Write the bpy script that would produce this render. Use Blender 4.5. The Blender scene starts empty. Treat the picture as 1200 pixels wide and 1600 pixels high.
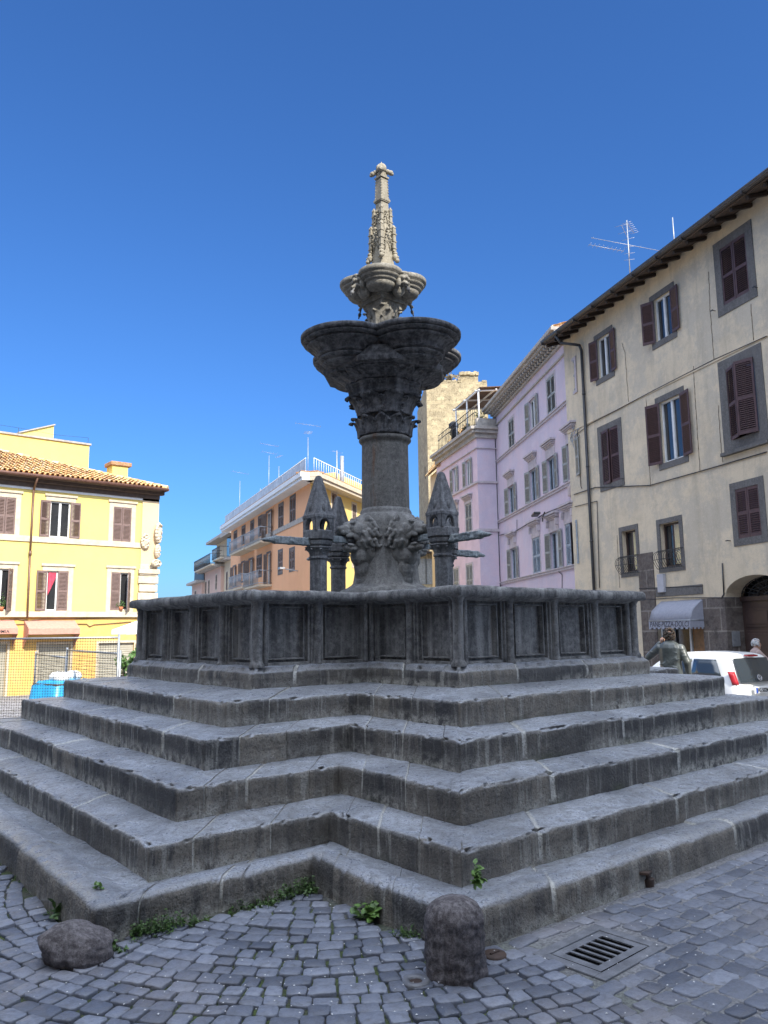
import bpy, bmesh, math, random
import numpy as np
from mathutils import Vector, Matrix, Euler, noise
random.seed(7)
R_ = math.radians
SC = bpy.context.scene
COL = SC.collection

# ------------------------------------------------------------------ camera
CAM_P = Vector((-6.4708, -7.875, 1.6))
YAW, PIT, ROL, FPX = R_(50.721), R_(8.633), R_(-0.692), 1211.257
_fw = Vector((math.cos(YAW)*math.cos(PIT), math.sin(YAW)*math.cos(PIT), math.sin(PIT)))
_r0 = Vector((math.sin(YAW), -math.cos(YAW), 0.0))
_u0 = _r0.cross(_fw)
_r = _r0*math.cos(ROL) + _u0*math.sin(ROL)
_u = _u0*math.cos(ROL) - _r0*math.sin(ROL)
cam_d = bpy.data.cameras.new('camera')
cam = bpy.data.objects.new('camera', cam_d); COL.objects.link(cam)
cam.matrix_world = Matrix(((_r.x, _u.x, -_fw.x, CAM_P.x), (_r.y, _u.y, -_fw.y, CAM_P.y), (_r.z, _u.z, -_fw.z, CAM_P.z), (0, 0, 0, 1)))
cam_d.sensor_fit = 'VERTICAL'; cam_d.sensor_height = 32.0; cam_d.lens = 32.0*FPX/1600.0
cam_d.clip_start = 0.05; cam_d.clip_end = 2000
SC.camera = cam

# ------------------------------------------------------------------ light
SUN_AZ, SUN_EL = R_(-97.0), R_(40.0)
W = bpy.data.worlds.new('World'); SC.world = W; W.use_nodes = True
nt = W.node_tree; nt.nodes.clear()
sky = nt.nodes.new('ShaderNodeTexSky'); sky.sky_type = 'NISHITA'; sky.sun_disc = False
sky.sun_elevation = SUN_EL; sky.sun_rotation = math.pi/2 - SUN_AZ
sky.altitude = 2000; sky.air_density = 1.5; sky.dust_density = 5.0; sky.ozone_density = 10.0
bg = nt.nodes.new('ShaderNodeBackground'); bg.inputs['Strength'].default_value = 0.079
wo = nt.nodes.new('ShaderNodeOutputWorld')
grade = nt.nodes.new('ShaderNodeMixRGB'); grade.blend_type = 'MULTIPLY'; grade.inputs[0].default_value = 1.0
grade.inputs[2].default_value = (0.48, 0.7, 0.92, 1)
nt.links.new(sky.outputs[0], grade.inputs[1]); # bright fill added to the sky outside the frame, to lift the shade
SKY_FILL_AZ, SKY_FILL_EL, SKY_FILL = R_(-114.0), R_(68.0), 13.5
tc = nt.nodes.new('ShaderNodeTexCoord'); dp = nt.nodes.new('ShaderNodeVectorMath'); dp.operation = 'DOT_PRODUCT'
dp.inputs[1].default_value = (math.cos(SKY_FILL_AZ)*math.cos(SKY_FILL_EL), math.sin(SKY_FILL_AZ)*math.cos(SKY_FILL_EL), math.sin(SKY_FILL_EL))
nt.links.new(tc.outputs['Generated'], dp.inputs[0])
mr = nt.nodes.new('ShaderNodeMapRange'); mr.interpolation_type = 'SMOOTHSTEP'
mr.inputs['From Min'].default_value = 0.38; mr.inputs['From Max'].default_value = 0.85; mr.inputs['To Min'].default_value = 0.0; mr.inputs['To Max'].default_value = SKY_FILL
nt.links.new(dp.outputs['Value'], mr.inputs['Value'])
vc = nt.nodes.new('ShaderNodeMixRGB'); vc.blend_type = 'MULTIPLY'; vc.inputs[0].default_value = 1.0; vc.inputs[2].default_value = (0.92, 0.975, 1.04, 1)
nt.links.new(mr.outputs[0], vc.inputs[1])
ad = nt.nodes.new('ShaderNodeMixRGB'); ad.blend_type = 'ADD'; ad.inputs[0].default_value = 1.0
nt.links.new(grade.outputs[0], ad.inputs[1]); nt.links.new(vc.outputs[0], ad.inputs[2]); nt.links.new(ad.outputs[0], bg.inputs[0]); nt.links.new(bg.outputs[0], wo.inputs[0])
sd = bpy.data.lights.new('sun', 'SUN'); sd.energy = 2.8; sd.angle = R_(0.53); sd.color = (1.0, 0.93, 0.82)
so = bpy.data.objects.new('sun', sd); COL.objects.link(so)
_sv = Vector((math.cos(SUN_AZ)*math.cos(SUN_EL), math.sin(SUN_AZ)*math.cos(SUN_EL), math.sin(SUN_EL)))
so.rotation_euler = _sv.to_track_quat('Z', 'Y').to_euler(); so.location = _sv*60
SC.view_settings.view_transform = 'Standard'; SC.view_settings.look = 'None'
SC.view_settings.exposure = 1.36; SC.view_settings.gamma = 1.0
try:
    SC.cycles.max_bounces = 6; SC.cycles.diffuse_bounces = 4; SC.cycles.glossy_bounces = 3
    SC.cycles.use_denoising = True; SC.cycles.sample_clamp_indirect = 6
except Exception: pass

# ------------------------------------------------------------------ survey helpers (photo point -> place in the square)
def ray(px, py):
    v = _fw*FPX + _r*(px-600.0) - _u*(py-800.0); v.normalize(); return v
def at_depth(px, py, dep):
    v = ray(px, py); return CAM_P + v*(dep/v.dot(_fw))
def on_z(px, py, z):
    v = ray(px, py); return CAM_P + v*((z-CAM_P.z)/v.z)
def on_plane(px, py, p0, n):
    v = ray(px, py); return CAM_P + v*((p0-CAM_P).dot(n)/v.dot(n))
def sm(a, b, t):
    t = max(0.0, min(1.0, (t-a)/(b-a))); return t*t*(3-2*t)
def gz(x, y):
    r = math.hypot(x, y)
    k = sm(-5.0, 1.5, x+y)
    return k*(-0.46*sm(5.0, 11.0, r) - 0.42*sm(14, 28, r))

# ------------------------------------------------------------------ node helpers
def lin(h):
    h = h.lstrip('#'); o = []
    for i in (0, 2, 4):
        c = int(h[i:i+2], 16)/255.0
        o.append(c/12.92 if c <= 0.04045 else ((c+0.055)/1.055)**2.4)
    return tuple(o)
class NT:
    def __init__(s, name):
        s.m = bpy.data.materials.new(name); s.m.use_nodes = True
        s.t = s.m.node_tree; s.t.nodes.clear()
        s.o = s.t.nodes.new('ShaderNodeOutputMaterial'); s.b = s.t.nodes.new('ShaderNodeBsdfPrincipled')
        s.t.links.new(s.b.outputs[0], s.o.inputs[0])
    def n(s, typ, ins=None, **kw):
        nd = s.t.nodes.new('ShaderNode'+typ)
        for k, v in kw.items(): setattr(nd, k, v)
        for k, v in (ins or {}).items(): s.set(nd.inputs[k], v)
        return nd
    def set(s, sock, v):
        if isinstance(v, bpy.types.NodeSocket): s.t.links.new(v, sock)
        elif isinstance(v, bpy.types.Node): s.t.links.new(v.outputs[0], sock)
        else:
            if sock.type == 'RGBA' and len(v) == 3: v = (*v, 1)
            sock.default_value = v
    def coord(s, kind='obj', scale=(1, 1, 1)):
        if kind == 'pos': c = s.n('NewGeometry').outputs['Position']
        else: c = s.n('TexCoord').outputs['Object']
        if scale == (1, 1, 1): return c
        return s.n('Mapping', {'Vector': c, 'Scale': scale}).outputs[0]
    def noise(s, vec, scale, detail=4, rough=0.55, out='Fac'):
        return s.n('TexNoise', {'Vector': vec, 'Scale': scale, 'Detail': detail, 'Roughness': rough}).outputs[out]
    def ramp(s, fac, stops):
        r = s.n('ValToRGB', {'Fac': fac}); e = r.color_ramp.elements
        while len(e) < len(stops): e.new(0.5)
        for el, (p, c) in zip(e, stops):
            el.position = p; el.color = (*c, 1) if isinstance(c, tuple) else (c, c, c, 1)
        return r.outputs[0]
    def mix(s, f, a, b, mode='MIX'):
        m = s.n('MixRGB', blend_type=mode); s.set(m.inputs[0], f); s.set(m.inputs[1], a); s.set(m.inputs[2], b); return m.outputs[0]
    def math(s, op, a, b=0.0, clamp=False):
        m = s.n('Math', operation=op, use_clamp=clamp); s.set(m.inputs[0], a); s.set(m.inputs[1], b); return m.outputs[0]
    def attr(s, name): return s.n('Attribute', attribute_name=name).outputs['Fac']
    def bump(s, h, strength, dist=0.02, prev=None):
        b = s.n('Bump', {'Height': h, 'Strength': strength, 'Distance': dist})
        if prev is not None: s.set(b.inputs['Normal'], prev)
        return b.outputs[0]
    def fin(s, col, rough=0.8, normal=None, **kw):
        s.set(s.b.inputs['Base Color'], col); s.set(s.b.inputs['Roughness'], rough)
        if normal is not None: s.set(s.b.inputs['Normal'], normal)
        for k, v in kw.items(): s.set(s.b.inputs[k.replace('_', ' ')], v)
        return s.m
def simple(name, col, rough=0.6, var=0.15, scale=6.0, bump=0.15, metallic=0.0, spec=0.5, kind='obj'):
    t = NT(name); c = t.coord(kind)
    n1 = t.noise(c, scale, 5); n2 = t.noise(c, scale*9, 3)
    f = t.math('MULTIPLY_ADD', n1, 1.4); 
    k = t.ramp(n1, [(0.3, 1-var), (0.7, 1+var*0.6)])
    cc = t.mix(1.0, (*col, 1), k, 'MULTIPLY')
    k2 = t.ramp(n2, [(0.3, 1-var*0.6), (0.7, 1.0)])
    cc = t.mix(1.0, cc, k2, 'MULTIPLY')
    nm = t.bump(n2, bump, 0.01) if bump else None
    return t.fin(cc, rough, nm, Metallic=metallic, Specular_IOR_Level=spec)
def plaster(name, col, stain=(0.25, 0.22, 0.18), amt=0.35, dirt=(0.4, 0.36, 0.3), rough=0.9, patch=None):
    t = NT(name); c = t.coord()
    big = t.noise(c, 0.35, 6, 0.6); mid = t.noise(c, 1.7, 7, 0.7); fine = t.noise(c, 34, 4, 0.6); f2 = t.noise(c, 8, 6, 0.7)
    warp = t.n('MixRGB', {0: 0.3, 1: t.coord('obj', (1.3, 1.3, 0.17)), 2: t.noise(c, 0.7, 5, out='Color')}, blend_type='ADD').outputs[0]
    st = t.noise(warp, 1.5, 8, 0.7)
    cc = t.mix(t.ramp(big, [(0.35, 0.0), (0.68, 0.6)]), col, tuple(x*0.8 for x in col))
    if patch: cc = t.mix(t.ramp(t.noise(c, 0.5, 7, 0.72), [(0.47, 0.0), (0.55, 0.75)]), cc, patch)
    cc = t.mix(t.math('MULTIPLY', t.ramp(st, [(0.5, 0.0), (0.68, 1.0)]), amt), cc, stain)
    cc = t.mix(t.math('MULTIPLY', t.ramp(mid, [(0.48, 0.0), (0.72, 1.0)]), amt), cc, dirt)
    cc = t.mix(t.math('MULTIPLY', t.ramp(f2, [(0.52, 0.0), (0.75, 1.0)]), amt*0.5), cc, dirt)
    cc = t.mix(t.math('MULTIPLY', t.ramp(f2, [(0.25, 1.0), (0.45, 0.0)]), amt*0.5), cc, tuple(min(0.85, x*1.15) for x in col))
    cc = t.mix(t.ramp(fine, [(0.3, 0.15), (0.6, 0.0)]), cc, (0.05, 0.045, 0.04))
    b = t.bump(fine, 0.3, 0.006); b = t.bump(f2, 0.25, 0.02, b); b = t.bump(mid, 0.25, 0.04, b)
    return t.fin(cc, rough, b, Specular_IOR_Level=0.25)

# ------------------------------------------------------------------ mesh helpers
class MB:
    def __init__(s): s.v = []; s.f = []; s.s = []; s.a = {}; s.mi = []; s.cur = 0
    def add(s, vs, fs, smooth=False):
        o = len(s.v); s.v += [tuple(p) for p in vs]
        for f in fs: s.f.append(tuple(i+o for i in f)); s.s.append(smooth); s.mi.append(s.cur)
        return o
    def box(s, c, d, rot=None, M=None):
        hx, hy, hz = d[0]/2, d[1]/2, d[2]/2
        vs = [Vector((x, y, z)) for x in (-hx, hx) for y in (-hy, hy) for z in (-hz, hz)]
        if rot is not None: m = Euler(rot).to_matrix(); vs = [m @ p for p in vs]
        vs = [p+Vector(c) for p in vs]
        if M is not None: vs = [M @ p for p in vs]
        s.add(vs, [(0, 1, 3, 2), (4, 6, 7, 5), (0, 4, 5, 1), (2, 3, 7, 6), (0, 2, 6, 4), (1, 5, 7, 3)])
    def b2(s, x0, x1, y0, y1, z0, z1):
        s.box(((x0+x1)/2, (y0+y1)/2, (z0+z1)/2), (abs(x1-x0), abs(y1-y0), abs(z1-z0)))
    def quad(s, a, b, c, d, smooth=False): s.add([a, b, c, d], [(0, 1, 2, 3)], smooth)
    def tube(s, a, b, r, r2=None, seg=8, caps=True, smooth=True):
        a = Vector(a); b = Vector(b); r2 = r if r2 is None else r2
        d = (b-a)
        if d.length < 1e-6: return
        d.normalize(); q = d.to_track_quat('Z', 'Y').to_matrix()
        vs = []
        for P, rr in ((a, r), (b, r2)):
            for i in range(seg):
                t = 2*math.pi*(i+0.5)/seg; vs.append(P + q @ Vector((rr*math.cos(t), rr*math.sin(t), 0)))
        s.add(vs, [(i, (i+1) % seg, seg+(i+1) % seg, seg+i) for i in range(seg)], smooth)
        if caps:
            o = len(s.v)-2*seg
            s.f.append(tuple(o+i for i in reversed(range(seg)))); s.s.append(False); s.mi.append(s.cur)
            s.f.append(tuple(o+seg+i for i in range(seg))); s.s.append(False); s.mi.append(s.cur)
    def path(s, pts, r, seg=6):
        for i in range(len(pts)-1): s.tube(pts[i], pts[i+1], r, seg=seg)
    def lathe(s, prof, c=(0, 0), seg=48, a0=0.0, a1=2*math.pi, smooth=True, jit=0.0, cap=False):
        full = abs(a1-a0-2*math.pi) < 1e-6; n = seg if full else seg+1
        vs = []
        for (r, z) in prof:
            for i in range(n):
                t = a0+(a1-a0)*i/seg
                rr = r
                if jit: rr = r + jit*noise.noise(Vector((r*math.cos(t)*6, r*math.sin(t)*6, z*7)))
                vs.append((c[0]+rr*math.cos(t), c[1]+rr*math.sin(t), z))
        fs = []
        for j in range(len(prof)-1):
            for i in range(n if full else n-1):
                k = (i+1) % n
                fs.append((j*n+i, j*n+k, (j+1)*n+k, (j+1)*n+i))
        s.add(vs, fs, smooth)
        if cap:
            o = len(s.v)-len(prof)*n
            s.f.append(tuple(o+(len(prof)-1)*n+i for i in range(n))); s.s.append(False); s.mi.append(s.cur)
    def ell(s, c, r, rot=None, seg=12, rings=8):
        m = Euler(rot).to_matrix() if rot is not None else Matrix.Identity(3)
        vs = [Vector((0, 0, 1))]
        for j in range(1, rings):
            p = math.pi*j/rings
            for i in range(seg):
                t = 2*math.pi*i/seg; vs.append(Vector((math.sin(p)*math.cos(t), math.sin(p)*math.sin(t), math.cos(p))))
        vs.append(Vector((0, 0, -1)))
        vs = [m @ Vector((p.x*r[0], p.y*r[1], p.z*r[2])) + Vector(c) for p in vs]
        fs = [(0, 1+i, 1+(i+1) % seg) for i in range(seg)]
        for j in range(rings-2):
            for i in range(seg):
                fs.append((1+j*seg+i, 1+(j+1)*seg+i, 1+(j+1)*seg+(i+1) % seg, 1+j*seg+(i+1) % seg))
        l = len(vs)-1; b = 1+(rings-2)*seg
        fs += [(b+i, l, b+(i+1) % seg) for i in range(seg)]
        s.add(vs, fs, True)
    def caps(s, a, b, ra, rb, n=None, flat=(1, 1, 1)):
        a = Vector(a); b = Vector(b); L = (b-a).length
        n = n or max(2, int(L/(min(ra, rb)*0.55)))
        for i in range(n+1):
            t = i/n; rr = ra+(rb-ra)*t
            s.ell(a.lerp(b, t), (rr*flat[0], rr*flat[1], rr*flat[2]), seg=10, rings=7)
    def prism(s, poly, y0, y1):
        # poly: list of (x,z), extruded along y
        n = len(poly)
        vs = [(x, y0, z) for x, z in poly]+[(x, y1, z) for x, z in poly]
        fs = [tuple(range(n)), tuple(reversed(range(n, 2*n)))]+[(i, n+i, n+(i+1) % n, (i+1) % n) for i in range(n)]
        s.add(vs, fs)
    def build(s, name, mat, parent=None, bevel=0.0, bseg=2, remesh=0.0, smooth=0, subsurf=0, auto=True, solid=0.0):
        me = bpy.data.meshes.new(name); me.from_pydata(s.v, [], s.f)
        if s.s and any(s.s): me.polygons.foreach_set('use_smooth', s.s)
        mats = mat if isinstance(mat, (list, tuple)) else [mat]
        for m in mats: me.materials.append(m)
        if len(mats) > 1: me.polygons.foreach_set('material_index', s.mi)
        for k, arr in s.a.items():
            at = me.attributes.new(k, 'FLOAT', 'POINT'); at.data.foreach_set('value', arr)
        me.update()
        o = bpy.data.objects.new(name, me); COL.objects.link(o)
        if parent is not None: o.parent = parent
        if solid: m = o.modifiers.new('solid', 'SOLIDIFY'); m.thickness = solid; m.offset = 0
        if bevel: m = o.modifiers.new('bevel', 'BEVEL'); m.width = bevel; m.segments = bseg; m.limit_method = 'ANGLE'; m.angle_limit = R_(35)
        if remesh:
            m = o.modifiers.new('remesh', 'REMESH'); m.mode = 'VOXEL'; m.voxel_size = remesh; m.use_smooth_shade = True
            if smooth: k = o.modifiers.new('smooth', 'SMOOTH'); k.iterations = smooth; k.factor = 0.5
        if subsurf: m = o.modifiers.new('sub', 'SUBSURF'); m.levels = subsurf; m.render_levels = subsurf
        return o
def thing(name, label, cat, loc=(0, 0, 0), rz=0.0, group=None):
    o = bpy.data.objects.new(name, None); COL.objects.link(o); o.location = loc; o.rotation_euler = (0, 0, rz)
    o.empty_display_size = 0.3
    o['label'] = label; o['category'] = cat
    if group: o['group'] = group
    return o
def tag(o, label, cat, group=None):
    o['label'] = label; o['category'] = cat
    if group: o['group'] = group
    return o
def kind(o, k): o['kind'] = k; return o
def fbm(p, s=1.0, o=3):
    a = 0.0; k = 1.0
    for i in range(o): a += k*noise.noise(Vector(p)*s); s *= 2.1; k *= 0.5
    return a
def text_mesh(name, body, size, mat, parent, M, depth=0.004, align='CENTER', shear=0.0, xs=1.0, bold=0.0):
    cu = bpy.data.curves.new(name, 'FONT'); cu.body = body; cu.size = size; cu.extrude = depth/2; cu.align_x = align; cu.shear = shear; cu.offset = bold
    cu.materials.append(mat)
    tmp = bpy.data.objects.new('lettering_curve', cu); COL.objects.link(tmp)
    me = bpy.data.meshes.new_from_object(tmp.evaluated_get(bpy.context.evaluated_depsgraph_get())); me.name = name
    bpy.data.objects.remove(tmp)
    o = bpy.data.objects.new(name, me); COL.objects.link(o)
    if parent is not None: o.parent = parent
    o.matrix_basis = M @ Matrix.Diagonal((xs, 1, 1, 1))
    return o

# where sun reaches past the houses behind the photographer: x - y*SHX along a sun ray is constant
SHX = math.cos(SUN_AZ)/math.sin(SUN_AZ)
_mp = at_depth(1046, 1000, 13.2); Q_MAN = _mp.x-_mp.y*SHX
_cp = at_depth(1172, 1050, 16.3); Q_CAR = _cp.x-_cp.y*SHX
_cP = at_depth(1050, 979, 24); _cu = Vector((math.cos(R_(246.7)), math.sin(R_(246.7)), 0))
CREAM_END = (Q_CAR-(_cP.x-_cP.y*SHX))/(_cu.x-_cu.y*SHX)
print('Q', Q_MAN, Q_CAR, CREAM_END)
# ------------------------------------------------------------------ stone materials
def mat_step():
    t = NT('worn lava stone steps'); c = t.coord('pos')
    tone = t.attr('tone'); mort = t.attr('mort'); hb = t.attr('hb')
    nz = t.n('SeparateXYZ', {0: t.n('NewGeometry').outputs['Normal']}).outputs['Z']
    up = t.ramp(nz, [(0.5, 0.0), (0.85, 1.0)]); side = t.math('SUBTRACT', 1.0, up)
    n0 = t.noise(c, 0.55, 3, 0.5); n1 = t.noise(c, 1.9, 6, 0.65); n2 = t.noise(c, 13, 6, 0.68); n3 = t.noise(c, 70, 4, 0.62)
    vor = t.n('TexVoronoi', {'Vector': c, 'Scale': 46.0}).outputs['Distance']
    base = t.mix(t.ramp(n1, [(0.32, 0.0), (0.68, 1.0)]), (0.044, 0.041, 0.038), (0.155, 0.136, 0.11))
    base = t.mix(t.ramp(tone, [(0.45, 0.0), (0.6, 0.5), (1.0, 0.85)]), base, (0.235, 0.205, 0.16)); base = t.mix(t.ramp(tone, [(0.15, 0.75), (0.35, 0.0)]), base, (0.04, 0.039, 0.04))
    base = t.mix(t.ramp(n2, [(0.42, 0.0), (0.7, 0.6)]), base, (0.07, 0.067, 0.064))
    # dark water runs down the risers
    st = t.noise(t.coord('pos', (5.5, 5.5, 0.35)), 1.0, 6, 0.65)
    runs = t.math('MULTIPLY', t.math('MULTIPLY', t.ramp(st, [(0.5, 0.0), (0.58, 0.9)]), side), t.ramp(n0, [(0.35, 0.25), (0.6, 1.0)]))
    base = t.mix(runs, base, (0.02, 0.02, 0.022))
    st2 = t.noise(t.coord('pos', (13.0, 13.0, 0.7)), 1.3, 5, 0.62)
    pal = t.math('MULTIPLY', t.math('MULTIPLY', t.ramp(st2, [(0.54, 0.0), (0.64, 0.85)]), side), t.ramp(n1, [(0.4, 0.2), (0.6, 1.0)]))
    base = t.mix(pal, base, (0.34, 0.33, 0.29))
    # lime efflorescence along the foot of the risers
    lo = t.math('MULTIPLY', t.ramp(hb, [(0.02, 1.0), (0.42, 0.0)]), t.ramp(n2, [(0.4, 0.0), (0.58, 1.0)]))
    lo = t.math('MULTIPLY', t.math('MULTIPLY', lo, side), t.ramp(n0, [(0.36, 0.0), (0.54, 1.0)]))
    base = t.mix(lo, base, (0.46, 0.445, 0.39))
    # trodden, dusty tops painted paler and bluer for skylight; damp patches, joints of dirt
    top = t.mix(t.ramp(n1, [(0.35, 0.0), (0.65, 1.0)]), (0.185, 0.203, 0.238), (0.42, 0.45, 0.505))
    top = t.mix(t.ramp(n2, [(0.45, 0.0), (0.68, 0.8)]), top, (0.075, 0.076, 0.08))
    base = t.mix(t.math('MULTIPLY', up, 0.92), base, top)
    ed = t.math('MULTIPLY', t.ramp(hb, [(0.84, 0.0), (0.93, 0.75), (0.985, 0.2)]), t.ramp(n2, [(0.35, 0.1), (0.6, 1.0)]))
    base = t.mix(ed, base, (0.34, 0.34, 0.335))
    mo = t.math('MULTIPLY', mort, t.ramp(n1, [(0.25, 0.5), (0.45, 1.0)]))
    base = t.mix(t.math('MULTIPLY', mo, t.ramp(n2, [(0.3, 0.25), (0.6, 1.0)])), base, t.mix(t.ramp(n0, [(0.26, 0.0), (0.42, 1.0)]), (0.06, 0.06, 0.055), (0.52, 0.51, 0.46)))
    moss = t.math('MULTIPLY', t.math('MULTIPLY', t.ramp(hb, [(0.0, 0.8), (0.2, 0.0)]), t.ramp(t.noise(c, 2.6, 4), [(0.55, 0.0), (0.68, 1.0)])), 0.7)
    base = t.mix(moss, base, (0.06, 0.075, 0.03))
    pits = t.math('MULTIPLY', t.ramp(vor, [(0.12, 1.0), (0.22, 0.0)]), t.ramp(n1, [(0.4, 0.2), (0.6, 1.0)]))
    base = t.mix(t.math('MULTIPLY', pits, 0.75), base, (0.016, 0.016, 0.016))
    base = t.mix(t.ramp(n3, [(0.34, 0.6), (0.46, 0.0)]), base, (0.02, 0.02, 0.02))
    specks = t.ramp(t.noise(c, 130, 2), [(0.68, 0.0), (0.76, 0.6)])
    base = t.mix(specks, base, (0.42, 0.42, 0.4))
    rough = t.math('ADD', t.ramp(n2, [(0.3, 0.2), (0.7, 0.48)]), t.math('MULTIPLY', side, 0.4), True)
    b = t.bump(n3, 0.7, 0.009); b = t.bump(pits, -0.7, 0.009, b); b = t.bump(n2, 0.8, 0.034, b); b = t.bump(n1, 0.5, 0.07, b)
    return t.fin(base, rough, b, Specular_IOR_Level=0.75)
def mat_lava(name, dark, mid, light, streak=0.6, stain=None, rough=0.85, sc=1.0):
    t = NT(name); c = t.coord('pos')
    n1 = t.noise(c, 2.2*sc, 6, 0.62); n2 = t.noise(c, 16*sc, 5, 0.65); n3 = t.noise(c, 80*sc, 3, 0.6)
    st = t.noise(t.coord('pos', (9*sc, 9*sc, 0.7*sc)), 1.0, 5, 0.62)
    base = t.mix(t.ramp(n1, [(0.3, 0.0), (0.7, 1.0)]), dark, mid)
    base = t.mix(t.ramp(n2, [(0.42, 0.0), (0.68, 0.6)]), base, light); base = t.mix(t.ramp(t.noise(c, 31*sc, 4, 0.7), [(0.34, 0.4), (0.5, 0.0)]), base, tuple(x*0.5 for x in dark))
    base = t.mix(t.math('MULTIPLY', t.ramp(st, [(0.48, 0.0), (0.66, 1.0)]), streak), base, light)
    st2 = t.noise(t.coord('pos', (6*sc, 6*sc, 0.5*sc)), 1.7, 5, 0.62)
    base = t.mix(t.math('MULTIPLY', t.math('MULTIPLY', t.ramp(st2, [(0.5, 0.0), (0.64, 1.0)]), t.ramp(n1, [(0.38, 0.15), (0.6, 1.0)])), streak), base, tuple(x*0.45 for x in dark))
    if stain:
        s3 = t.noise(t.coord('pos', (5, 5, 0.6)), 1.1, 4, 0.6)
        base = t.mix(t.ramp(s3, [(0.6, 0.0), (0.7, 0.75)]), base, stain)
    base = t.mix(t.ramp(n3, [(0.33, 0.65), (0.42, 0.0)]), base, tuple(x*0.25 for x in dark))
    b = t.bump(n3, 0.4, 0.006); b = t.bump(n2, 0.45, 0.018, b); b = t.bump(n1, 0.25, 0.03, b)
    return t.fin(base, rough, b, Specular_IOR_Level=0.35)
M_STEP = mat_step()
M_WALL = mat_lava('weathered grey lava panels', (0.075, 0.075, 0.078), (0.165, 0.163, 0.158), (0.33, 0.325, 0.31), 0.7)
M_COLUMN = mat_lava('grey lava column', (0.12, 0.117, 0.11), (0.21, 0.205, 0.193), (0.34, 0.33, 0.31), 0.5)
M_SHAFT = mat_lava('rust stained lava shaft', (0.095, 0.09, 0.083), (0.165, 0.158, 0.145), (0.26, 0.25, 0.23), 0.4, stain=(0.17, 0.075, 0.03))
M_CAP = mat_lava('dark carved lava', (0.03, 0.03, 0.033), (0.062, 0.062, 0.066), (0.24, 0.24, 0.245), 0.5)  # much darker than the column stone
M_SAND = mat_lava('sunlit toned carved stone', (0.2, 0.18, 0.14), (0.33, 0.295, 0.225), (0.42, 0.385, 0.3), 0.3, sc=2.0)  # warm pale tone stands for sunlight on the spire, put into its colour
M_UPPER = mat_lava('paler grey stone bowl', (0.13, 0.122, 0.105), (0.25, 0.235, 0.2), (0.37, 0.35, 0.3), 0.5, sc=1.6)  # paler than the column stone
M_PIER = mat_lava('dark pinnacle stone', (0.075, 0.075, 0.08), (0.14, 0.14, 0.145), (0.29, 0.295, 0.3), 0.55, sc=1.5)
M_SPOUT = mat_lava('limescaled spout', (0.12, 0.14, 0.15), (0.24, 0.27, 0.28), (0.42, 0.46, 0.47), 0.6, sc=2.5)
M_WATER = simple('still basin water', (0.02, 0.035, 0.035), 0.05, 0.1, 3, 0.05)
M_IRON = simple('rusty iron', (0.06, 0.035, 0.025), 0.7, 0.4, 12, 0.3, kind='obj')
M_CASTIRON = simple('cast iron grey', (0.2, 0.205, 0.22), 0.5, 0.35, 14, 0.25, metallic=0.2)
M_BLACK = simple('dark pit', (0.003, 0.003, 0.003), 1.0, 0.1, 5, 0.0, spec=0.0)
M_DARKMETAL = simple('dark painted metal', (0.03, 0.03, 0.032), 0.5, 0.2, 10, 0.1)
M_ZINC = simple('grey galvanised steel', (0.36, 0.38, 0.4), 0.45, 0.2, 12, 0.1, metallic=0.5)
M_WHITE = simple('white paint', (0.72, 0.72, 0.7), 0.5, 0.08, 6, 0.05)

# ------------------------------------------------------------------ ground
def mat_ground():
    t = NT('paved ground'); c = t.coord('pos')
    v = t.n('TexVoronoi', {'Vector': c, 'Scale': 8.5, 'Randomness': 0.55}, feature='DISTANCE_TO_EDGE').outputs['Distance']
    vc = t.n('TexVoronoi', {'Vector': c, 'Scale': 8.5, 'Randomness': 0.55}).outputs['Color']
    gap = t.ramp(v, [(0.03, 1.0), (0.09, 0.0)])
    n1 = t.noise(c, 0.6, 5); n2 = t.noise(c, 20, 4)
    st = t.mix(0.35, (0.2, 0.195, 0.2), t.n('RGBToBW', {0: vc}).outputs[0])
    st = t.mix(1.0, st, (0.95, 0.95, 1.0), 'MULTIPLY')
    st = t.mix(t.ramp(n1, [(0.4, 0.0), (0.7, 0.6)]), st, (0.2, 0.19, 0.185))
    st = t.mix(t.ramp(n2, [(0.5, 0.0), (0.8, 0.5)]), st, (0.08, 0.08, 0.085))
    cc = t.mix(gap, st, (0.075, 0.07, 0.062))
    h = t.math('SUBTRACT', 1.0, gap); b = t.bump(h, 0.5, 0.02); b = t.bump(n2, 0.3, 0.01, b)
    return t.fin(cc, 0.7, b)
def mat_bed():
    t = NT('mossy sand between cobbles'); c = t.coord('pos')
    x = t.n('SeparateXYZ', {0: c}).outputs['X']
    left = t.ramp(t.math('MULTIPLY_ADD', x, 0.5), [(0.0, 1.0), (1.0, 0.0)])
    mx = t.n('MapRange', {'Value': x, 'From Min': -3.9, 'From Max': -3.1, 'To Min': 0.0, 'To Max': 1.0}).outputs[0]
    n1 = t.noise(c, 3.5, 5, 0.6); n2 = t.noise(c, 60, 4, 0.6)
    moss = t.mix(t.ramp(n2, [(0.35, 0.0), (0.65, 1.0)]), (0.015, 0.024, 0.009), (0.08, 0.115, 0.03))
    dirt = t.mix(t.ramp(n2, [(0.35, 0.0), (0.65, 1.0)]), (0.022, 0.02, 0.018), (0.085, 0.08, 0.072))
    a = t.mix(t.ramp(n1, [(0.36, 0.0), (0.54, 1.0)]), dirt, moss)
    mort = t.mix(t.ramp(n2, [(0.3, 0.0), (0.7, 1.0)]), (0.085, 0.085, 0.088), (0.26, 0.26, 0.265))
    cc = t.mix(mx, a, mort)
    return t.fin(cc, 0.95, t.bump(n2, 0.6, 0.012))
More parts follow.
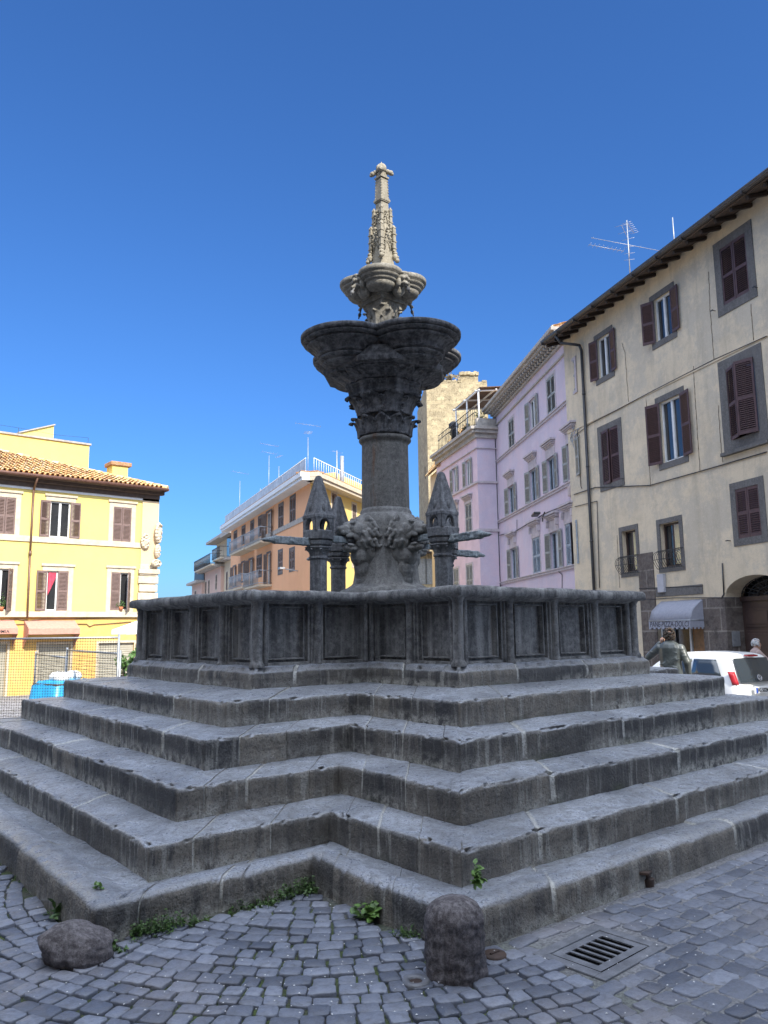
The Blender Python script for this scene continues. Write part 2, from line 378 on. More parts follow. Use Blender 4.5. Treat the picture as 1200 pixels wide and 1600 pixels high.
def mat_cobble():
    t = NT('basalt cobble'); c = t.coord('pos')
    tone = t.attr('tone'); n1 = t.noise(c, 1.1, 4); n2 = t.noise(c, 26, 5, 0.65); n3 = t.noise(c, 110, 3)
    cc = t.mix(tone, (0.08, 0.091, 0.118), (0.225, 0.243, 0.29))
    cc = t.mix(t.ramp(n2, [(0.45, 0.0), (0.75, 0.7)]), cc, (0.08, 0.08, 0.085))
    cc = t.mix(t.ramp(n1, [(0.5, 0.0), (0.72, 0.45)]), cc, (0.27, 0.245, 0.235))
    cc = t.mix(t.ramp(n3, [(0.68, 0.0), (0.78, 0.35)]), cc, (0.3, 0.3, 0.3))
    b = t.bump(n3, 0.4, 0.005); b = t.bump(n2, 0.55, 0.014, b)
    return t.fin(cc, t.ramp(n2, [(0.3, 0.34), (0.7, 0.62)]), b, Specular_IOR_Level=0.55)
M_GROUND = mat_ground(); M_BED = mat_bed(); M_COBBLE = mat_cobble()
def axis():
    a = [-400, -200, -100, -60, -40]
    v = -30.0
    while v < 45: a.append(v); v += 1.0 if -10 < v < 16 else 2.5
    return a+[60, 80, 120, 250, 500]
xs = axis(); ys = axis()
g = MB()
for y in ys:
    for x in xs: g.v.append((x, y, gz(x, y)-0.012))
nx = len(xs)
for j in range(len(ys)-1):
    for i in range(nx-1):
        g.f.append((j*nx+i, j*nx+i+1, (j+1)*nx+i+1, (j+1)*nx+i)); g.s.append(True); g.mi.append(0)
kind(g.build('ground', M_GROUND), 'structure')
# bed of the old cobbles in front of the fountain
bed = MB()
step = 0.25
bx = [-11+step*i for i in range(int(14/step)+1)]; by = [-10.5+step*i for i in range(int(10/step)+1)]
for y in by:
    for x in bx: bed.v.append((x, y, gz(x, y)+(0.0055 if x > -3.5 else 0.001)+0.003*fbm((x, y, 0), 2.0)))
nx = len(bx)
for j in range(len(by)-1):
    for i in range(nx-1):
        cx, cy = (bx[i]+bx[i+1])/2, (by[j]+by[j+1])/2
        if cx+cy < -4.2: bed.f.append((j*nx+i, j*nx+i+1, (j+1)*nx+i+1, (j+1)*nx+i)); bed.s.append(True); bed.mi.append(0)
kind(bed.build('cobble_bed', M_BED), 'structure')

L0, W0 = 2.8383, 1.508
def in_cross(x, y, o):
    a, b = L0+o, W0+o
    return (abs(x) < a and abs(y) < b) or (abs(x) < b and abs(y) < a)
GR_C, GR_T = Vector((-3.03, -5.77, 0)), R_(0)     # drain (set below)
def drain_corners():
    P = [on_z(px, py, 0.0) for px, py in ((833, 1494), (927, 1450), (1046, 1481), (945, 1538))]
    return P
_dc = drain_corners()
GR_C = sum(_dc, Vector())/4
_e = ((_dc[1]-_dc[0])+(_dc[2]-_dc[3])); GR_T = math.atan2(_e.y, _e.x)
GR_W = ((_dc[1]-_dc[0]).length+(_dc[2]-_dc[3]).length)/2; GR_H = ((_dc[3]-_dc[0]).length+(_dc[2]-_dc[1]).length)/2
def in_drain(x, y, m=0.02):
    d = Vector((x-GR_C.x, y-GR_C.y)); c, s = math.cos(GR_T), math.sin(GR_T)
    return abs(d.x*c+d.y*s) < GR_W/2+m and abs(-d.x*s+d.y*c) < GR_H/2+m
cob = MB(); cob.a['tone'] = []
rnd = random.Random(3)
def stone(P, top, flat=False):
    # P: four corner points (x,y), a rounded and dished block
    cx = sum(p[0] for p in P)/4; cy = sum(p[1] for p in P)/4
    if in_cross(cx, cy, 2.106+0.035) or in_drain(cx, cy): return
    z0 = gz(cx, cy)
    tx, ty = rnd.uniform(-0.05, 0.05), rnd.uniform(-0.05, 0.05)
    def Z(x, y, z): return z0+z+tx*(x-cx)+ty*(y-cy)
    loop = []
    for i in range(4):
        a = P[i]; b = P[(i+1) % 4]
        loop.append((a[0]*0.88+b[0]*0.12, a[1]*0.88+b[1]*0.12)); loop.append((a[0]*0.5+b[0]*0.5+rnd.uniform(-.004, .004), a[1]*0.5+b[1]*0.5+rnd.uniform(-.004, .004))); loop.append((a[0]*0.12+b[0]*0.88, a[1]*0.12+b[1]*0.88))
    n = len(loop); vs = []
    k1, k2 = (0.972, 0.925)
    vs += [(x, y, Z(x, y, -0.035)) for x, y in loop]
    vs += [(x, y, Z(x, y, top-0.008)) for x, y in loop]
    vs += [(cx+(x-cx)*k1, cy+(y-cy)*k1, Z(x, y, top-0.002)) for x, y in loop]
    vs += [(cx+(x-cx)*k2, cy+(y-cy)*k2, Z(x, y, top+rnd.uniform(-.0008, .0008))) for x, y in loop]
    vs.append((cx, cy, Z(cx, cy, top+rnd.uniform(-0.002, 0.003))))
    fs = [(r*n+i, r*n+(i+1) % n, (r+1)*n+(i+1) % n, (r+1)*n+i) for r in range(3) for i in range(n)]
    fs += [(3*n+i, 3*n+(i+1) % n, 4*n) for i in range(n)]
    cob.add(vs, fs, True)
    tn = min(1, max(0, rnd.gauss(0.5, 0.28))); cob.a['tone'] += [tn]*len(vs)
def near(x, y):
    d = Vector((x-CAM_P.x, y-CAM_P.y)); f = d.x*math.cos(YAW)+d.y*math.sin(YAW)
    return d.length < 8.2 and f > -0.4
FC = (-3.05, -3.05)
r = 0.75
while r < 9.0:
    h = rnd.uniform(0.088, 0.112); n = max(8, int(2*math.pi*r/0.112)); off = rnd.random()
    t = 0.0
    while t < 2*math.pi:
        w = rnd.uniform(0.085, 0.14)/r
        a = t+w/2; x = FC[0]+r*math.cos(a); y = FC[1]+r*math.sin(a)
        lim = -3.45+0.18*noise.noise(Vector((y*1.1, 3.3, 0)))
        if near(x, y) and x+y < -4.6 and (x < lim or y > -4.9):
            g0 = rnd.uniform(0.003, 0.007); P = []
            for (rr, tt) in ((r-h/2+g0, t+g0/r), (r-h/2+g0, t+w-g0/r), (r+h/2-g0*.4, t+w-g0/r), (r+h/2-g0*.4, t+g0/r)):
                P.append((FC[0]+rr*math.cos(tt)+rnd.uniform(-.007, .007), FC[1]+rr*math.sin(tt)+rnd.uniform(-.007, .007)))
            stone(P, 0.017+rnd.uniform(-0.005, 0.006))
        t += w
    r += h
y = -4.98
while y > -10.2:
    h = rnd.uniform(0.095, 0.125); x = -3.7+rnd.uniform(-.1, .1)
    while x < 2.6:
        w = rnd.uniform(0.1, 0.2)
        cx, cy = x+w/2, y-h/2
        lim = -3.45+0.18*noise.noise(Vector((cy*1.1, 3.3, 0)))
        wob = 0.05*math.sin(cx*1.3+0.5)+0.03*noise.noise(Vector((cx*2, cy, 0)))
        if near(cx, cy) and cx > lim and cx+cy < -4.6:
            g0 = rnd.uniform(0.001, 0.005)
            P = [(x+g0, y-h+g0+wob), (x+w-g0, y-h+g0+wob), (x+w-g0, y-g0+wob), (x+g0, y-g0+wob)]
            P = [(a+rnd.uniform(-.012, .012), b+rnd.uniform(-.01, .01)) for a, b in P]
            stone(P, 0.0105+rnd.uniform(-0.002, 0.003))
        x += w
    y -= h
kind(cob.build('cobblestones', M_COBBLE), 'stuff')

# ------------------------------------------------------------------ fountain
FTN = thing('fountain', 'tall grey stone fountain on cross-shaped steps with lion heads and two lobed bowls', 'fountain')
def cross(o, pad=0.0):
    a, b = L0+o, W0+o
    return [(-b, -a), (b, -a), (b, -b), (a, -b), (a, b), (b, b), (b, a), (-b, a), (-b, b), (-a, b), (-a, -b), (-b, -b)]
def ring(name, prof, mat, parent, block=(0.8, 1.5), dent=0.012, seed=1, smooth=True, joints=True, du=0.03, rough_top=0.006, close=True):
    rn = random.Random(seed); mb = MB(); tone, mort, hbs = [], [], []
    n = len(prof); zlo = min(p[1] for p in prof); cols = []
    C0 = cross(0)
    for e in range(12):
        p, q = C0[e], C0[(e+1) % 12]
        Lg = math.hypot(q[0]-p[0], q[1]-p[1])+2*abs(prof[0][0])*0.6
        ts = [0.0]; js = []
        if joints:
            x = rn.uniform(0.35, 0.8)
            while x < Lg-0.3:
                js.append(x); x += rn.uniform(*block)
        x = 0.0; st = []
        k = max(2, int(Lg/du))
        for i in range(1, k): st.append((Lg*i/k, 0.0))
        st = [s for s in st if all(abs(s[0]-j) > 0.03 for j in js)]
        for j in js:
            w_ = rn.choice((0.005, 0.007, 0.01, 0.016)); st += [(j-w_-0.006, 0.0), (j-w_, 1.0), (j+w_, 1.0), (j+w_+0.006, 0.0)]
        st = [(0.0, 0.0), (0.02, 0.0)] + sorted(st)
        if Lg > 0.3: st += [(Lg-0.02, 0.0)]
        bl = [rn.random() for _ in range(len(js)+1)]; bo = [(rn.uniform(-.5, .5)*dent, rn.uniform(-.5, .5)*dent*0.7) for _ in range(len(js)+1)]
        for s, m in st:
            b = sum(1 for j in js if s > j)
            cols.append((e, s/Lg, m, bl[b], bo[b], 0 < s < Lg))
    for (e, tt, m, tn, (do, dz), inner) in cols:
        for (o, z, h) in prof:
            c = cross(o); p, q = c[e], c[(e+1) % 12]
            x = p[0]+(q[0]-p[0])*tt; y = p[1]+(q[1]-p[1])*tt
            ln = math.hypot(q[0]-p[0], q[1]-p[1]); nx_, ny_ = (q[1]-p[1])/ln, -(q[0]-p[0])/ln
            k = fbm((x, y, z), 3.5, 3)*dent*0.55 + (fbm((x, y, z*2), 16.0, 2)*0.004 if h > 0.9 else 0.0) + (do if inner else 0.0) - (0.008*m if h > 0.01 else 0)
            zz = z
            if h > 0.6: zz += fbm((x+9, y, 0), 2.5, 4)*rough_top*1.3 + dz*(1 if inner else 0) - 0.006*m
            if 0.9 < h < 0.975:
                ch = max(0.0, fbm((x, y, 5), 10.0, 4)-0.15); k -= ch*0.06; zz -= ch*0.045*(h-0.8)*5
            mb.v.append((x+nx_*k, y+ny_*k, zz)); tone.append(tn); mort.append(m if h > 0.05 else 0.0); hbs.append(h)
    N = len(cols)
    for i in range(N):
        j = (i+1) % N
        for r_ in range(n-1):
            mb.f.append((i*n+r_, j*n+r_, j*n+r_+1, i*n+r_+1)); mb.s.append(smooth); mb.mi.append(0)
    mb.a = {'tone': tone, 'mort': mort, 'hb': hbs}
    return mb.build(name, mat, parent)
def step_prof(o, zb, zf, oin, zback):
    h = zf-zb
    return [(o, zb-0.12, 0.0), (o, zb, 0.0), (o, zb+0.25*h, 0.2), (o, zb+0.6*h, 0.5), (o+0.003, zf-0.05, 0.75), (o+0.001, zf-0.03, 0.85), (o+0.0, zf-0.022, 0.88), (o-0.002, zf-0.010, 0.92), (o-0.007, zf-0.003, 0.94),
            (o-0.018, zf+0.0005, 0.97), (o-0.035, zf+0.001, 1.0), (o-0.065, zf+0.003, 1.0), (o-0.12, zf+0.2*(zback-zf), 1.0), ((o*0.5+oin*0.5), zf+0.55*(zback-zf), 1.0), (oin-0.06, zback, 1.0)]
oA, oB, oC, oD, oK = 0.5666, 0.938, 1.2984, 1.6301, 2.1061
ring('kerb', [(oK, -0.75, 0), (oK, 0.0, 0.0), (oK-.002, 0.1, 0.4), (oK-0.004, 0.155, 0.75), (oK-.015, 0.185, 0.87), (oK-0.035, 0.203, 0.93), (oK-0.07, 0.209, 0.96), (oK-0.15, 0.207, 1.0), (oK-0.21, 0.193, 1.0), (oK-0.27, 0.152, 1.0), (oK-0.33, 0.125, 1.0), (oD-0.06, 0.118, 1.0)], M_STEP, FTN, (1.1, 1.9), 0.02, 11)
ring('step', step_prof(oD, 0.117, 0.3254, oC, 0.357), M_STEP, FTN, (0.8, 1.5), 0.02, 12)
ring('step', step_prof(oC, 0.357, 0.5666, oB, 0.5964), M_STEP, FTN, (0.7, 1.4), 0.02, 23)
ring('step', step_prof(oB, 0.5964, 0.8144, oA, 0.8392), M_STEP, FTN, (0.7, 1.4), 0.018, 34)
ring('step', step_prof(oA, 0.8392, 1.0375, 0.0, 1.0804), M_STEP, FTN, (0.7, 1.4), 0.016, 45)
BW = thing('basin_wall', '', ''); BW.parent = FTN
for k in ('label', 'category'): del BW[k]
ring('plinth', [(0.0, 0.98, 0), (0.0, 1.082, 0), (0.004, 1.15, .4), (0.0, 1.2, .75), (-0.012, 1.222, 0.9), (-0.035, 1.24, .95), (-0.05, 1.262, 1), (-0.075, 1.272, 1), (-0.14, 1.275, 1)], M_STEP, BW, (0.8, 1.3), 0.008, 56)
def walls():
    def put(prof, c, seg, jit=0.0):
        m = MB(); m.lathe(prof, (c.x, c.y), seg, jit=jit); m.build('colonnette', M_WALL, BW)
    mb = MB()
    WO = -0.125
    Cw = cross(WO)
    for e in range(12):
        p, q = Vector((*Cw[e], 0)), Vector((*Cw[(e+1) % 12], 0))
        d = (q-p); Lg = d.length; d.normalize(); nn = Vector((d.y, -d.x, 0))
        npan = 4 if Lg > 2 else 2
        zb, zt = 1.262, 1.9
        def P(s, z, dep): return p+d*s+nn*(-dep)+Vector((0, 0, z))
        e0 = 0.02
        edges = [Lg*i/npan for i in range(npan+1)]
        for i in range(npan):
            a, b = edges[i]+0.045, edges[i+1]-0.045
            # pier strips both sides
            mb.quad(P(edges[i], zb, 0), P(a, zb, 0), P(a, zt, 0), P(edges[i], zt, 0)); mb.quad(P(b, zb, 0), P(edges[i+1], zb, 0), P(edges[i+1], zt, 0), P(b, zt, 0))
            loops = [(0, 0), (0.018, 0.0), (0.02, 0.018), (0.045, 0.02), (0.05, 0.055), (0.078, 0.06), (0.082, 0.03), (0.094, 0.03), (0.1, 0.085)]
            L2 = []
            for ins, dep in loops:
                v0 = (a+ins, zb+ins*0.8, dep), (b-ins, zb+ins*0.8, dep), (b-ins, zt-ins*0.8, dep), (a+ins, zt-ins*0.8, dep)
                L2.append([P(*v) for v in v0])
            for k in range(len(L2)-1):
                for m in range(4): mb.quad(L2[k][m], L2[k][(m+1) % 4], L2[k+1][(m+1) % 4], L2[k+1][m])
            mb.quad(*L2[-1])
        for i in range(npan+1):
            s = edges[i]
            conv = (i == 0 and e in (0, 1, 3, 4, 6, 7, 9, 10)) or (i == npan and (e+1) % 12 in (0, 1, 3, 4, 6, 7, 9, 10))
            if i in (0, npan):
                sgn = 1 if i == 0 else -1
                # slim shaft flanking the corner
                s2 = s+sgn*(0.075 if conv else 0.05)
                c = P(s2, 0, -0.004); put([(0.03, 1.27), (0.03, 1.9)], c, 10)
                if conv and i == 0:
                    c = P(0, 0, 0)+(nn-d)*0.015
                    put([(0.075, 1.262), (0.075, 1.285), (0.058, 1.31), (0.05, 1.33), (0.048, 1.82), (0.055, 1.83), (0.05, 1.85), (0.07, 1.885), (0.07, 1.9)], c, 14, 0.008)
            else:
                c = P(s, 0, -0.008)
                put([(0.056, 1.262), (0.056, 1.28), (0.043, 1.3), (0.04, 1.32), (0.04, 1.84), (0.05, 1.86), (0.055, 1.9)], c, 12, 0.006)
    mb.build('wall_panel', M_WALL, BW, bevel=0.004, bseg=1)
walls()
ring('rim', [(-0.14, 1.86, 0), (-0.1, 1.868, 0.3), (-0.075, 1.885, .5), (-0.03, 1.893, 0.6), (0.0, 1.9, 0.7), (0.006, 1.94, 0.8), (0.0, 1.97, 0.9), (-0.015, 1.986, .95), (-0.05, 1.992, 1), (-0.2, 1.994, 1), (-0.3, 1.985, 1), (-0.33, 1.95, 1), (-0.335, 1.6, 0)], M_WALL, BW, (1.0, 1.9), 0.02, 67, rough_top=0.007, joints=False)
wt = MB()
cw = cross(-0.3); wt.add([(x, y, 1.72) for x, y in cw], [tuple(range(12))])
wt.build('basin_water', M_WATER, FTN)

# pedestal, shaft, capital
ped = MB()
ped.lathe([(0.62, 1.6), (0.62, 2.06), (0.6, 2.11), (0.52, 2.14), (0.47, 2.17), (0.445, 2.2), (0.43, 2.26), (0.41, 2.4), (0.4, 2.6), (0.405, 2.8), (0.415, 2.95), (0.41, 3.02), (0.39, 3.07), (0.365, 3.095), (0.34, 3.105), (0.345, 3.13), (0.33, 3.16), (0.318, 3.18)], seg=72, jit=0.01)
ped.build('pedestal', M_COLUMN, FTN)
sh = MB(); sh.lathe([(0.318, 3.17), (0.316, 3.6), (0.312, 4.02), (0.312, 4.07), (0.335, 4.08), (0.352, 4.1), (0.355, 4.115), (0.348, 4.135), (0.325, 4.15), (0.315, 4.16)], seg=64, jit=0.004); sh.build('column_shaft', M_SHAFT, FTN)
def lion(rz):
    mb = MB(); E = mb.ell
    E((0.4, 0, 2.8), (0.17, 0.235, 0.27)); E((0.36, 0, 2.62), (0.13, 0.21, 0.25))      # mane mass
    E((0.5, 0, 2.875), (0.17, 0.14, 0.125)); E((0.585, 0, 2.905), (0.125, 0.1, 0.078), (0, 0.35, 0))
    E((0.68, 0, 2.865), (0.115, 0.082, 0.062), (0, 0.25, 0)); E((0.765, 0, 2.862), (0.034, 0.055, 0.04))
    for s in (-1, 1):
        E((0.69, 0.047*s, 2.825), (0.085, 0.042, 0.042), (0, 0.15, 0)); E((0.6, 0.075*s, 2.955), (0.055, 0.035, 0.022), (0, 0.35, 0.35*s)); E((0.52, 0.115*s, 2.85), (0.1, 0.05, 0.085)); E((0.56, 0.1*s, 2.78), (0.06, 0.035, 0.06))
        E((0.44, 0.165*s, 3.0), (0.03, 0.035, 0.05)); E((0.615, 0.07*s, 2.915), (0.02, 0.017, 0.014))
        E((0.62, 0.075*s, 2.79), (0.1, 0.026, 0.032), (0, 0.25, 0)); E((0.53, 0.095*s, 2.72), (0.035, 0.03, 0.08)); E((0.62, 0.062*s, 2.665), (0.07, 0.022, 0.022), (0, -0.05, 0))
    E((0.55, 0, 2.62), (0.12, 0.088, 0.05), (0, 0.05, 0)); E((0.65, 0, 2.628), (0.05, 0.062, 0.04)); E((0.46, 0, 2.7), (0.1, 0.13, 0.15))
    E((0.6, 0, 2.665), (0.07, 0.035, 0.014))
    E((0.44, 0, 2.54), (0.12, 0.14, 0.15)); E((0.4, 0, 2.4), (0.1, 0.13, 0.2)); E((0.37, 0, 2.22), (0.1, 0.12, 0.16))
    for row, (xr, rr, n, ln) in enumerate(((0.5, 0.165, 13, 0.05), (0.44, 0.215, 15, 0.065), (0.375, 0.25, 17, 0.075))):
        for k in range(n):
            a = 2*math.pi*(k+0.5*(row % 2)+0.35*math.sin(k*5.3+row))/n; ca, sa = math.cos(a), math.sin(a)
            if row == 0 and (ca > 0.82): continue
            if ca < -0.72: continue
            for q in range(9):   # a wavy strand: a chain of beads swept back and down
                f = q/8; x = xr-0.11*f; r_ = rr+0.012*math.sin(f*math.pi)+0.015*f; aa = a+0.12*math.sin(f*math.pi*1.6)*(1 if sa > 0 else -1)+0.1*f*(1 if sa > 0 else -1)
                E((x, r_*math.sin(aa), 2.79+r_*1.08*math.cos(aa)-0.075*f), (0.03-0.014*f, 0.032-0.015*f, 0.03-0.014*f))
    o = mb.build('lion_head', M_COLUMN, FTN, remesh=0.0075, smooth=1); o.rotation_euler = (0, 0, rz)
    m = MB(); m.ell((0.6, 0, 2.725), (0.105, 0.07, 0.052)); m.build('mouth', M_CAP, o)  # dark lump stands for the shade inside the open mouth
    return o
for k in range(4): lion(k*math.pi/2)
def leaf(mb, a, r0, z0, r1, z1, wd, curl=0.08, droop=0.05, lobes=3, n=9, rib=0.015, twist=0.0):
    ca, sa = math.cos(a), math.sin(a); U = []
    for i in range(n+1):
        t = i/n
        if t < 0.72:
            q = t/0.72; r = r0+(r1-r0)*(q**2.2); z = z0+(z1-z0)*q
        else:
            q = (t-0.72)/0.28; ang = q*math.pi*0.8
            r = r1+curl*math.sin(ang*0.62); z = z1+curl*0.45*math.sin(ang)-droop*0.5*q*q
        w = wd*(0.62+0.38*math.sin(math.pi*min(1, t*0.9+0.12)))*(1.0 if t < 0.75 else max(0.42, 1-(t-0.75)*2.3))
        w *= 1+0.13*math.cos(t*lobes*2*math.pi)
        for j in (-1, -0.62, -0.25, 0, 0.25, 0.62, 1):
            off = rib*(1-abs(j))*1.2 - 0.02*abs(j)**1.5 + (0.006 if abs(j) == 0.62 else 0)
            rr = r+off; x = rr*ca-(w*j)*sa; y = rr*sa+(w*j)*ca
            U.append((x, y, z+0.01*(1-abs(j))))
    m = 7
    mb.add(U, [(i*m+j, i*m+j+1, (i+1)*m+j+1, (i+1)*m+j) for i in range(n) for j in range(m-1)], True)
cap = MB()
cap.lathe([(0.315, 4.14), (0.312, 4.3), (0.315, 4.4), (0.33, 4.44), (0.325, 4.48), (0.33, 4.56), (0.36, 4.63), (0.41, 4.68), (0.44, 4.7)], seg=48)
for k in range(12): leaf(cap, 2*math.pi*(k+0.5)/12, 0.335, 4.15, 0.385, 4.345, 0.1, 0.075, 0.04, rib=0.024, n=14)
for k in range(12): leaf(cap, 2*math.pi*k/12, 0.328, 4.15, 0.345, 4.3, 0.05, 0.03, 0.02, rib=0.016)
for k in range(12): leaf(cap, 2*math.pi*(k+0.5)/12, 0.352, 4.15, 0.365, 4.27, 0.03, 0.008, 0.01, rib=0.012)
for k in range(8): leaf(cap, 2*math.pi*(k+0.5)/8, 0.345, 4.42, 0.42, 4.63, 0.165, 0.1, 0.05, lobes=5, rib=0.026, n=16)
for k in range(8): leaf(cap, 2*math.pi*k/8, 0.34, 4.43, 0.4, 4.6, 0.1, 0.06, 0.03, lobes=4, rib=0.02, n=12)
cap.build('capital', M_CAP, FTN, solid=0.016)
def stack(mb, prof, nseg=8, rot=math.pi/8, cap_=True, sc=None):
    vs = []
    for r, z in prof: vs += [(r*math.cos(rot+k*2*math.pi/nseg), r*math.sin(rot+k*2*math.pi/nseg), z) for k in range(nseg)]
    fs = [(j*nseg+i, j*nseg+(i+1) % nseg, (j+1)*nseg+(i+1) % nseg, (j+1)*nseg+i) for j in range(len(prof)-1) for i in range(nseg)]
    fs += [tuple(range(nseg))[::-1], tuple((len(prof)-1)*nseg+i for i in range(nseg))]
    mb.add(vs, fs)
ab = MB(); stack(ab, [(0.44, 4.66), (0.52, 4.67), (0.53, 4.69), (0.5, 4.705), (0.505, 4.77), (0.525, 4.785), (0.53, 4.81), (0.545, 4.815), (0.545, 4.84), (0.48, 4.85)], 8)
ab.build('abacus', M_CAP, FTN, bevel=0.006)
# leafy bell and the cross-shaped plate under the big bowl
CB = 0.6
bell = MB()
def star(r_axis, hw, z):   # octagon: long axis arms of half width hw at distance r_axis
    a, h = r_axis, hw
    return [(a, -h, z), (a, h, z), (h, a, z), (-h, a, z), (-a, h, z), (-a, -h, z), (-h, -a, z), (h, -a, z)]
prof = [(0.46, 0.2, 4.84), (0.48, 0.23, 4.89), (0.56, 0.3, 4.94), (0.64, 0.34, 4.975)]
vs = [];
for a, h, z in prof: vs += star(a, h, z)
bell.add(vs, [(j*8+i, j*8+(i+1) % 8, (j+1)*8+(i+1) % 8, (j+1)*8+i) for j in range(3) for i in range(8)])
for k in range(4):
    for m in (-0.42, -0.14, 0.14, 0.42): leaf(bell, k*math.pi/2+m, 0.49, 4.845, 0.62-abs(m)*0.08, 4.93, 0.11, 0.09, 0.02, lobes=5, rib=0.022, n=12)
    for m in (-0.17, 0.0, 0.17): leaf(bell, k*math.pi/2+math.pi/4+m, 0.5, 4.845, 0.53, 4.93, 0.1, 0.035, 0.01, lobes=4, rib=0.02)
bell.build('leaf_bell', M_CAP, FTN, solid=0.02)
pl = MB(); vs = []
for a, h, z in ((0.7, 0.36, 4.975), (0.735, 0.38, 4.985), (0.745, 0.39, 5.045), (0.7, 0.4, 5.08), (0.6, 0.46, 5.2)): vs += star(a, h, z)
pl.add(vs, [tuple(range(8))[::-1]]+[(j*8+i, j*8+(i+1) % 8, (j+1)*8+(i+1) % 8, (j+1)*8+i) for j in range(4) for i in range(8)])
pl.box((0, 0, 5.2), (1.0, 1.0, 0.3)); pl.ell((-0.44, -0.44, 5.13), (0.07, 0.07, 0.1)); pl.ell((0.44, -0.44, 5.13), (0.07, 0.07, 0.1))
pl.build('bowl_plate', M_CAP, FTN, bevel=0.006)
def lobed(name, mat, c, rho, prof, rot0, ztop, span=100, jit=0.003):
    mb = MB()
    for k in range(4):
        a = rot0+k*math.pi/2
        mb.lathe([(r, z) for r, z in prof], (c*math.cos(a), c*math.sin(a)), 44, a-R_(span), a+R_(span), jit=jit)
    mb.ell((0, 0, ztop-0.02), (c*1.5, c*1.5, 0.01), seg=24, rings=4)
    return mb.build(name, mat, FTN)
z0 = 5.42
pf = [(0.02, 5.02), (0.29, 5.022), (0.325, 5.03), (0.345, 5.05), (0.33, 5.066), (0.328, 5.072), (0.37, 5.08), (0.395, 5.1), (0.388, 5.122), (0.36, 5.13), (0.362, 5.137), (0.405, 5.142), (0.418, 5.158), (0.41, 5.168), (0.42, 5.195), (0.45, 5.232), (0.495, 5.258), (0.5, 5.262), (0.53, 5.262), (0.55, 5.28), (0.54, 5.298), (0.515, 5.303), (0.518, 5.309), (0.575, 5.312), (0.605, 5.328), (0.6, 5.346), (0.572, 5.351), (0.575, 5.356), (0.618, 5.358), (0.632, 5.37), (0.634, 5.41), (0.62, 5.42), (0.56, 5.423), (0.53, 5.4), (0.3, 5.36)]
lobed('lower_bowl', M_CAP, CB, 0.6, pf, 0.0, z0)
# upper stem and small bowl
st = MB()
st.lathe([(0.24, 5.3), (0.24, 5.56), (0.26, 5.58), (0.25, 5.61), (0.2, 5.64), (0.185, 5.68), (0.185, 5.82), (0.2, 5.92), (0.22, 5.97)], seg=32, jit=0.004)
for k in range(8): leaf(st, k*math.pi/4+math.pi/8, 0.192, 5.69, 0.225, 5.87, 0.075, 0.055, 0.03, rib=0.016)
for k in range(8): leaf(st, k*math.pi/4, 0.19, 5.69, 0.2, 5.8, 0.05, 0.03, 0.02, rib=0.012)
st.box((0, 0, 6.0), (0.37, 0.37, 0.08)); st.box((0, 0, 6.065), (0.43, 0.43, 0.055)); st.box((0, 0, 6.12), (0.47, 0.47, 0.06))
st.build('upper_stem', M_UPPER, FTN, bevel=0.004, bseg=1)
pf2 = [(0.02, 6.11), (0.1, 6.115), (0.15, 6.128), (0.185, 6.16), (0.2, 6.195), (0.195, 6.207), (0.215, 6.214), (0.235, 6.23), (0.228, 6.25), (0.255, 6.262), (0.275, 6.285), (0.27, 6.305), (0.295, 6.312), (0.305, 6.335), (0.305, 6.37), (0.295, 6.38), (0.26, 6.38), (0.24, 6.36), (0.1, 6.34)]
lobed('upper_bowl', M_UPPER, 0.3, 0.3, pf2, math.pi/4, 6.385, 104, 0.004)
for k in range(4):
    a = k*math.pi/2; m = MB()
    m.ell((0.42, 0, 6.28), (0.08, 0.085, 0.1)); m.ell((0.5, 0, 6.27), (0.03, 0.022, 0.035)); m.ell((0.47, 0, 6.33), (0.05, 0.075, 0.03))
    for s in (-1, 1): m.ell((0.48, 0.045*s, 6.26), (0.03, 0.03, 0.03)); m.ell((0.42, 0.095*s, 6.31), (0.04, 0.03, 0.055)); m.ell((0.49, 0.032*s, 6.305), (0.015, 0.018, 0.012)); m.ell((0.42, 0.08*s, 6.2), (0.05, 0.03, 0.06))
    m.ell((0.46, 0, 6.2), (0.05, 0.05, 0.03)); m.tube((0.42, 0, 6.23), (0.55, 0, 6.15), 0.028, 0.02, 8); m.ell((0.33, 0, 6.2), (0.1, 0.1, 0.16))
    o = m.build('face_mask', M_UPPER, FTN, remesh=0.008, smooth=1); o.rotation_euler = (0, 0, a)
    nz = MB(); nz.tube((0.5, 0, 6.17), (0.56, 0, 6.03), 0.014, 0.01, 8); nz.tube((0.53, 0, 6.1), (0.545, 0, 6.06), 0.026, 0.02, 8)
    nz.build('nozzle', M_PIER, o)
# gothic spire
sp = MB()
def sq(mb, c, w0, w1, z0, z1):
    h0, h1 = w0/2, w1/2
    mb.add([(c[0]-h0, c[1]-h0, z0), (c[0]+h0, c[1]-h0, z0), (c[0]+h0, c[1]+h0, z0), (c[0]-h0, c[1]+h0, z0), (c[0]-h1, c[1]-h1, z1), (c[0]+h1, c[1]-h1, z1), (c[0]+h1, c[1]+h1, z1), (c[0]-h1, c[1]+h1, z1)],
           [(3, 2, 1, 0), (4, 5, 6, 7), (0, 1, 5, 4), (1, 2, 6, 5), (2, 3, 7, 6), (3, 0, 4, 7)])
sq(sp, (0, 0), 0.3, 0.27, 6.3, 6.6); sq(sp, (0, 0), 0.24, 0.22, 6.55, 6.68); sq(sp, (0, 0), 0.215, 0.18, 6.66, 7.13); sq(sp, (0, 0), 0.18, 0.14, 7.13, 7.46); sq(sp, (0, 0), 0.135, 0.125, 7.45, 7.58)
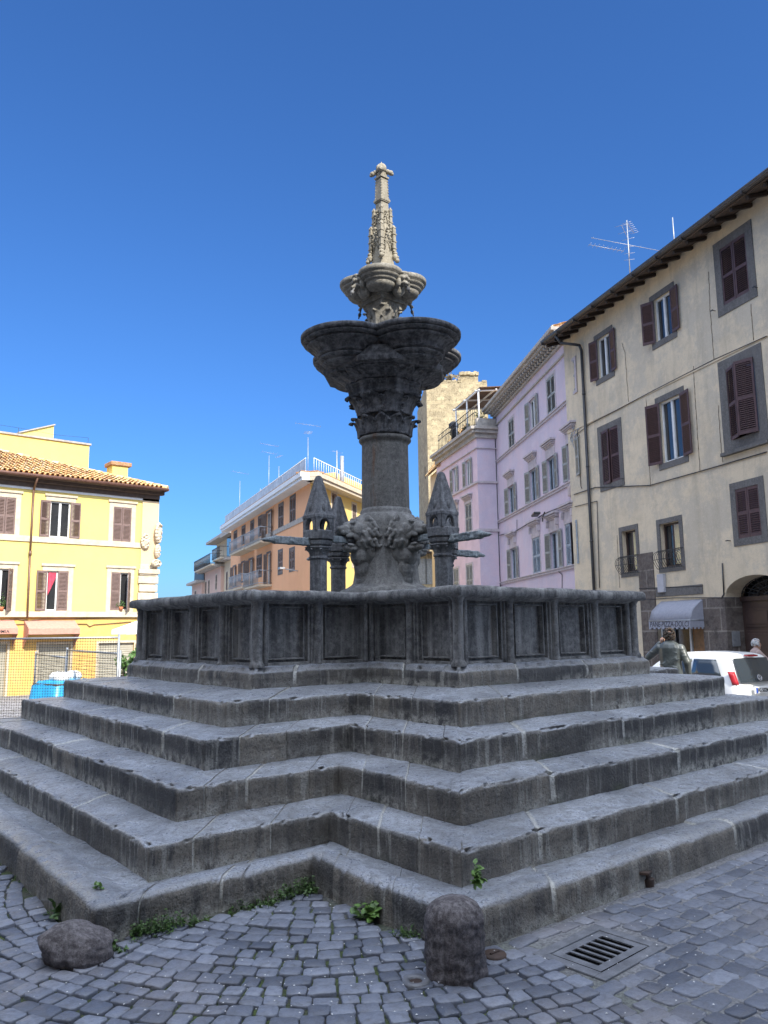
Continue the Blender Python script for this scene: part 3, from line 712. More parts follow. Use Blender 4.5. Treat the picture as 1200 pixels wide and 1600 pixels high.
sq(sp, (0, 0), 0.17, 0.17, 7.585, 7.615); sq(sp, (0, 0), 0.155, 0.15, 7.57, 7.63); sq(sp, (0, 0), 0.135, 0.115, 7.63, 7.93); sq(sp, (0, 0), 0.15, 0.15, 7.94, 7.965); sq(sp, (0, 0), 0.1, 0.12, 7.96, 8.03)
for tier, (hw, za, zb, w) in enumerate(((0.112, 6.82, 7.16, 0.052), (0.082, 7.13, 7.43, 0.044))):
    for sx in (-1, 1):
        for sy in (-1, 1):
            c = (sx*hw, sy*hw)
            sq(sp, c, w, w*0.9, za, zb)
            for f in (0.12, 0.42, 0.75): sq(sp, c, w*1.28, w*1.28, za+(zb-za)*f, za+(zb-za)*f+0.012)
            sp.ell((c[0], c[1], zb+0.012), (w*0.62, w*0.62, 0.022), seg=8, rings=6); sq(sp, c, w*1.1, 0.006, zb+0.02, zb+0.07)
    for k in range(4):
        Mz = Matrix.Rotation(k*math.pi/2, 4, 'Z'); y = -(hw+0.012 if tier == 0 else hw+0.008)
        def gable(p): return [tuple(Mz @ Vector(q)) for q in p]
        hh = zb-za
        for s in (-1, 1):
            a = Vector((s*hw*0.7, y, za+hh*0.1)); b = Vector((0, y, za+hh*0.86))
            a2 = Mz @ a; b2 = Mz @ b; sp.tube(a2, b2, 0.011, 0.009, 6)
            for q in (0.3, 0.5, 0.7, 0.88): sp.ell(a2.lerp(b2, q)+(Mz @ Vector((s*0.012, -0.008, 0.004))), (0.014, 0.014, 0.014), seg=6, rings=5)
            sp.tube(Mz @ Vector((s*hw*0.45, y+0.004, za)), Mz @ Vector((s*hw*0.3, y+0.004, za+hh*0.3)), 0.007, seg=6); sp.tube(Mz @ Vector((s*hw*0.3, y+0.004, za+hh*0.3)), Mz @ Vector((0, y+0.004, za+hh*0.45)), 0.007, seg=6)
        sp.ell(Mz @ Vector((0, y, za+hh*0.93)), (0.024, 0.024, 0.028), seg=8, rings=6)
rn = random.Random(8)
for sx in (-1, 1):
    for sy in (-1, 1):
        c = Vector((sx*0.125, sy*0.125, 6.74))
        sp.ell(c, (0.042, 0.042, 0.055)); sp.ell(c+Vector((sx*0.02, sy*0.02, -0.05)), (0.034, 0.034, 0.035)); sp.ell(c+Vector((sx*.03, sy*.03, 0.0)), (0.012, 0.012, 0.016)); sp.ell(c+Vector((0, 0, 0.055)), (0.036, 0.036, 0.025))
        for q in range(5): sp.ell(c+Vector((rn.uniform(-.035, .035), rn.uniform(-.035, .035), rn.uniform(-.07, .05))), (0.016, 0.016, 0.02), seg=6, rings=5)
for k in range(4):
    a = k*math.pi/2+math.pi/4
    for q in range(7):
        z = 7.64+q*0.043; rr = 0.135/2*1.38-0.0015*q
        sp.ell((rr*math.cos(a), rr*math.sin(a), z), (0.011, 0.011, 0.014), seg=6, rings=5)
    for q in (0, 1): sp.ell(((0.085+0.045*q)*math.cos(a), (0.085+0.045*q)*math.sin(a), 8.05-0.02*q), (0.04, 0.04, 0.036), seg=10, rings=7)
    sp.ell((0.15*math.cos(a), 0.15*math.sin(a), 8.01), (0.026, 0.026, 0.022), seg=8, rings=6)
    sp.ell((0.05*math.cos(a+math.pi/4), 0.05*math.sin(a+math.pi/4), 8.09), (0.04, 0.04, 0.06), seg=10, rings=7)
sp.ell((0, 0, 8.11), (0.072, 0.072, 0.075)); sp.lathe([(0.03, 8.17), (0.012, 8.19), (0.004, 8.215)], seg=8)
sp.v = [(x, y, z if z < 6.83 else 6.83+(z-6.83)*0.992) for x, y, z in sp.v]
sp.build('gothic_spire', M_SAND, FTN)
# four pinnacled piers with spouts
def pier(rz, gargoyle):
    o = thing('pinnacle_pier', '', '')
    for k in ('label', 'category'): del o[k]
    o.parent = FTN; o.rotation_euler = (0, 0, rz)
    c = Vector((1.08, 0, 0)); T = Matrix.Translation(c)
    def S(mb, prof, n=8, rot=math.pi/8):
        k = len(mb.v); stack(mb, prof, n, rot)
        for i in range(k, len(mb.v)): p = mb.v[i]; mb.v[i] = (p[0]+c.x, p[1], p[2])
    m = MB(); S(m, [(0.14, 1.6), (0.14, 1.9), (0.108, 1.95), (0.108, 2.5)]); m.build('shaft', M_PIER, o, bevel=0.004)
    m = MB(); S(m, [(0.108, 2.46), (0.125, 2.47), (0.125, 2.49), (0.11, 2.5), (0.12, 2.54), (0.15, 2.58), (0.17, 2.6), (0.17, 2.615), (0.14, 2.62), (0.17, 2.64), (0.178, 2.68), (0.16, 2.705)])
    for k in range(8):
        j = len(m.v); leaf(m, k*math.pi/4+0.39, 0.105, 2.49, 0.135, 2.57, 0.05, 0.035, 0.02, n=6, rib=0.006)
        for i in range(j, len(m.v)): p = m.v[i]; m.v[i] = (p[0]+c.x, p[1], p[2])
    S(m, [(0.19, 2.7), (0.195, 2.71), (0.195, 2.8), (0.185, 2.815)]); m.build('capital', M_PIER, o, bevel=0.004)
    m = MB()   # open arcade: four corner posts, four pointed arches
    h = 0.135; z0, z1 = 2.81, 2.99
    for k in range(4):
        Mz = T @ Matrix.Rotation(k*math.pi/2, 4, 'Z')
        w = 0.075; n = 7; arch = []
        for i in range(n+1):
            q = i/n; arch.append((-w*math.cos(q*math.pi/2)**0.9 if q < 1 else 0.0, z0+0.05+0.1*math.sin(q*math.pi/2)**1.0))
        left = [(-w, z0)]+arch
        pts = left+[(-x, z) for x, z in reversed(left[:-1])]
        out = [(-h, z0)]+[(-h+(i/(len(pts)-3))*2*h, z1) for i in range(len(pts)-2)]+[(h, z0)]
        fr = []
        for yy in (-h-0.004, -h+0.05):
            fr.append([Mz @ Vector((x, yy, z)) for x, z in out]); fr.append([Mz @ Vector((x, yy, z)) for x, z in pts])
        L = len(pts); vs = fr[0]+fr[1]+fr[2]+fr[3]
        fs = []
        for i in range(L-1):
            fs += [(i, i+1, L+i+1, L+i), (2*L+i, 3*L+i, 3*L+i+1, 2*L+i+1), (L+i, L+i+1, 3*L+i+1, 3*L+i)]
        m.add(vs, fs)
    m.box((c.x, 0, 2.985), (0.29, 0.29, 0.04))
    m.build('arcade', M_PIER, o, bevel=0.003, bseg=1)
    m = MB(); S(m, [(0.205, 3.0), (0.19, 3.02), (0.055, 3.47), (0.04, 3.5), (0.015, 3.515)], 4, math.pi/4)
    for k in range(4):
        a = k*math.pi/2; m.ell((c.x+0.115*math.cos(a), 0.115*math.sin(a), 3.09), (0.03, 0.03, 0.06), seg=8, rings=6)
    m.build('spirelet', M_PIER, o, bevel=0.012, bseg=2)
    m = MB()
    m.b2(0.62, 1.0, -0.04, 0.04, 2.69, 2.77); m.b2(1.12, 1.72, -0.045, 0.045, 2.625, 2.715)
    for x in (1.3, 1.5, 1.7): m.ell((x, 0, 2.67), (0.05, 0.056, 0.055))
    m.ell((1.83, 0, 2.66), (0.05, 0.03, 0.025)); m.tube((1.72, 0, 2.67), (1.86, 0, 2.66), 0.045, 0.02, 8)
    m.tube((1.86, 0, 2.66), (1.9, 0, 2.655), 0.008, seg=6)
    rs = random.Random(17)
    for q in range(22): m.ell((rs.uniform(1.15, 1.8), rs.choice((-1, 1))*rs.uniform(0.03, 0.048), rs.uniform(2.64, 2.71)), (rs.uniform(.02, .05), 0.014, rs.uniform(.012, .02)), (rs.uniform(-.5, .5), rs.uniform(-.5, .5), 0), 8, 6)
    m.build('spout', M_SPOUT, o, remesh=0.009, smooth=1)
for k in range(4): pier(k*math.pi/2, 0)
# ------------------------------------------------------------------ buildings: materials
M_CREAM = plaster('old cream plaster', (0.7, 0.585, 0.42), (0.38, 0.33, 0.25), 0.5, (0.42, 0.36, 0.265), patch=(0.5, 0.445, 0.355))
M_LILAC = plaster('lilac plaster', (0.6, 0.515, 0.59), (0.47, 0.42, 0.5), 0.4, (0.68, 0.62, 0.66), patch=(0.63, 0.5, 0.55))
M_YELLOW = plaster('yellow plaster', (0.8, 0.63, 0.19), (0.7, 0.56, 0.22), 0.15, (0.78, 0.62, 0.24))
M_OCHRE = plaster('ochre plaster', (0.74, 0.47, 0.14), (0.5, 0.36, 0.16), 0.4, (0.7, 0.5, 0.25))
M_PEACH = plaster('peach plaster', (0.74, 0.55, 0.33), (0.6, 0.46, 0.3), 0.2, (0.7, 0.55, 0.36))
M_ORANGE = plaster('orange plaster', (0.82, 0.44, 0.24), (0.7, 0.36, 0.2), 0.25, (0.84, 0.5, 0.29))
M_ORANGEY = plaster('warm yellow plaster', (0.82, 0.6, 0.2), (0.7, 0.5, 0.2), 0.2, (0.75, 0.55, 0.25))
M_BEIGE = plaster('beige plaster', (0.62, 0.5, 0.34), (0.4, 0.33, 0.25), 0.3, (0.55, 0.45, 0.33))
M_SALMON = plaster('salmon plaster', (0.62, 0.42, 0.33), (0.45, 0.32, 0.26), 0.3, (0.6, 0.45, 0.38))
M_BASALT = mat_lava('grey peperino trim', (0.095, 0.09, 0.086), (0.15, 0.142, 0.134), (0.2, 0.19, 0.18), 0.2)
M_TRAV = simple('pale travertine trim', (0.6, 0.51, 0.37), 0.8, 0.22, 5, 0.3)
M_LILTRIM = simple('dusty grey pink trim', (0.5, 0.44, 0.45), 0.8, 0.2, 5, 0.2)
M_CORN = simple('weathered cornice stone', (0.43, 0.39, 0.34), 0.85, 0.3, 5, 0.3)
M_WOODROOF = simple('dark old rafters', (0.045, 0.03, 0.022), 0.85, 0.4, 8, 0.3)
M_SOFFIT = simple('brown eaves boards', (0.11, 0.075, 0.055), 0.85, 0.3, 6, 0.2)
M_GUTTER = simple('painted brown gutter', (0.085, 0.073, 0.064), 0.45, 0.25, 6, 0.1, metallic=0.3)
M_PIPE = simple('dark lead downpipe', (0.055, 0.055, 0.058), 0.5, 0.25, 6, 0.1, metallic=0.3)
M_PIPEB = simple('brown downpipe', (0.2, 0.11, 0.07), 0.5, 0.25, 6, 0.1, metallic=0.2)
M_SHMAR = simple('faded maroon shutter', (0.085, 0.045, 0.046), 0.6, 0.25, 9, 0.15)
M_SHBRN = simple('brown painted shutter', (0.19, 0.125, 0.105), 0.6, 0.22, 9, 0.15)
M_SHGRN = simple('grey green shutter', (0.3, 0.31, 0.295), 0.65, 0.25, 9, 0.15)
M_SHBLU = simple('blue grey shutter', (0.3, 0.36, 0.42), 0.65, 0.25, 9, 0.15)
M_SHTAN = simple('taupe shutter', (0.22, 0.16, 0.13), 0.65, 0.25, 9, 0.15)
M_SASHW = simple('white window sash', (0.66, 0.66, 0.64), 0.45, 0.1, 6, 0.05)
M_SASHB = simple('dark wooden sash', (0.06, 0.035, 0.028), 0.5, 0.25, 9, 0.1)
def mat_glass():
    t = NT('window glass over dark room'); c = t.coord()
    n = t.noise(c, 1.2, 2)
    return t.fin(t.mix(n, (0.012, 0.014, 0.017), (0.035, 0.036, 0.038)), 0.045, t.bump(t.noise(c, 2.2, 2), 0.04, 0.02), Specular_IOR_Level=0.9)
M_GLASS = mat_glass()
M_CURTAIN = simple('white curtain behind glass', (0.5, 0.52, 0.54), 0.35, 0.2, 4, 0.1)
M_REDCUR = simple('red curtain', (0.6, 0.05, 0.09), 0.7, 0.25, 8, 0.3)
def mat_tile():
    t = NT('weathered terracotta tiles'); c = t.coord()
    tone = t.attr('tone'); n1 = t.noise(c, 2.0, 5); n2 = t.noise(c, 18, 4)
    cc = t.ramp(tone, [(0.0, (0.36, 0.17, 0.07)), (0.35, (0.66, 0.36, 0.12)), (0.7, (0.76, 0.48, 0.18)), (1.0, (0.6, 0.48, 0.3))])
    cc = t.mix(t.ramp(n2, [(0.45, 0.0), (0.7, 0.6)]), cc, (0.5, 0.43, 0.3)); cc = t.mix(t.ramp(n1, [(0.5, 0.0), (0.75, 0.5)]), cc, (0.16, 0.11, 0.07))
    return t.fin(cc, 0.9, t.bump(n2, 0.4, 0.01))
M_TILE = mat_tile()
def mat_blocks(name, c0, c1, c2, sc, mortar=(0.3, 0.26, 0.2)):
    t = NT(name); co = t.coord()
    sp_ = t.n('SeparateXYZ', {0: co}); v = t.n('CombineXYZ', {0: t.math('ADD', sp_.outputs[0], sp_.outputs[1]), 1: sp_.outputs[2], 2: 0.0}).outputs[0]
    wob = t.noise(co, 1.5, 3, out='Color'); v = t.n('MixRGB', {0: 0.035, 1: v, 2: wob}, blend_type='ADD').outputs[0]
    br = t.n('TexBrick', {'Vector': v, 'Scale': sc, 'Mortar Size': 0.014, 'Mortar Smooth': 0.3, 'Bias': 0.1, 'Brick Width': 0.62, 'Row Height': 0.36, 'Color1': (*c0, 1), 'Color2': (*c1, 1), 'Mortar': (*mortar, 1)})
    n1 = t.noise(co, 1.1, 5); n2 = t.noise(co, 9, 5, 0.65)
    cc = t.mix(t.ramp(n2, [(0.42, 0.0), (0.7, 0.7)]), br.outputs[0], c2)
    cc = t.mix(t.ramp(n1, [(0.45, 0.0), (0.75, 0.45)]), cc, tuple(x*0.55 for x in c1))
    cc = t.mix(t.ramp(t.noise(co, 3.2, 6, 0.75), [(0.36, 0.75), (0.5, 0.0)]), cc, tuple(x*0.45 for x in c1))
    b = t.bump(br.outputs['Fac'], -0.4, 0.03); b = t.bump(n2, 0.6, 0.05, b)
    return t.fin(cc, 0.92, b)
M_TOWER = mat_blocks('tufa block masonry', (0.46, 0.37, 0.21), (0.27, 0.21, 0.12), (0.55, 0.46, 0.29), 1.05, (0.24, 0.2, 0.12))
M_RUST = mat_blocks('dark peperino ashlar', (0.135, 0.105, 0.088), (0.11, 0.09, 0.08), (0.18, 0.16, 0.14), 0.55, (0.25, 0.22, 0.19))

# ------------------------------------------------------------------ building kit
class Bld:
    def __init__(s, name, label, cat, px, py, dep, az, z0=-0.5, P=None, group=None):
        P = Vector(P) if P is not None else at_depth(px, py, dep)
        s.t = R_(az); s.u = Vector((math.cos(s.t), math.sin(s.t), 0)); s.nrm = Vector((s.u.y, -s.u.x, 0))
        s.P = P; s.z0 = z0
        s.root = thing(name, label, cat, (P.x, P.y, z0), s.t, group)
    def loc(s, px, py, y=0.0):
        q = on_plane(px, py, s.P - s.nrm*y, s.nrm)
        return ((q-s.P).dot(s.u), q.z-s.z0)
    def rect(s, xl, xr, yt, yb):
        ym, xc = (yt+yb)/2, (xl+xr)/2
        return (s.loc(xl, ym)[0], s.loc(xr, ym)[0], s.loc(xc, yb)[1], s.loc(xc, yt)[1])
    def sub(s, az, P, z0=None):
        b = object.__new__(Bld); b.t = R_(az); b.u = Vector((math.cos(b.t), math.sin(b.t), 0)); b.nrm = Vector((b.u.y, -b.u.x, 0)); b.P = Vector(P); b.z0 = s.z0
        o = bpy.data.objects.new('facade', None); COL.objects.link(o); o.parent = s.root
        Mi = Matrix.Translation((s.P.x, s.P.y, s.z0)) @ Matrix.Rotation(s.t, 4, 'Z')
        o.matrix_basis = Mi.inverted() @ (Matrix.Translation((P[0], P[1], s.z0)) @ Matrix.Rotation(b.t, 4, 'Z'))
        b.root = o; return b
def wall(B, x0, x1, z0, z1, holes, mat, reveal=0.22, mreveal=None, y=0.0):
    mb = MB()
    X = sorted({x0, x1, *[h[0] for h in holes], *[h[1] for h in holes]}); Z = sorted({z0, z1, *[h[2] for h in holes], *[h[3] for h in holes]})
    X = [v for v in X if x0 <= v <= x1]; Z = [v for v in Z if z0 <= v <= z1]
    for i in range(len(X)-1):
        for j in range(len(Z)-1):
            cx, cz = (X[i]+X[i+1])/2, (Z[j]+Z[j+1])/2
            if any(h[0] < cx < h[1] and h[2] < cz < h[3] for h in holes): continue
            mb.quad((X[i], y, Z[j]), (X[i+1], y, Z[j]), (X[i+1], y, Z[j+1]), (X[i], y, Z[j+1]))
    for a, b, c, d in holes:
        mb.quad((a, y, c), (a, y+reveal, c), (a, y+reveal, d), (a, y, d)); mb.quad((b, y, c), (b, y, d), (b, y+reveal, d), (b, y+reveal, c))
        mb.quad((a, y, c), (b, y, c), (b, y+reveal, c), (a, y+reveal, c)); mb.quad((a, y, d), (a, y+reveal, d), (b, y+reveal, d), (b, y, d))
    return mb
def body(mb, x0, x1, z0, z1, dep, y=0.0, left=True, right=True):
    if left: mb.quad((x0, y, z0), (x0, y, z1), (x0, y+dep, z1), (x0, y+dep, z0))
    if right: mb.quad((x1, y, z0), (x1, y+dep, z0), (x1, y+dep, z1), (x1, y, z1))
    mb.quad((x1, y+dep, z0), (x0, y+dep, z0), (x0, y+dep, z1), (x1, y+dep, z1)); mb.quad((x0, y, z1), (x1, y, z1), (x1, y+dep, z1), (x0, y+dep, z1))
def shutter_mesh(w, h, side, slat=0.055):
    # hinge on x=0, leaf runs to +w (side=1) or -w (side=-1); outer face towards -y
    mb = MB(); fr = min(0.055, w*0.16); t = 0.035; s = side
    mb.b2(0, s*fr, -t, 0, 0, h); mb.b2(s*(w-fr), s*w, -t, 0, 0, h)
    rails = [(0, 0.09), (h*0.46, h*0.46+0.09), (h-0.09, h)]
    for a, b in rails: mb.b2(s*fr, s*(w-fr), -t, 0, a, b)
    for (a, b) in ((0.09, h*0.46), (h*0.46+0.09, h-0.09)):
        n = max(3, int((b-a)/slat))
        for i in range(n):
            z = a+(b-a)*(i+0.5)/n
            mb.box((s*w/2, -t*0.5, z), (w-2*fr, 0.006, slat*1.12), rot=(R_(-40), 0, 0))
    return mb
def shutter(B, par, x, z, w, h, side, theta, mat, y=-0.03, slat=0.055):
    o = shutter_mesh(w, h, side, slat).build('shutter', mat, par)
    a = R_(theta)
    o.location = (x, y, z); o.rotation_euler = (0, 0, -a if side > 0 else a)
    return o
def window(B, r, sur=0.18, mtrim=None, msash=None, msh=None, th=(170, 170), proud=0.025, sill=0.0, head=0.0, ped=None, hw=0.0, sash=True, curtain=False, yrec=0.13, slat=0.055, name='window', surb=None, mull=True, shh=None):
    x0, x1, z0, z1 = r; mb = MB(); w = x1-x0; surb = sur if surb is None else surb
    if sur > 0:
        mb.b2(x0-sur, x0, -proud, 0.02, z0-surb, z1+sur); mb.b2(x1, x1+sur, -proud, 0.02, z0-surb, z1+sur)
        mb.b2(x0, x1, -proud, 0.02, z1, z1+sur)
        if surb > 0: mb.b2(x0, x1, -proud, 0.02, z0-surb, z0)
    if sill: mb.b2(x0-max(sur, 0.1)-0.04, x1+max(sur, 0.1)+0.04, -sill, 0.02, z0-surb-0.1, z0-surb)
    if head: mb.b2(x0-sur-0.06, x1+sur+0.06, -head, 0.02, z1+sur, z1+sur+0.1)
    if ped:   # separate moulded hood above the window
        zz = z1+ped[0]; e = 0.22
        mb.b2(x0-0.1, x1+0.1, -0.04, 0.02, z1+0.0, zz)
        for k, (a, b, c) in enumerate(((0.02, 0.08, 0.0), (0.07, 0.14, 0.06), (0.11, 0.2, 0.12), (0.16, 0.25, 0.2))):
            mb.b2(x0-a-0.06, x1+a+0.06, -b, 0.02, zz+c, zz+c+0.06 if k < 3 else zz+c+0.09)
        if ped[1]:
            for xx in (x0-0.1, x1+0.02): mb.b2(xx, xx+0.1, -0.16, 0.02, zz-0.28, zz)
    par = mb.build(name, mtrim, B.root, bevel=0.006 if sur > 0.05 else 0) if mb.v else None
    if par is None:
        par = bpy.data.objects.new(name, None); COL.objects.link(par); par.parent = B.root
    if sash:
        m = MB(); f = 0.06; y0, y1 = yrec-0.05, yrec-0.005
        m.b2(x0, x0+f, y0, y1, z0, z1); m.b2(x1-f, x1, y0, y1, z0, z1); m.b2(x0+f, x1-f, y0, y1, z0, z0+f); m.b2(x0+f, x1-f, y0, y1, z1-f, z1)
        if mull: m.b2((x0+x1)/2-f*0.8, (x0+x1)/2+f*0.8, y0-0.01, y1, z0+f, z1-f)
        m.build('sash', msash or M_SASHB, par)
        p = MB(); p.quad((x0, yrec, z0), (x1, yrec, z0), (x1, yrec, z1), (x0, yrec, z1)); p.build('pane', M_GLASS, par)
        if curtain:
            q = MB(); n = 14
            a, b = (x0+0.55*w, x1-0.05) if curtain == 'r' else ((x0+0.05, x0+0.45*w) if curtain == 'l' else (x0+0.05, x1-0.05))
            vs = []
            for i in range(n+1):
                x = a+(b-a)*i/n; yy = yrec-0.055+0.012*math.sin(i*2.2); vs += [(x, yy, z0+0.08), (x, yy, z1-0.05)]
            q.add(vs, [(2*i, 2*i+2, 2*i+3, 2*i+1) for i in range(n)], True); q.build('curtain', M_CURTAIN, par)
    if msh is not None:
        hh = (z1-z0)*(shh or 1.0); lw = w/2
        if hw: lw = hw
        if th[0] is not None: shutter(B, par, x0-0.0, z0, lw-0.006, hh, 1, th[0], msh, y=-0.035 if th[0] > 20 else 0.03, slat=slat)
        if th[1] is not None: shutter(B, par, x1+0.0, z0, lw-0.006, hh, -1, th[1], msh, y=-0.035 if th[1] > 20 else 0.03, slat=slat)
    return par
def tiles(B, name, O, U, V, wid, lng, clip=None, pitch=0.21, row=0.36, mat=None, base=True, under=None, seed=1):
    O = Vector(O); U = Vector(U).normalized(); V = Vector(V).normalized(); N = U.cross(V).normalized(); rn = random.Random(seed)
    mb = MB(); tone = []
    for i in range(int(wid/pitch)):
        x = (i+0.5)*pitch
        for j in range(int(lng/row)+1):
            v0 = j*row
            if clip and not clip(x, v0+row*0.5): continue
            v1 = v0+row*1.12; ra, rb = pitch*0.40, pitch*0.33; sk = rn.uniform(-.012, .012); lift = rn.uniform(0, .012)
            vs = []
            for (v, r, z) in ((v0, ra, 0.045), (v1, rb, 0.01)):
                for k in range(6):
                    a = math.pi*k/5; vs.append(O+U*(x+sk-r*math.cos(a))+V*v+N*(r*math.sin(a)*0.9+z+lift))
            vs += [O+U*(x+sk)+V*v0+N*(0.045+lift)]
            mb.add(vs, [(k, k+1, 6+k+1, 6+k) for k in range(5)], True); mb.add([], [])
            tn = rn.random(); tone += [tn]*len(vs)
            # channel tile between
            vs = []
            for (v, z) in ((v0, 0.03), (v1, 0.0)):
                for k in range(4):
                    a = math.pi+math.pi*k/3; vs.append(O+U*(x+pitch/2-pitch*0.36*math.cos(a)*-1)+V*v+N*(0.05+z+0.06*math.sin(a)))
            mb.add(vs, [(k, k+1, 4+k+1, 4+k) for k in range(3)], True); tone += [tn*0.6]*len(vs)
    mb.a = {'tone': tone}
    return mb.build(name, mat or M_TILE, B.root)
def cv(ox, oy, s):
    return lambda x, y: (ox+x/s, oy+y/s)
def pr(B, Z, xl, xr, yt, yb):
    a = Z(xl, yt); b = Z(xr, yb); return B.rect(a[0], b[0], a[1], b[1])

# ------------------------------------------------------------------ cream palazzo (right)
CR = Bld('palazzo', 'tall cream plaster house on the right with maroon shutters, dark wooden eaves and arched door', 'building', 1050, 979, 24, 246.7, -0.5)
A = cv(820, 260, 3.158); Bc = cv(820, 700, 3.158)
X0, X1 = -5.75, CREAM_END; ZT = 13.9
w1 = pr(CR, A, 361, 424, 833, 1036); w2 = pr(CR, A, 640, 726, 632, 850); w3 = pr(CR, A, 970, 1103, 360, 658)
w4 = pr(CR, A, 382, 468, 1290, 1562); w5 = pr(CR, A, 672, 778, 1140, 1452); w6 = pr(CR, A, 1004, 1148, 965, 1335)
w7 = pr(CR, Bc, 484, 553, 405, 612); w8 = pr(CR, Bc, 672, 769, 366, 585); w9 = pr(CR, Bc, 1047, 1164, 190, 440)
# repeat the bay rhythm beyond the frame
extra = []
for k in range(1, 5):
    dx = (w3[0]-w2[0])*k
    if w3[1]+dx+0.3 < X1: extra += [(w3[0]+dx, w3[1]+dx, w3[2], w3[3]), (w6[0]+dx, w6[1]+dx, w6[2], w6[3]), (w9[0]+dx, w9[1]+dx, w9[2], w9[3])]
ZP = cv(1000, 880, 6)
pL = CR.loc(*ZP(820, 600))[0]; psp = CR.loc(*ZP(820, 322))[1]; ptop = CR.loc(*ZP(1085, 105))[1]
prad = ptop-psp; prx = 1.15; pcx = pL+prx; pR = pcx+prx
aw0, aw1 = CR.loc(*ZP(160, 620))[0], CR.loc(*ZP(600, 620))[0]; awt = CR.loc(*ZP(590, 330))[1]
shop = (aw0+0.05, aw1, 0.02, awt-0.15)
holes = [w1, w2, w3, w4, w5, w6, w7, w8, w9, shop, (pL, pR, 0.02, ptop)]+extra
mb = wall(CR, X0, X1, -0.6, ZT, holes, M_CREAM)
body(mb, X0, X1, -0.6, ZT, 11.0)
# spandrels of the arch
n = 14; arc = [(pcx-prx*math.cos(math.pi*i/n), psp+prad*math.sin(math.pi*i/n)) for i in range(n+1)]
for i in range(n):
    (xa, za), (xb, zb) = arc[i], arc[i+1]
    mb.quad((xa, 0, za), (xb, 0, zb), (xb, 0, ptop), (xa, 0, ptop)); mb.quad((xa, 0, za), (xa, 0.6, za), (xb, 0.6, zb), (xb, 0, zb))
mb.build('wall', M_CREAM, CR.root)
for r, th, cur in ((w1, (165, 172), 'r'), (w2, (150, 172), 'r'), (w5, (160, 170), 'r')): window(CR, r, 0.2, M_BASALT, M_SASHW, M_SHMAR, th, curtain=False)
window(CR, w3, 0.26, M_BASALT, M_SASHW, M_SHMAR, (2, 2), sash=False); window(CR, w4, 0.22, M_BASALT, M_SASHB, M_SHMAR, (8, 1), sash=False)
window(CR, w6, 0.3, M_BASALT, M_SASHB, M_SHMAR, (20, 22), sash=True, sill=0.14); window(CR, w9, 0.2, M_BASALT, M_SASHB, M_SHMAR, (1, 1), sash=False)
for i, r in enumerate(extra): window(CR, r, 0.24, M_BASALT, M_SASHB, M_SHMAR, (2, 2), sash=False)
M_REFL = simple('reflecting window pane', (0.7, 0.72, 0.74), 0.06, 0.05, 3, 0.0, metallic=0.75)
for r in (w7, w8):
    o = window(CR, r, 0.16, M_BASALT, M_SASHB, None, yrec=0.2)
    m = MB(); xm = (r[0]+r[1])/2+0.05; wq = r[1]-xm-0.05; aq = R_(7.7); m.quad((xm, 0.13, r[2]+0.07), (xm+wq*math.cos(aq), 0.13+wq*math.sin(aq)*-1+0.06, r[2]+0.07), (xm+wq*math.cos(aq), 0.13-wq*math.sin(aq)+0.06, r[3]-0.07), (xm, 0.13, r[3]-0.07)); m.build('ajar_pane', M_REFL, o)
    g_ = MB(); n = 11   # bulging iron balcony grille
    hz = (r[3]-r[2])*0.42
    def gp(s_, q): return (r[0]-0.12+(r[1]-r[0]+0.24)*s_, -0.06-0.2*math.sin(math.pi*min(1, max(0, (1-q))**0.7*0.95))*(1 if True else 0), r[2]-0.05+hz*q)
    for i in range(n+1):
        pts = [gp(i/n, q/8) for q in range(9)]
        g_.path(pts, 0.009, 5)
    for q in (0.02, 0.5, 1.0): g_.path([gp(i/n, q) for i in range(n+1)], 0.011, 5)
    for s_ in (0, 1): g_.tube(gp(s_, 1.0), (gp(s_, 1)[0], 0.03, gp(s_, 1)[2]), 0.01, seg=5); g_.tube(gp(s_, 0.02), (gp(s_, 0)[0], 0.03, gp(s_, 0)[2]), 0.01, seg=5)
    g_.build('balcony_grille', M_DARKMETAL, o)
# door, fanlight, stone piers
D = MB(); yd = 0.55
D.b2(pL-0.02, pR+0.02, yd, yd+0.06, 0.0, psp-0.1)
for s_ in (0, 1):
    a = pL+0.1+s_*(pR-pL)/2; b = a+(pR-pL)/2-0.2
    for (c, d) in ((0.15, 1.05), (1.15, 1.95), (2.05, psp-0.3)):
        if d > c: D.b2(a, b, yd-0.03, yd, c, d); D.b2(a+0.08, b-0.08, yd-0.05, yd-0.03, c+0.08, d-0.08)
D.build('door', M_SASHB, CR.root, bevel=0.008)
D = MB(); D.b2(pL, pR, yd-0.06, yd+0.05, psp-0.1, psp+0.02); D.build('transom', M_SASHB, CR.root)
D = MB(); c = Vector((pcx, yd-0.02, psp+0.02))
for i in range(13):
    a = math.pi*i/12; v = Vector((math.cos(a)*prx, 0, math.sin(a)*prad)); D.tube(c+v*0.45, c+v*0.98, 0.014, seg=5)
for rr in (0.22, 0.45, 0.72, 0.97): D.path([c+Vector((rr*prx*math.cos(math.pi*i/16), 0, rr*prad*math.sin(math.pi*i/16))) for i in range(17)], 0.016, 5)
for i in range(1, 7): a = math.pi*i/7; D.tube(c, c+Vector((math.cos(a)*prx, 0, math.sin(a)*prad))*0.45, 0.012, seg=5)
D.build('fanlight_grille', M_DARKMETAL, CR.root)
D = MB(); D.quad((pL, yd+0.15, psp), (pR, yd+0.15, psp), (pR, yd+0.15, ptop), (pL, yd+0.15, ptop)); D.build('fanlight_glass', M_GLASS, CR.root)
D = MB(); s0 = CR.loc(*ZP(600, 600))[0]; zt = CR.loc(*ZP(700, 325))[1]
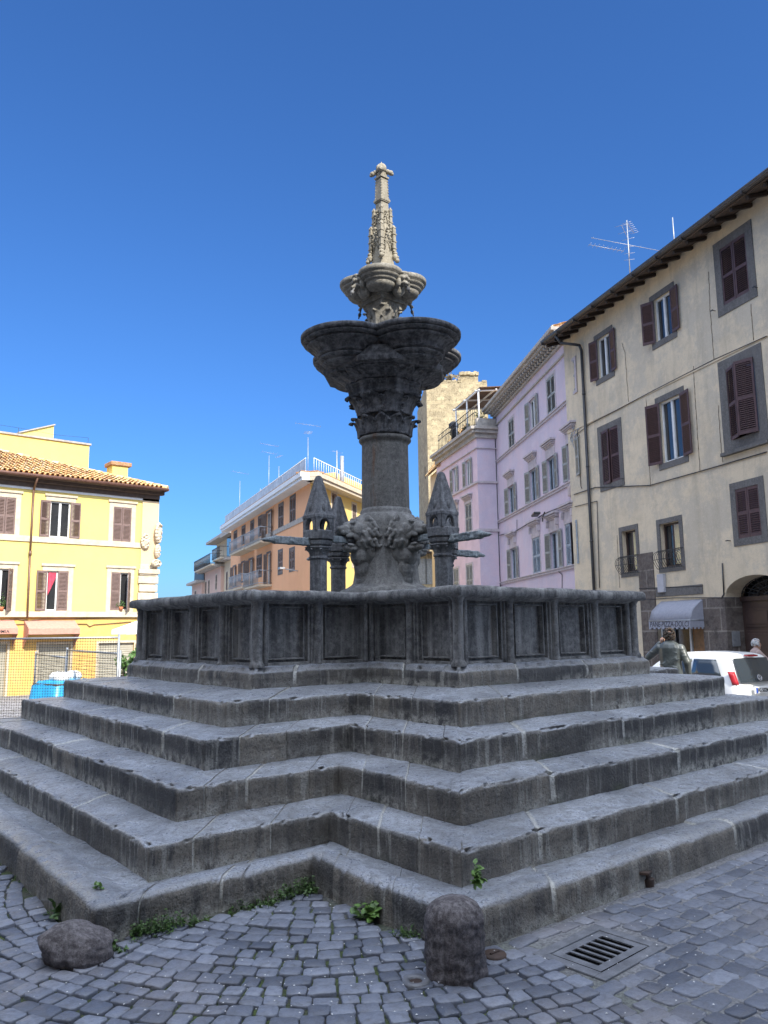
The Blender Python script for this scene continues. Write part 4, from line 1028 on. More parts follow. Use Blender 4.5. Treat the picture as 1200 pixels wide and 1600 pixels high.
D.b2(s0, pL, -0.03, 0.02, -0.5, zt); D.b2(pL, pL+0.004, -0.03, yd, -0.5, zt); D.build('stone_pier', M_RUST, CR.root, bevel=0.01); D = MB(); D.b2(pR, pR+0.9, -0.03, 0.02, -0.5, zt); D.b2(pR-0.004, pR, -0.03, yd, -0.5, zt)
s1, s2 = CR.loc(*Bc(573, 760))[0], CR.loc(*Bc(648, 760))[0]; zq = CR.loc(*Bc(610, 516))[1]
D.build('stone_pier', M_RUST, CR.root, bevel=0.01)
D = MB(); D.b2(s1, s2, -0.03, 0.02, -0.5, zq)
D.build('stone_pier', M_RUST, CR.root, bevel=0.01)
D = MB(); a = CR.loc(*Bc(648, 700))[0]; b = CR.loc(*Bc(880, 700))[0]; z0_, z1_ = CR.loc(*Bc(760, 728))[1], CR.loc(*Bc(760, 682))[1]
D.b2(a, b, -0.03, 0.02, z0_, z1_); D.build('shop_lintel', M_BASALT, CR.root, bevel=0.01)
# shop opening under the awning
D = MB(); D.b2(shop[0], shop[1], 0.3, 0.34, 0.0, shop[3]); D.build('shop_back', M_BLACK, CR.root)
D = MB(); x5 = CR.loc(*ZP(470, 700))[0]
for k in range(9):
    xx = x5+(shop[1]-x5)*k/9; D.b2(xx+0.004, xx+(shop[1]-x5)/9-0.004, 0.1, 0.13, 0.0, shop[3])
D.build('wooden_panel', simple('varnished wood', (0.24, 0.11, 0.035), 0.45, 0.35, 9, 0.1), CR.root)
D = MB(); D.b2(x5-0.1, x5-0.02, 0.06, 0.13, 0, shop[3]); D.b2(shop[0]+0.55, shop[0]+0.62, 0.1, 0.16, 0, shop[3]); D.b2(shop[0]+0.02, shop[0]+0.08, 0.1, 0.16, 0, shop[3])
D.build('shop_door_frame', M_SASHW, CR.root)
D = MB(); D.b2(shop[0]+0.08, x5-0.1, 0.2, 0.21, 0, shop[3]); D.build('shop_glass', M_GLASS, CR.root)
# string courses, cracks, cables
def band(B, pts, hgt, prj, mat, name='string_course'):
    z = sum(B.loc(*p)[1] for p in pts)/len(pts)
    m = MB(); m.b2(B_x[0], B_x[1], -prj, 0.02, z-hgt/2, z+hgt/2); return m.build(name, mat, B.root, bevel=0.008), z
B_x = (X0, X1)
band(CR, [A(500, 1180), A(935, 955)], 0.07, 0.03, M_CREAM)
def cable(B, pts, name='cable', r=0.014, y=-0.03, mat=None):
    m = MB(); q = [(x, y, z) for x, z in (B.loc(*p) for p in pts)]
    m.path(q, r, 5); return m.build(name, mat or M_PIPE, B.root)
cable(CR, [A(250, 1330), A(320, 1275), A(650, 1100), A(935, 955), A(1198, 838)]); cable(CR, [Bc(246, 230), Bc(350, 195), Bc(620, 185), Bc(860, 118), Bc(1198, 20)], r=0.018)
cable(CR, [Bc(250, 290), Bc(360, 262), Bc(372, 690)]); cable(CR, [A(262, 1310), A(280, 1579), Bc(285, 200)])
cable(CR, [ZP(0, 238), ZP(300, 225), ZP(595, 212)]); cable(CR, [ZP(0, 345), ZP(330, 325), ZP(900, 322)], r=0.012); cable(CR, [ZP(780, 0), ZP(795, 290), ZP(770, 330)], r=0.02)
M_CRACK = simple('cracked render', (0.24, 0.2, 0.15), 0.9, 0.2, 8, 0.1)
D = MB()
for pts in ([A(908, 520), A(915, 700), A(935, 955)], [A(480, 870), A(495, 920), A(513, 1165)], [A(600, 1145), A(612, 1400), A(622, 1579)], [A(832, 985), A(845, 1200), A(865, 1500)], [A(955, 1180), A(970, 1400), A(978, 1460)], [A(1115, 680), A(1130, 860)], [Bc(455, 430), Bc(470, 690)]):
    q = []
    for i, p in enumerate(pts):
        x, z = CR.loc(*p); q.append((x, -0.004, z))
    for i in range(len(q)-1):
        for k in range(6):
            a = Vector(q[i]).lerp(Vector(q[i+1]), k/6); b = Vector(q[i]).lerp(Vector(q[i+1]), (k+1)/6)
            D.tube(a+Vector((random.uniform(-.02, .02), 0, 0)), b, 0.012, seg=4)
    D.build('wall_crack', M_CRACK, CR.root); D = MB()
# eaves, rafters, gutter, roof
ov = 0.75; _ga = CR.loc(*A(125, 855), y=-0.81); _gb = CR.loc(*A(1190, 57), y=-0.81); ze = (_ga[1]+_gb[1])/2-0.41; print('EAVE', _ga, _gb, ze)
D = MB(); D.quad((X0-0.15, -ov, ze+0.42), (X1, -ov, ze+0.42), (X1, 0.1, ze+0.72), (X0-0.15, 0.1, ze+0.72)); D.build('eaves_boards', M_SOFFIT, CR.root, solid=0.04)
rafter = None; x = X0-0.1
while x < X1:
    if rafter is None:
        m = MB(); m.box((0, -ov/2+0.02, 0.0), (0.11, ov, 0.11), rot=(R_(18), 0, 0)); rafter = m.build('rafter', M_WOODROOF, CR.root, bevel=0.015); o = rafter
    else: o = rafter.copy(); COL.objects.link(o)
    o.location = (x, 0.02, ze+0.47); x += 0.62
D = MB()
for i in range(7):
    a0_, a1_ = math.pi+math.pi*i/7, math.pi+math.pi*(i+1)/7
    p = [(-ov-0.06+0.1*math.cos(a0_), ze+0.56+0.13*math.sin(a0_)), (-ov-0.06+0.1*math.cos(a1_), ze+0.56+0.13*math.sin(a1_))]
    D.quad((X0-0.2, p[0][0], p[0][1]), (X0-0.2, p[1][0], p[1][1]), (X1, p[1][0], p[1][1]), (X1, p[0][0], p[0][1]), True)
x = X0-0.15
while x < X1: D.box((x, -ov-0.06, ze+0.46), (0.03, 0.19, 0.12)); x += 1.25
D.build('gutter', M_GUTTER, CR.root, solid=0.012)
D = MB(); sl = math.tan(R_(17)); D.add([(X0-0.15, -ov, ze+0.47), (X1, -ov, ze+0.47), (X1, 5.5, ze+0.47+sl*6.25), (X0-0.15, 5.5, ze+0.47+sl*6.25), (X1, 11.4, ze+0.47), (X0-0.15, 11.4, ze+0.47)], [(0, 1, 2, 3), (3, 2, 4, 5), (0, 3, 5), (1, 4, 2)])
D.build('roof', M_TILE, CR.root)
tiles(CR, 'roof_tiles', (X0-0.15, -ov+0.06, ze+0.49), (1, 0, 0), (0, math.cos(R_(17)), math.sin(R_(17))), X1-X0+0.15, 1.4, seed=4)
D = MB(); px0 = CR.loc(*A(300, 1100))[0]
D.path([(px0-0.65, -ov-0.05, ze+0.42), (px0-0.55, -ov+0.1, ze+0.1), (px0-0.05, -0.14, ze-0.12), (px0, -0.09, ze-0.35), (px0, -0.09, -0.4)], 0.055, 10)
for z in (2.5, 5.2, 8.0, 10.8): D.tube((px0, -0.09, z), (px0, -0.09, z+0.06), 0.066, seg=10)
D.build('downpipe', M_PIPE, CR.root)
D = MB(); x, z = CR.loc(*ZP(218, 185)); D.b2(x-0.16, x+0.16, -0.12, 0, z-0.3, z+0.28); D.build('meter_box', simple('grey enamel', (0.42, 0.42, 0.45), 0.5, 0.1, 6, 0.05), CR.root, bevel=0.02)
D = MB(); D.box((pL+0.012, 0.25, CR.loc(*ZP(930, 660), )[1]-0.15), (0.03, 0.26, 0.42)); D.build('intercom', M_ZINC, CR.root, bevel=0.01)
for (px, py) in (A(1148, 597), A(940, 713), Bc(490, 152), Bc(1015, 458)):
    x, z = CR.loc(px, py); D = MB(); D.tube((x, 0, z), (x, -0.12, z), 0.012, seg=6); D.box((x, -0.12, z), (0.1, 0.02, 0.03)); D.build('shutter_hook', M_DARKMETAL, CR.root)
# knot of wires near the corner
D = MB(); x, z = CR.loc(*A(245, 1320)); rn = random.Random(2)
for k in range(7):
    a = Vector((x+rn.uniform(-.12, .12), -0.05, z+rn.uniform(-.2, .2)))
    for q in range(5): b = a+Vector((rn.uniform(-.15, .15), rn.uniform(-.03, .03), rn.uniform(-.18, .14))); D.tube(a, b, 0.014, seg=5); a = b
D.build('wire_bundle', M_ZINC, CR.root)

# shop awning
AW = thing('shop_awning', 'grey canvas shop awning over the bakery door of the cream house, lettered on its valance', 'awning', CR.root.location, CR.t)
M_CANVAS = simple('grey awning canvas', (0.3, 0.31, 0.36), 0.85, 0.12, 14, 0.15)
prj = 0.5; zb_ = CR.loc(*ZP(260, 545), )[1]
# distance: the front edge hangs proud of the wall
fl = CR.loc(*ZP(75, 545), y=-prj)[0]; fr_ = CR.loc(*ZP(450, 545), y=-prj)[0]; zf = CR.loc(*ZP(260, 545), y=-prj)[1]; zv = CR.loc(*ZP(260, 618), y=-prj)[1]
bl = CR.loc(*ZP(200, 350))[0]; br = CR.loc(*ZP(592, 335))[0]; zb_ = CR.loc(*ZP(592, 335))[1]
fl = max(fl, bl-0.1); zm = CR.loc(*ZP(300, 440), y=-prj*0.72)[1]
D = MB()
rows = [(0.0, zb_), (-0.35*prj, zb_*0.45+zm*0.55+0.04), (-0.75*prj, zm), (-prj, zf)]
nn_ = 10; vs = []
for (y, z) in rows:
    for i in range(nn_+1):
        q = i/nn_; vs.append((bl+(fl-bl)*0+(br-bl)*q if False else (bl+(br-bl)*q), y, z-0.012*math.sin(math.pi*q*4)**2))
D.add(vs, [(j*(nn_+1)+i, j*(nn_+1)+i+1, (j+1)*(nn_+1)+i+1, (j+1)*(nn_+1)+i) for j in range(3) for i in range(nn_)], True)
for x in (bl, br):
    D.add([(x, 0, zf)]+[(x, y, z) for y, z in rows], [(0, 1, 2), (0, 2, 3), (0, 3, 4)])
# scalloped valance
def valance(mb, a, b, n):
    for i in range(n):
        p, q = a.lerp(b, i/n), a.lerp(b, (i+1)/n); m_ = a.lerp(b, (i+0.5)/n); dz = zf-zv
        for (e, f, k) in ((p, m_, 1.0), (m_, q, 0.8)):
            mb.quad(e, f, f-Vector((0, 0, dz*k)), e-Vector((0, 0, dz*k)))
valance(D, Vector((bl, -prj-0.004, zf)), Vector((br, -prj-0.004, zf)), 9); valance(D, Vector((br, -prj, zf)), Vector((br, 0, zf)), 4); valance(D, Vector((bl, 0, zf)), Vector((bl, -prj, zf)), 4)
D.build('canopy', M_CANVAS, AW, solid=0.008)
Mtx = Matrix.Translation(((bl+br)/2, -prj-0.012, zv+(zf-zv)*0.32)) @ Matrix.Rotation(R_(90), 4, 'X')
M_INK = simple('dark lettering', (0.03, 0.03, 0.035), 0.7, 0.1, 8, 0.0)
lt = text_mesh('lettering', 'PANE-PIZZA-DOLCI', (zf-zv)*0.95, M_INK, AW, Mtx, 0.002, shear=0.15, bold=0.001)
_w = max(v.co.x for v in lt.data.vertices)-min(v.co.x for v in lt.data.vertices); lt.scale.x = (br-bl)*0.94/_w
D = MB()
for x in (bl, br):
    D.tube((x, 0.0, zf+0.02), (x, -prj, zf+0.02), 0.015, seg=6)
D.tube((bl, -prj, zf+0.02), (br, -prj, zf+0.02), 0.018, seg=6); D.build('awning_frame', M_ZINC, AW)

# roof aerials
def yagi(mb, c, d, L, n, el, r=0.009):
    c = Vector(c); d = Vector(d).normalized(); s_ = Vector((-d.y, d.x, 0)) if abs(d.z) < 0.9 else Vector((1, 0, 0)); mb.tube(c-d*L*0.5, c+d*L*0.5, r, seg=5)
    for i in range(n): p = c+d*L*(-0.48+0.96*i/max(1, n-1)); mb.tube(p-s_*el*(0.5), p+s_*el*(0.5), r*0.6, seg=4)
def aerial(name, label, base, H, specs, r=0.02, group=None):
    t_ = thing(name, label, 'aerial', base, 0, group); m = MB(); m.tube((0, 0, -0.6), (0, 0, H), r, seg=8); m.build('mast', M_ZINC, t_)
    for (z, az, L, n_, el, off) in specs:
        m = MB(); d = Vector((math.cos(R_(az)), math.sin(R_(az)), 0.12)); yagi(m, Vector((0, 0, z))+d*off, d, L, n_, el); m.build('antenna', M_ZINC, t_)
    return t_
q = CR.loc(984, 421, y=1.5); pb = CR.P+CR.u*q[0]-CR.nrm*1.5
aerial('roof_aerial', 'tall mast with five crossed television antennas on the cream house roof', (pb.x, pb.y, q[1]-0.5), 2.0, [(1.9, 20, 1.3, 7, 0.35, 0.6), (1.25, 200, 1.0, 3, 0.5, 0.45), (1.0, 150, 3.0, 4, 0.12, 0.0), (0.7, 150, 1.4, 9, 0.3, 0.9), (0.35, 215, 0.9, 3, 0.4, 0.5)], 0.02)
q = CR.loc(1053, 372, y=1.2); pb = CR.P+CR.u*q[0]-CR.nrm*1.2
aerial('whip_aerial', 'single thin white whip antenna above the cream house gutter', (pb.x, pb.y, q[1]-0.5), 0.75, [], 0.02)
# ------------------------------------------------------------------ yellow house (left)
YE = Bld('yellow_house', 'yellow house on the left with brown shutters, tiled roof and carved corner crests', 'building', 150, 985, 34, 0.0, -0.95)
Y1 = cv(0, 660, 4.444); Y2 = cv(0, 840, 4.444)
yr = YE.loc(244, 860)[0]; yl = -14.0
r1a = pr(YE, Y1, -38, 106, 518, 775); r1b = pr(YE, Y1, 346, 488, 550, 800); r1c = pr(YE, Y1, 785, 910, 590, 828)
r2a = pr(YE, Y2, -75, 78, 215, 508); r2b = pr(YE, Y2, 321, 470, 232, 508); r2c = pr(YE, Y2, 768, 897, 243, 505)
zs2 = YE.loc(103, 959.5)[1]; zs1 = YE.loc(113, 846)[1]; ztop = YE.loc(111, 767)[1]
more = []
for k in (1, 2):
    dx = (r1a[0]-r1b[0])*k
    more += [(r1a[0]+dx, r1a[1]+dx, r1a[2], r1a[3]), (r2a[0]+dx, r2a[1]+dx, r2a[2], r2a[3])]
Yw = wall(YE, yl, yr, zs2, ztop+0.45, [r1a, r1b, r1c, r2a, r2b, r2c]+more, M_YELLOW); body(Yw, yl, yr, zs2, ztop+0.45, 11.0); Yw.build('wall', M_YELLOW, YE.root)
F5 = cv(0, 960, 5.714)
s1 = pr(YE, F5, 335, 620, 265, 700); s1 = (s1[0], s1[1], 0.02, s1[3]); s2 = (YE.loc(*F5(-120, 300))[0], YE.loc(*F5(62, 300))[0], 0.02, s1[3]+0.05); s3 = (YE.loc(*F5(880, 300))[0], yr-0.9, 0.02, s1[3])
Yw = wall(YE, yl, yr, -0.6, zs2, [s1, s2, s3], M_OCHRE); body(Yw, yl, yr, -0.6, zs2, 11.0); Yw.build('lower_wall', M_OCHRE, YE.root)
M_ROLL = simple('dusty grey roller shutter', (0.4, 0.37, 0.29), 0.6, 0.15, 5, 0.1)
for r in (s1, s2, s3):
    o = window(YE, r, 0.1, M_TRAV, M_ZINC, None, yrec=0.18, surb=0.0, sash=False); m = MB(); z = r[2]
    while z < r[3]: m.b2(r[0], r[1], 0.1, 0.125, z, min(r[3], z+0.085)); z += 0.095
    m.build('roller_shutter', M_ROLL, o)
for r, th in ((r1a, (2, 2)), (r1b, (172, 172)), (r1c, (2, 2)), (r2a, (170, 55)), (r2b, (172, 3)), (r2c, (3, 58))):
    o = window(YE, r, 0.2, M_TRAV, M_SASHW, M_SHBRN, th, head=0.08, sash=max(th) > 10)
    if r is r2b:
        q = MB(); vs = []
        for i in range(9):
            x = r[0]+0.08+i*0.04; z1 = r[3]-0.08
            vs += [(x, 0.07+0.012*math.sin(i*2), r[3]-0.06), (x-0.0, 0.07+0.012*math.sin(i*2), r[2]+0.65+0.1*i)]
        q.add(vs, [(2*i, 2*i+2, 2*i+3, 2*i+1) for i in range(8)], True); q.build('curtain', M_REDCUR, o)
for r in more: window(YE, r, 0.2, M_TRAV, M_SASHW, M_SHBRN, (2, 2), head=0.08, sash=False)
B_x = (yl, yr-0.0)
for z, h, p in ((zs1, 0.24, 0.06), (zs2, 0.2, 0.1)):
    m = MB(); m.b2(yl, yr-0.72, -p, 0.02, z-h/2, z+h/2); m.b2(yl, yr-0.72, -p-0.04, -p+0.002, z-h/2-0.03, z-h/2+0.05) if p > 0.08 else None; m.build('string_course', M_TRAV, YE.root, bevel=0.01)
# corner pilaster
px0 = YE.loc(*Y1(985, 620))[0]; zc = YE.loc(*Y2(1010, 235))[1]
m = MB(); m.b2(px0, yr+0.05, -0.06, 0.02, zc+0.2, ztop+0.4); m.b2(yr-0.02, yr+0.05, 0.02, 0.8, zc+0.2, ztop+0.4); m.build('corner_pilaster', M_PEACH, YE.root)
m = MB(); m.b2(px0-0.1, yr+0.14, -0.2, 0.7, zc-0.12, zc+0.1); m.b2(px0-0.04, yr+0.08, -0.14, 0.7, zc-0.2, zc-0.12); m.b2(px0-0.02, yr+0.06, -0.1, 0.7, zc+0.1, zc+0.32)
z = zc-0.2; k = 0
while z > -0.5: m.b2(px0-0.1+0.05*(k % 2), yr+0.1-0.03*(k % 2), -0.14, 0.7, z-0.36, z-0.02); z -= 0.38; k += 1
m.build('rusticated_quoin', M_TRAV, YE.root, bevel=0.025)
def crest(pxy, w, h, y, rz, seed):
    x, z = YE.loc(*pxy, y=y); m = MB(); rn = random.Random(seed)
    m.ell((0, 0, 0), (w*0.5, 0.1, h*0.5)); m.ell((0, -0.06, -h*0.05), (w*0.33, 0.09, h*0.3))
    for k in range(16): a = 2*math.pi*k/16; m.ell((w*0.45*math.cos(a), -0.05, h*0.45*math.sin(a)), (w*0.11, 0.09, h*0.08))
    for k in range(12): m.ell((rn.uniform(-.3, .3)*w, -0.12, rn.uniform(-.35, .4)*h), (w*0.09, 0.07, h*0.05))
    o = m.build('carved_crest', M_TRAV, YE.root, remesh=0.025, smooth=1); o.location = (x, y, z); o.rotation_euler = (0, R_(0), rz)
C6 = cv(210, 790, 11.42)
crest(C6(190, 635), 0.42, 0.7, -0.1, 0, 1); crest(C6(415, 490), 0.55, 0.95, -0.12, R_(45), 2); crest(C6(398, 810), 0.35, 0.62, -0.12, R_(45), 3); crest(C6(375, 1030), 0.62, 0.36, -0.16, R_(30), 4)
# roof
oy = 0.62; zev = YE.loc(111, 748, y=-oy)[1]; pit = R_(19)
xe = YE.loc(262, 766, y=-oy)[0]
m = MB(); m.b2(yl, xe-0.12, -oy+0.08, 0.0, zev-0.1, zev-0.04); m.b2(yl, yr+0.05, -0.12, 0.0, ztop-0.02, zev-0.1); m.b2(yl, yr+0.2, -0.3, -0.0, ztop+0.18, zev-0.1); m.build('eaves', M_SOFFIT, YE.root)
m = MB(); m.b2(yl, yr+0.05, -0.06, 0.0, ztop-0.12, ztop-0.02); m.build('cornice_fillet', M_WHITE, YE.root)
m = MB(); m.b2(yr, xe-0.05, -oy+0.08, 11, zev-0.1, zev-0.04); m.build('side_eaves', M_WOODROOF, YE.root)
m = MB(); m.tube((yl, -oy-0.03, zev-0.03), (xe, -oy-0.03, zev-0.03), 0.075, seg=10); m.tube((xe, -oy-0.03, zev-0.03), (xe, 11, zev-0.03), 0.075, seg=10); m.build('gutter', simple('copper brown gutter', (0.17, 0.085, 0.06), 0.5, 0.3, 8, 0.1, metallic=0.3), YE.root)
# where the penthouse wall meets the tiles
nV = Vector((0, math.cos(pit), math.sin(pit)))
def on_roof(px, py):
    rt = Matrix.Rotation(-YE.t, 3, 'Z'); o = rt @ (CAM_P-Vector((YE.P.x, YE.P.y, YE.z0))); d = rt @ ray(px, py); N = Vector((0, -math.sin(pit), math.cos(pit))); p0 = Vector((0, -oy, zev))
    return o+d*((p0-o).dot(N)/d.dot(N))
ph = on_roof(100, 708); yp = min(max(ph.y, 2.5), 5.5)
lng = (yp+oy)/math.cos(pit)+0.1
m = MB(); rz_ = zev+(yp+oy)*math.tan(pit); xr_ = xe-(yp+oy)
m.add([(yl, -oy, zev), (xe, -oy, zev), (xr_, yp, rz_), (yl, yp, rz_), (xe, 11, zev), (xr_, 8, rz_), (yl, 8, rz_)], [(0, 1, 2, 3), (1, 4, 5, 2), (3, 2, 5, 6)]); m.build('roof', M_TILE, YE.root)
tiles(YE, 'roof_tiles', (yl, -oy-0.02, zev+0.02), (1, 0, 0), nV, xe-yl, lng, clip=lambda x, v: x < (xe-yl)-v*math.cos(pit)-0.05, seed=5)
m = MB(); a = Vector((xe, -oy, zev+0.06)); b = Vector((xr_, yp, rz_+0.08)); n_ = int((b-a).length/0.36)
tone_ = []
for i in range(n_): m.tube(a.lerp(b, i/n_), a.lerp(b, (i+1.1)/n_), 0.12, 0.095, 8)
m.a = {'tone': [random.Random(i//16).random() for i in range(len(m.v))]}; m.build('hip_tiles', M_TILE, YE.root)
xp = YE.loc(139.5, 700, y=yp)[0]; zp = YE.loc(139.5, 696, y=yp)[1]
m = MB(); m.b2(yl, xp, yp, yp+5, rz_-0.8, zp); m.build('penthouse', M_YELLOW, YE.root)
m = MB(); m.b2(yl, xp+0.08, yp-0.08, yp+5.1, zp, zp+0.09); m.build('coping', M_CORN, YE.root)
a = YE.loc(*Y1(375, 20), y=yp+1.6); b = YE.loc(*Y1(130, 78), y=yp+1.6)
m = MB(); m.prism([(b[0], zp-0.3), (a[0], zp-0.3), (a[0], a[1]), (b[0], b[1])], yp+1.6, yp+3.5); m.build('stair_house', M_YELLOW, YE.root)
m = MB(); p = Vector((a[0]+0.04, yp+1.5, a[1]+0.03)); q = Vector((b[0]-0.06, yp+1.5, b[1]+0.03)); m.add([p, q, q+Vector((0, 2.1, 0)), p+Vector((0, 2.1, 0))], [(0, 1, 2, 3)]); m.build('stair_roof', M_CORN, YE.root, solid=0.06)
x0, z0 = YE.loc(*Y1(780, 345), y=3.0); x1 = YE.loc(*Y1(888, 345), y=3.0)[0]; z1 = YE.loc(*Y1(840, 303), y=3.0)[1]
m = MB(); m.b2(x0, x1, 3.0, 3.8, z0-1.2, z1); m.build('chimney', M_YELLOW, YE.root)
m = MB(); m.b2(x0-0.1, x1+0.16, 2.9, 3.9, z1, z1+0.2); m.build('chimney_cap', M_TILE, YE.root, bevel=0.03)
m = MB()
for px in (125, 612): x, z = YE.loc(*Y1(px, 120), y=yp+0.1); m.tube((x, yp+0.1, zp), (x, yp+0.1, zp+0.42), 0.012, seg=5)
xx = [YE.loc(*Y1(px, 120), y=yp+0.1)[0] for px in (-200, 125, 612)]; m.path([(xx[0], yp+0.1, zp+0.45), (xx[1], yp+0.1, zp+0.42), ((xx[1]+xx[2])/2, yp+.1, zp+0.33), (xx[2], yp+0.1, zp+0.42)], 0.008, 4); m.build('roof_wire', M_DARKMETAL, YE.root)
m = MB(); a = YE.loc(*Y1(262, 380), y=-oy); b = YE.loc(*Y1(230, 470)); c = YE.loc(*Y2(183, 560))
m.path([(a[0], -oy, zev-0.1), (b[0], -0.1, b[1]), (YE.loc(*Y2(205, 110))[0], -0.1, YE.loc(*Y2(205, 110))[1]), (c[0], -0.14, c[1])], 0.045, 8); p = YE.loc(*Y2(205, 110)); m.tube((p[0], -0.1, p[1]-0.1), (p[0], -0.1, p[1]+0.1), 0.065, seg=8); m.build('downpipe', M_PIPEB, YE.root)
cable(YE, [Y2(0, 575), Y2(120, 565), Y2(200, 578), Y2(300, 565), Y2(600, 562), Y2(920, 550)], y=-0.04, r=0.02, mat=M_PIPEB); cable(YE, [Y2(0, 605), Y2(300, 597), Y2(600, 600), Y2(620, 618), Y2(650, 605), Y2(910, 585)], y=-0.04, r=0.016, mat=M_PIPEB)
# flower pots on the sills
def pot(B, x, z, label, tall, red):
    t_ = thing('flower_pot', label, 'plant pot', B.root.matrix_basis @ Vector((x, -0.06, z)), B.t); m = MB(); m.lathe([(0.0, 0), (0.07, 0), (0.1, 0.16), (0.09, 0.16), (0.0, 0.14)], seg=12); m.build('pot', simple('terracotta pot', (0.5, 0.17, 0.07), 0.8, 0.2, 8, 0.1), t_)
    f = MB(); rn = random.Random(int(x*100))
    for k in range(60):
        p = Vector((rn.gauss(0, 0.09), rn.gauss(0, 0.06), 0.16+abs(rn.gauss(0, tall))))
        d = Vector((rn.uniform(-1, 1), rn.uniform(-1, 1), rn.uniform(-.3, 1))).normalized()*0.06; e = d.cross(Vector((rn.uniform(-1, 1), rn.uniform(-1, 1), 0.3))).normalized()*0.025
        f.add([p, p+d*0.5+e, p+d, p+d*0.5-e], [(0, 1, 2, 3)])
    f.build('foliage', M_LEAF, t_)
M_LEAF = simple('fresh green leaves', (0.075, 0.16, 0.03), 0.55, 0.4, 9, 0.1)
xq, zq = YE.loc(*Y2(836, 508)); pot(YE, xq, r2c[2], 'small orange pot with a plant on the window sill of the yellow house', 0.1, True)
xq, zq = YE.loc(*Y2(6, 508)); pot(YE, xq, r2a[2], 'bushy potted plant in the window at the left edge of the yellow house', 0.25, False)
# shop awnings on the yellow house
M_PINKCAN = simple('faded pink awning canvas', (0.55, 0.27, 0.2), 0.85, 0.15, 10, 0.1)
def small_awning(label, a, b, txt):
    t_ = thing('small_awning', label, 'awning', YE.root.location, YE.t, None); D = MB(); p_ = 0.75
    xa = YE.loc(*F5(a, 180), y=-p_)[0]; xb = YE.loc(*F5(b, 180), y=-p_)[0]; zt = YE.loc(*F5((a+b)/2, 128), y=-p_)[1]; zb = YE.loc(*F5((a+b)/2, 178), y=-p_)[1]; zl = YE.loc(*F5(b, 295), y=0)[1]
    D.quad((xa, 0, zt+0.35), (xb, 0, zt+0.35), (xb, -p_, zt), (xa, -p_, zt)); D.quad((xa, -p_, zt), (xb, -p_, zt), (xb, -p_, zb), (xa, -p_, zb))
    for x in (xa, xb): D.add([(x, 0, zt+0.35), (x, -p_, zt), (x, -p_, zb), (x, 0, zl)], [(0, 1, 2, 3)])
    D.build('canopy', M_PINKCAN, t_, solid=0.012)
    D = MB()
    for x in (xa, xb): D.tube((x, 0, zl+0.2), (x, -p_, zb+0.03), 0.014, seg=6)
    D.tube((xa, -p_, zb), (xb, -p_, zb), 0.018, seg=6); D.build('awning_frame', M_PIPEB, t_)
    if txt: text_mesh('lettering', txt, (zt-zb)*0.85, M_INK, t_, Matrix.Translation((YE.loc(*F5(84, 150), y=-p_)[0], -p_-0.012, zb+(zt-zb)*0.2)) @ Matrix.Rotation(R_(90), 4, 'X'), 0.002, align='RIGHT', bold=0.002)
small_awning('faded pink awning without lettering over the grey shop window of the yellow house', 255, 712, None)
small_awning('faded pink awning lettered on its valance at the left edge of the yellow house', -330, 158, 'GASTRONOMIA')

# ------------------------------------------------------------------ lilac house beside the cream one
PB = Bld('lilac_house', 'lilac house next to the cream palazzo with grey shutters, window hoods and a bracketed cornice', 'building', 0, 0, 0, 237.0, -0.5, P=(18.44, 10.98, 0))
Zb = cv(760, 560, 4.324); bx0, bx1 = -11.05, 0.6
ra = pr(PB, Zb, 152, 188, 408, 605); rb = pr(PB, Zb, 291, 334, 270, 492); rc = pr(PB, Zb, 411, 465, 118, 368); rd = pr(PB, Zb, 546, 600, 30, 240)
rows2 = [pr(PB, Zb, 151, 189, 858, 1048), pr(PB, Zb, 296, 340, 745, 965), pr(PB, Zb, 414, 464, 665, 892), pr(PB, Zb, 552, 606, 560, 815)]
rows3 = [pr(PB, Zb, 168, 204, 1280, 1490), pr(PB, Zb, 316, 366, 1208, 1455), pr(PB, Zb, 436, 492, 1168, 1425), pr(PB, Zb, 540, 600, 1110, 1400)]
low = [(r[0], r[1], 0.3, 2.4) for r in rows3]
zc = PB.loc(*Zb(75, 385))[1]; zc2 = PB.loc(*Zb(430, 5))[1]; zcor = (zc+zc2)/2
mb = wall(PB, bx0, bx1, -0.6, zcor+0.6, [ra, rb, rc, rd]+rows2+rows3, M_LILAC); body(mb, bx0, bx1, -0.6, zcor+0.6, 11); mb.build('wall', M_LILAC, PB.root)
for r, th in ((ra, (1, 1)), (rb, (172, 174)), (rc, (1, 1)), (rd, (1, 1))): window(PB, r, 0.12, M_LILTRIM, M_SASHW, M_SHGRN, th, sash=th[0] > 9)
for r, th in zip(rows2, ((172, 174), (168, 174), (172, 172), (172, 174))): window(PB, r, 0.08, M_LILTRIM, M_SHBLU, M_SHGRN, th, ped=(0.42, False))
for r, th, cu in zip(rows3, ((172, 174), (1, 1), (172, 174), (1, 172)), (0, 0, 'r', 0)): window(PB, r, 0.08, M_LILTRIM, M_SHBLU, M_SHBLU if th[0] == 1 else M_SHGRN, th, ped=(0.5, True), sash=th[0] > 9, curtain=cu)
for p in ((95, 690, 555, 280), (100, 1095, 590, 845), (100, 1520, 595, 1410)):
    z = (PB.loc(*Zb(p[0], p[1]))[1]+PB.loc(*Zb(p[2], p[3]))[1])/2; m = MB(); m.b2(bx0, bx1, -0.07, 0.02, z-0.06, z+0.04); m.b2(bx0, bx1, -0.11, 0.02, z+0.04, z+0.09); m.build('string_course', M_LILTRIM, PB.root, bevel=0.01)
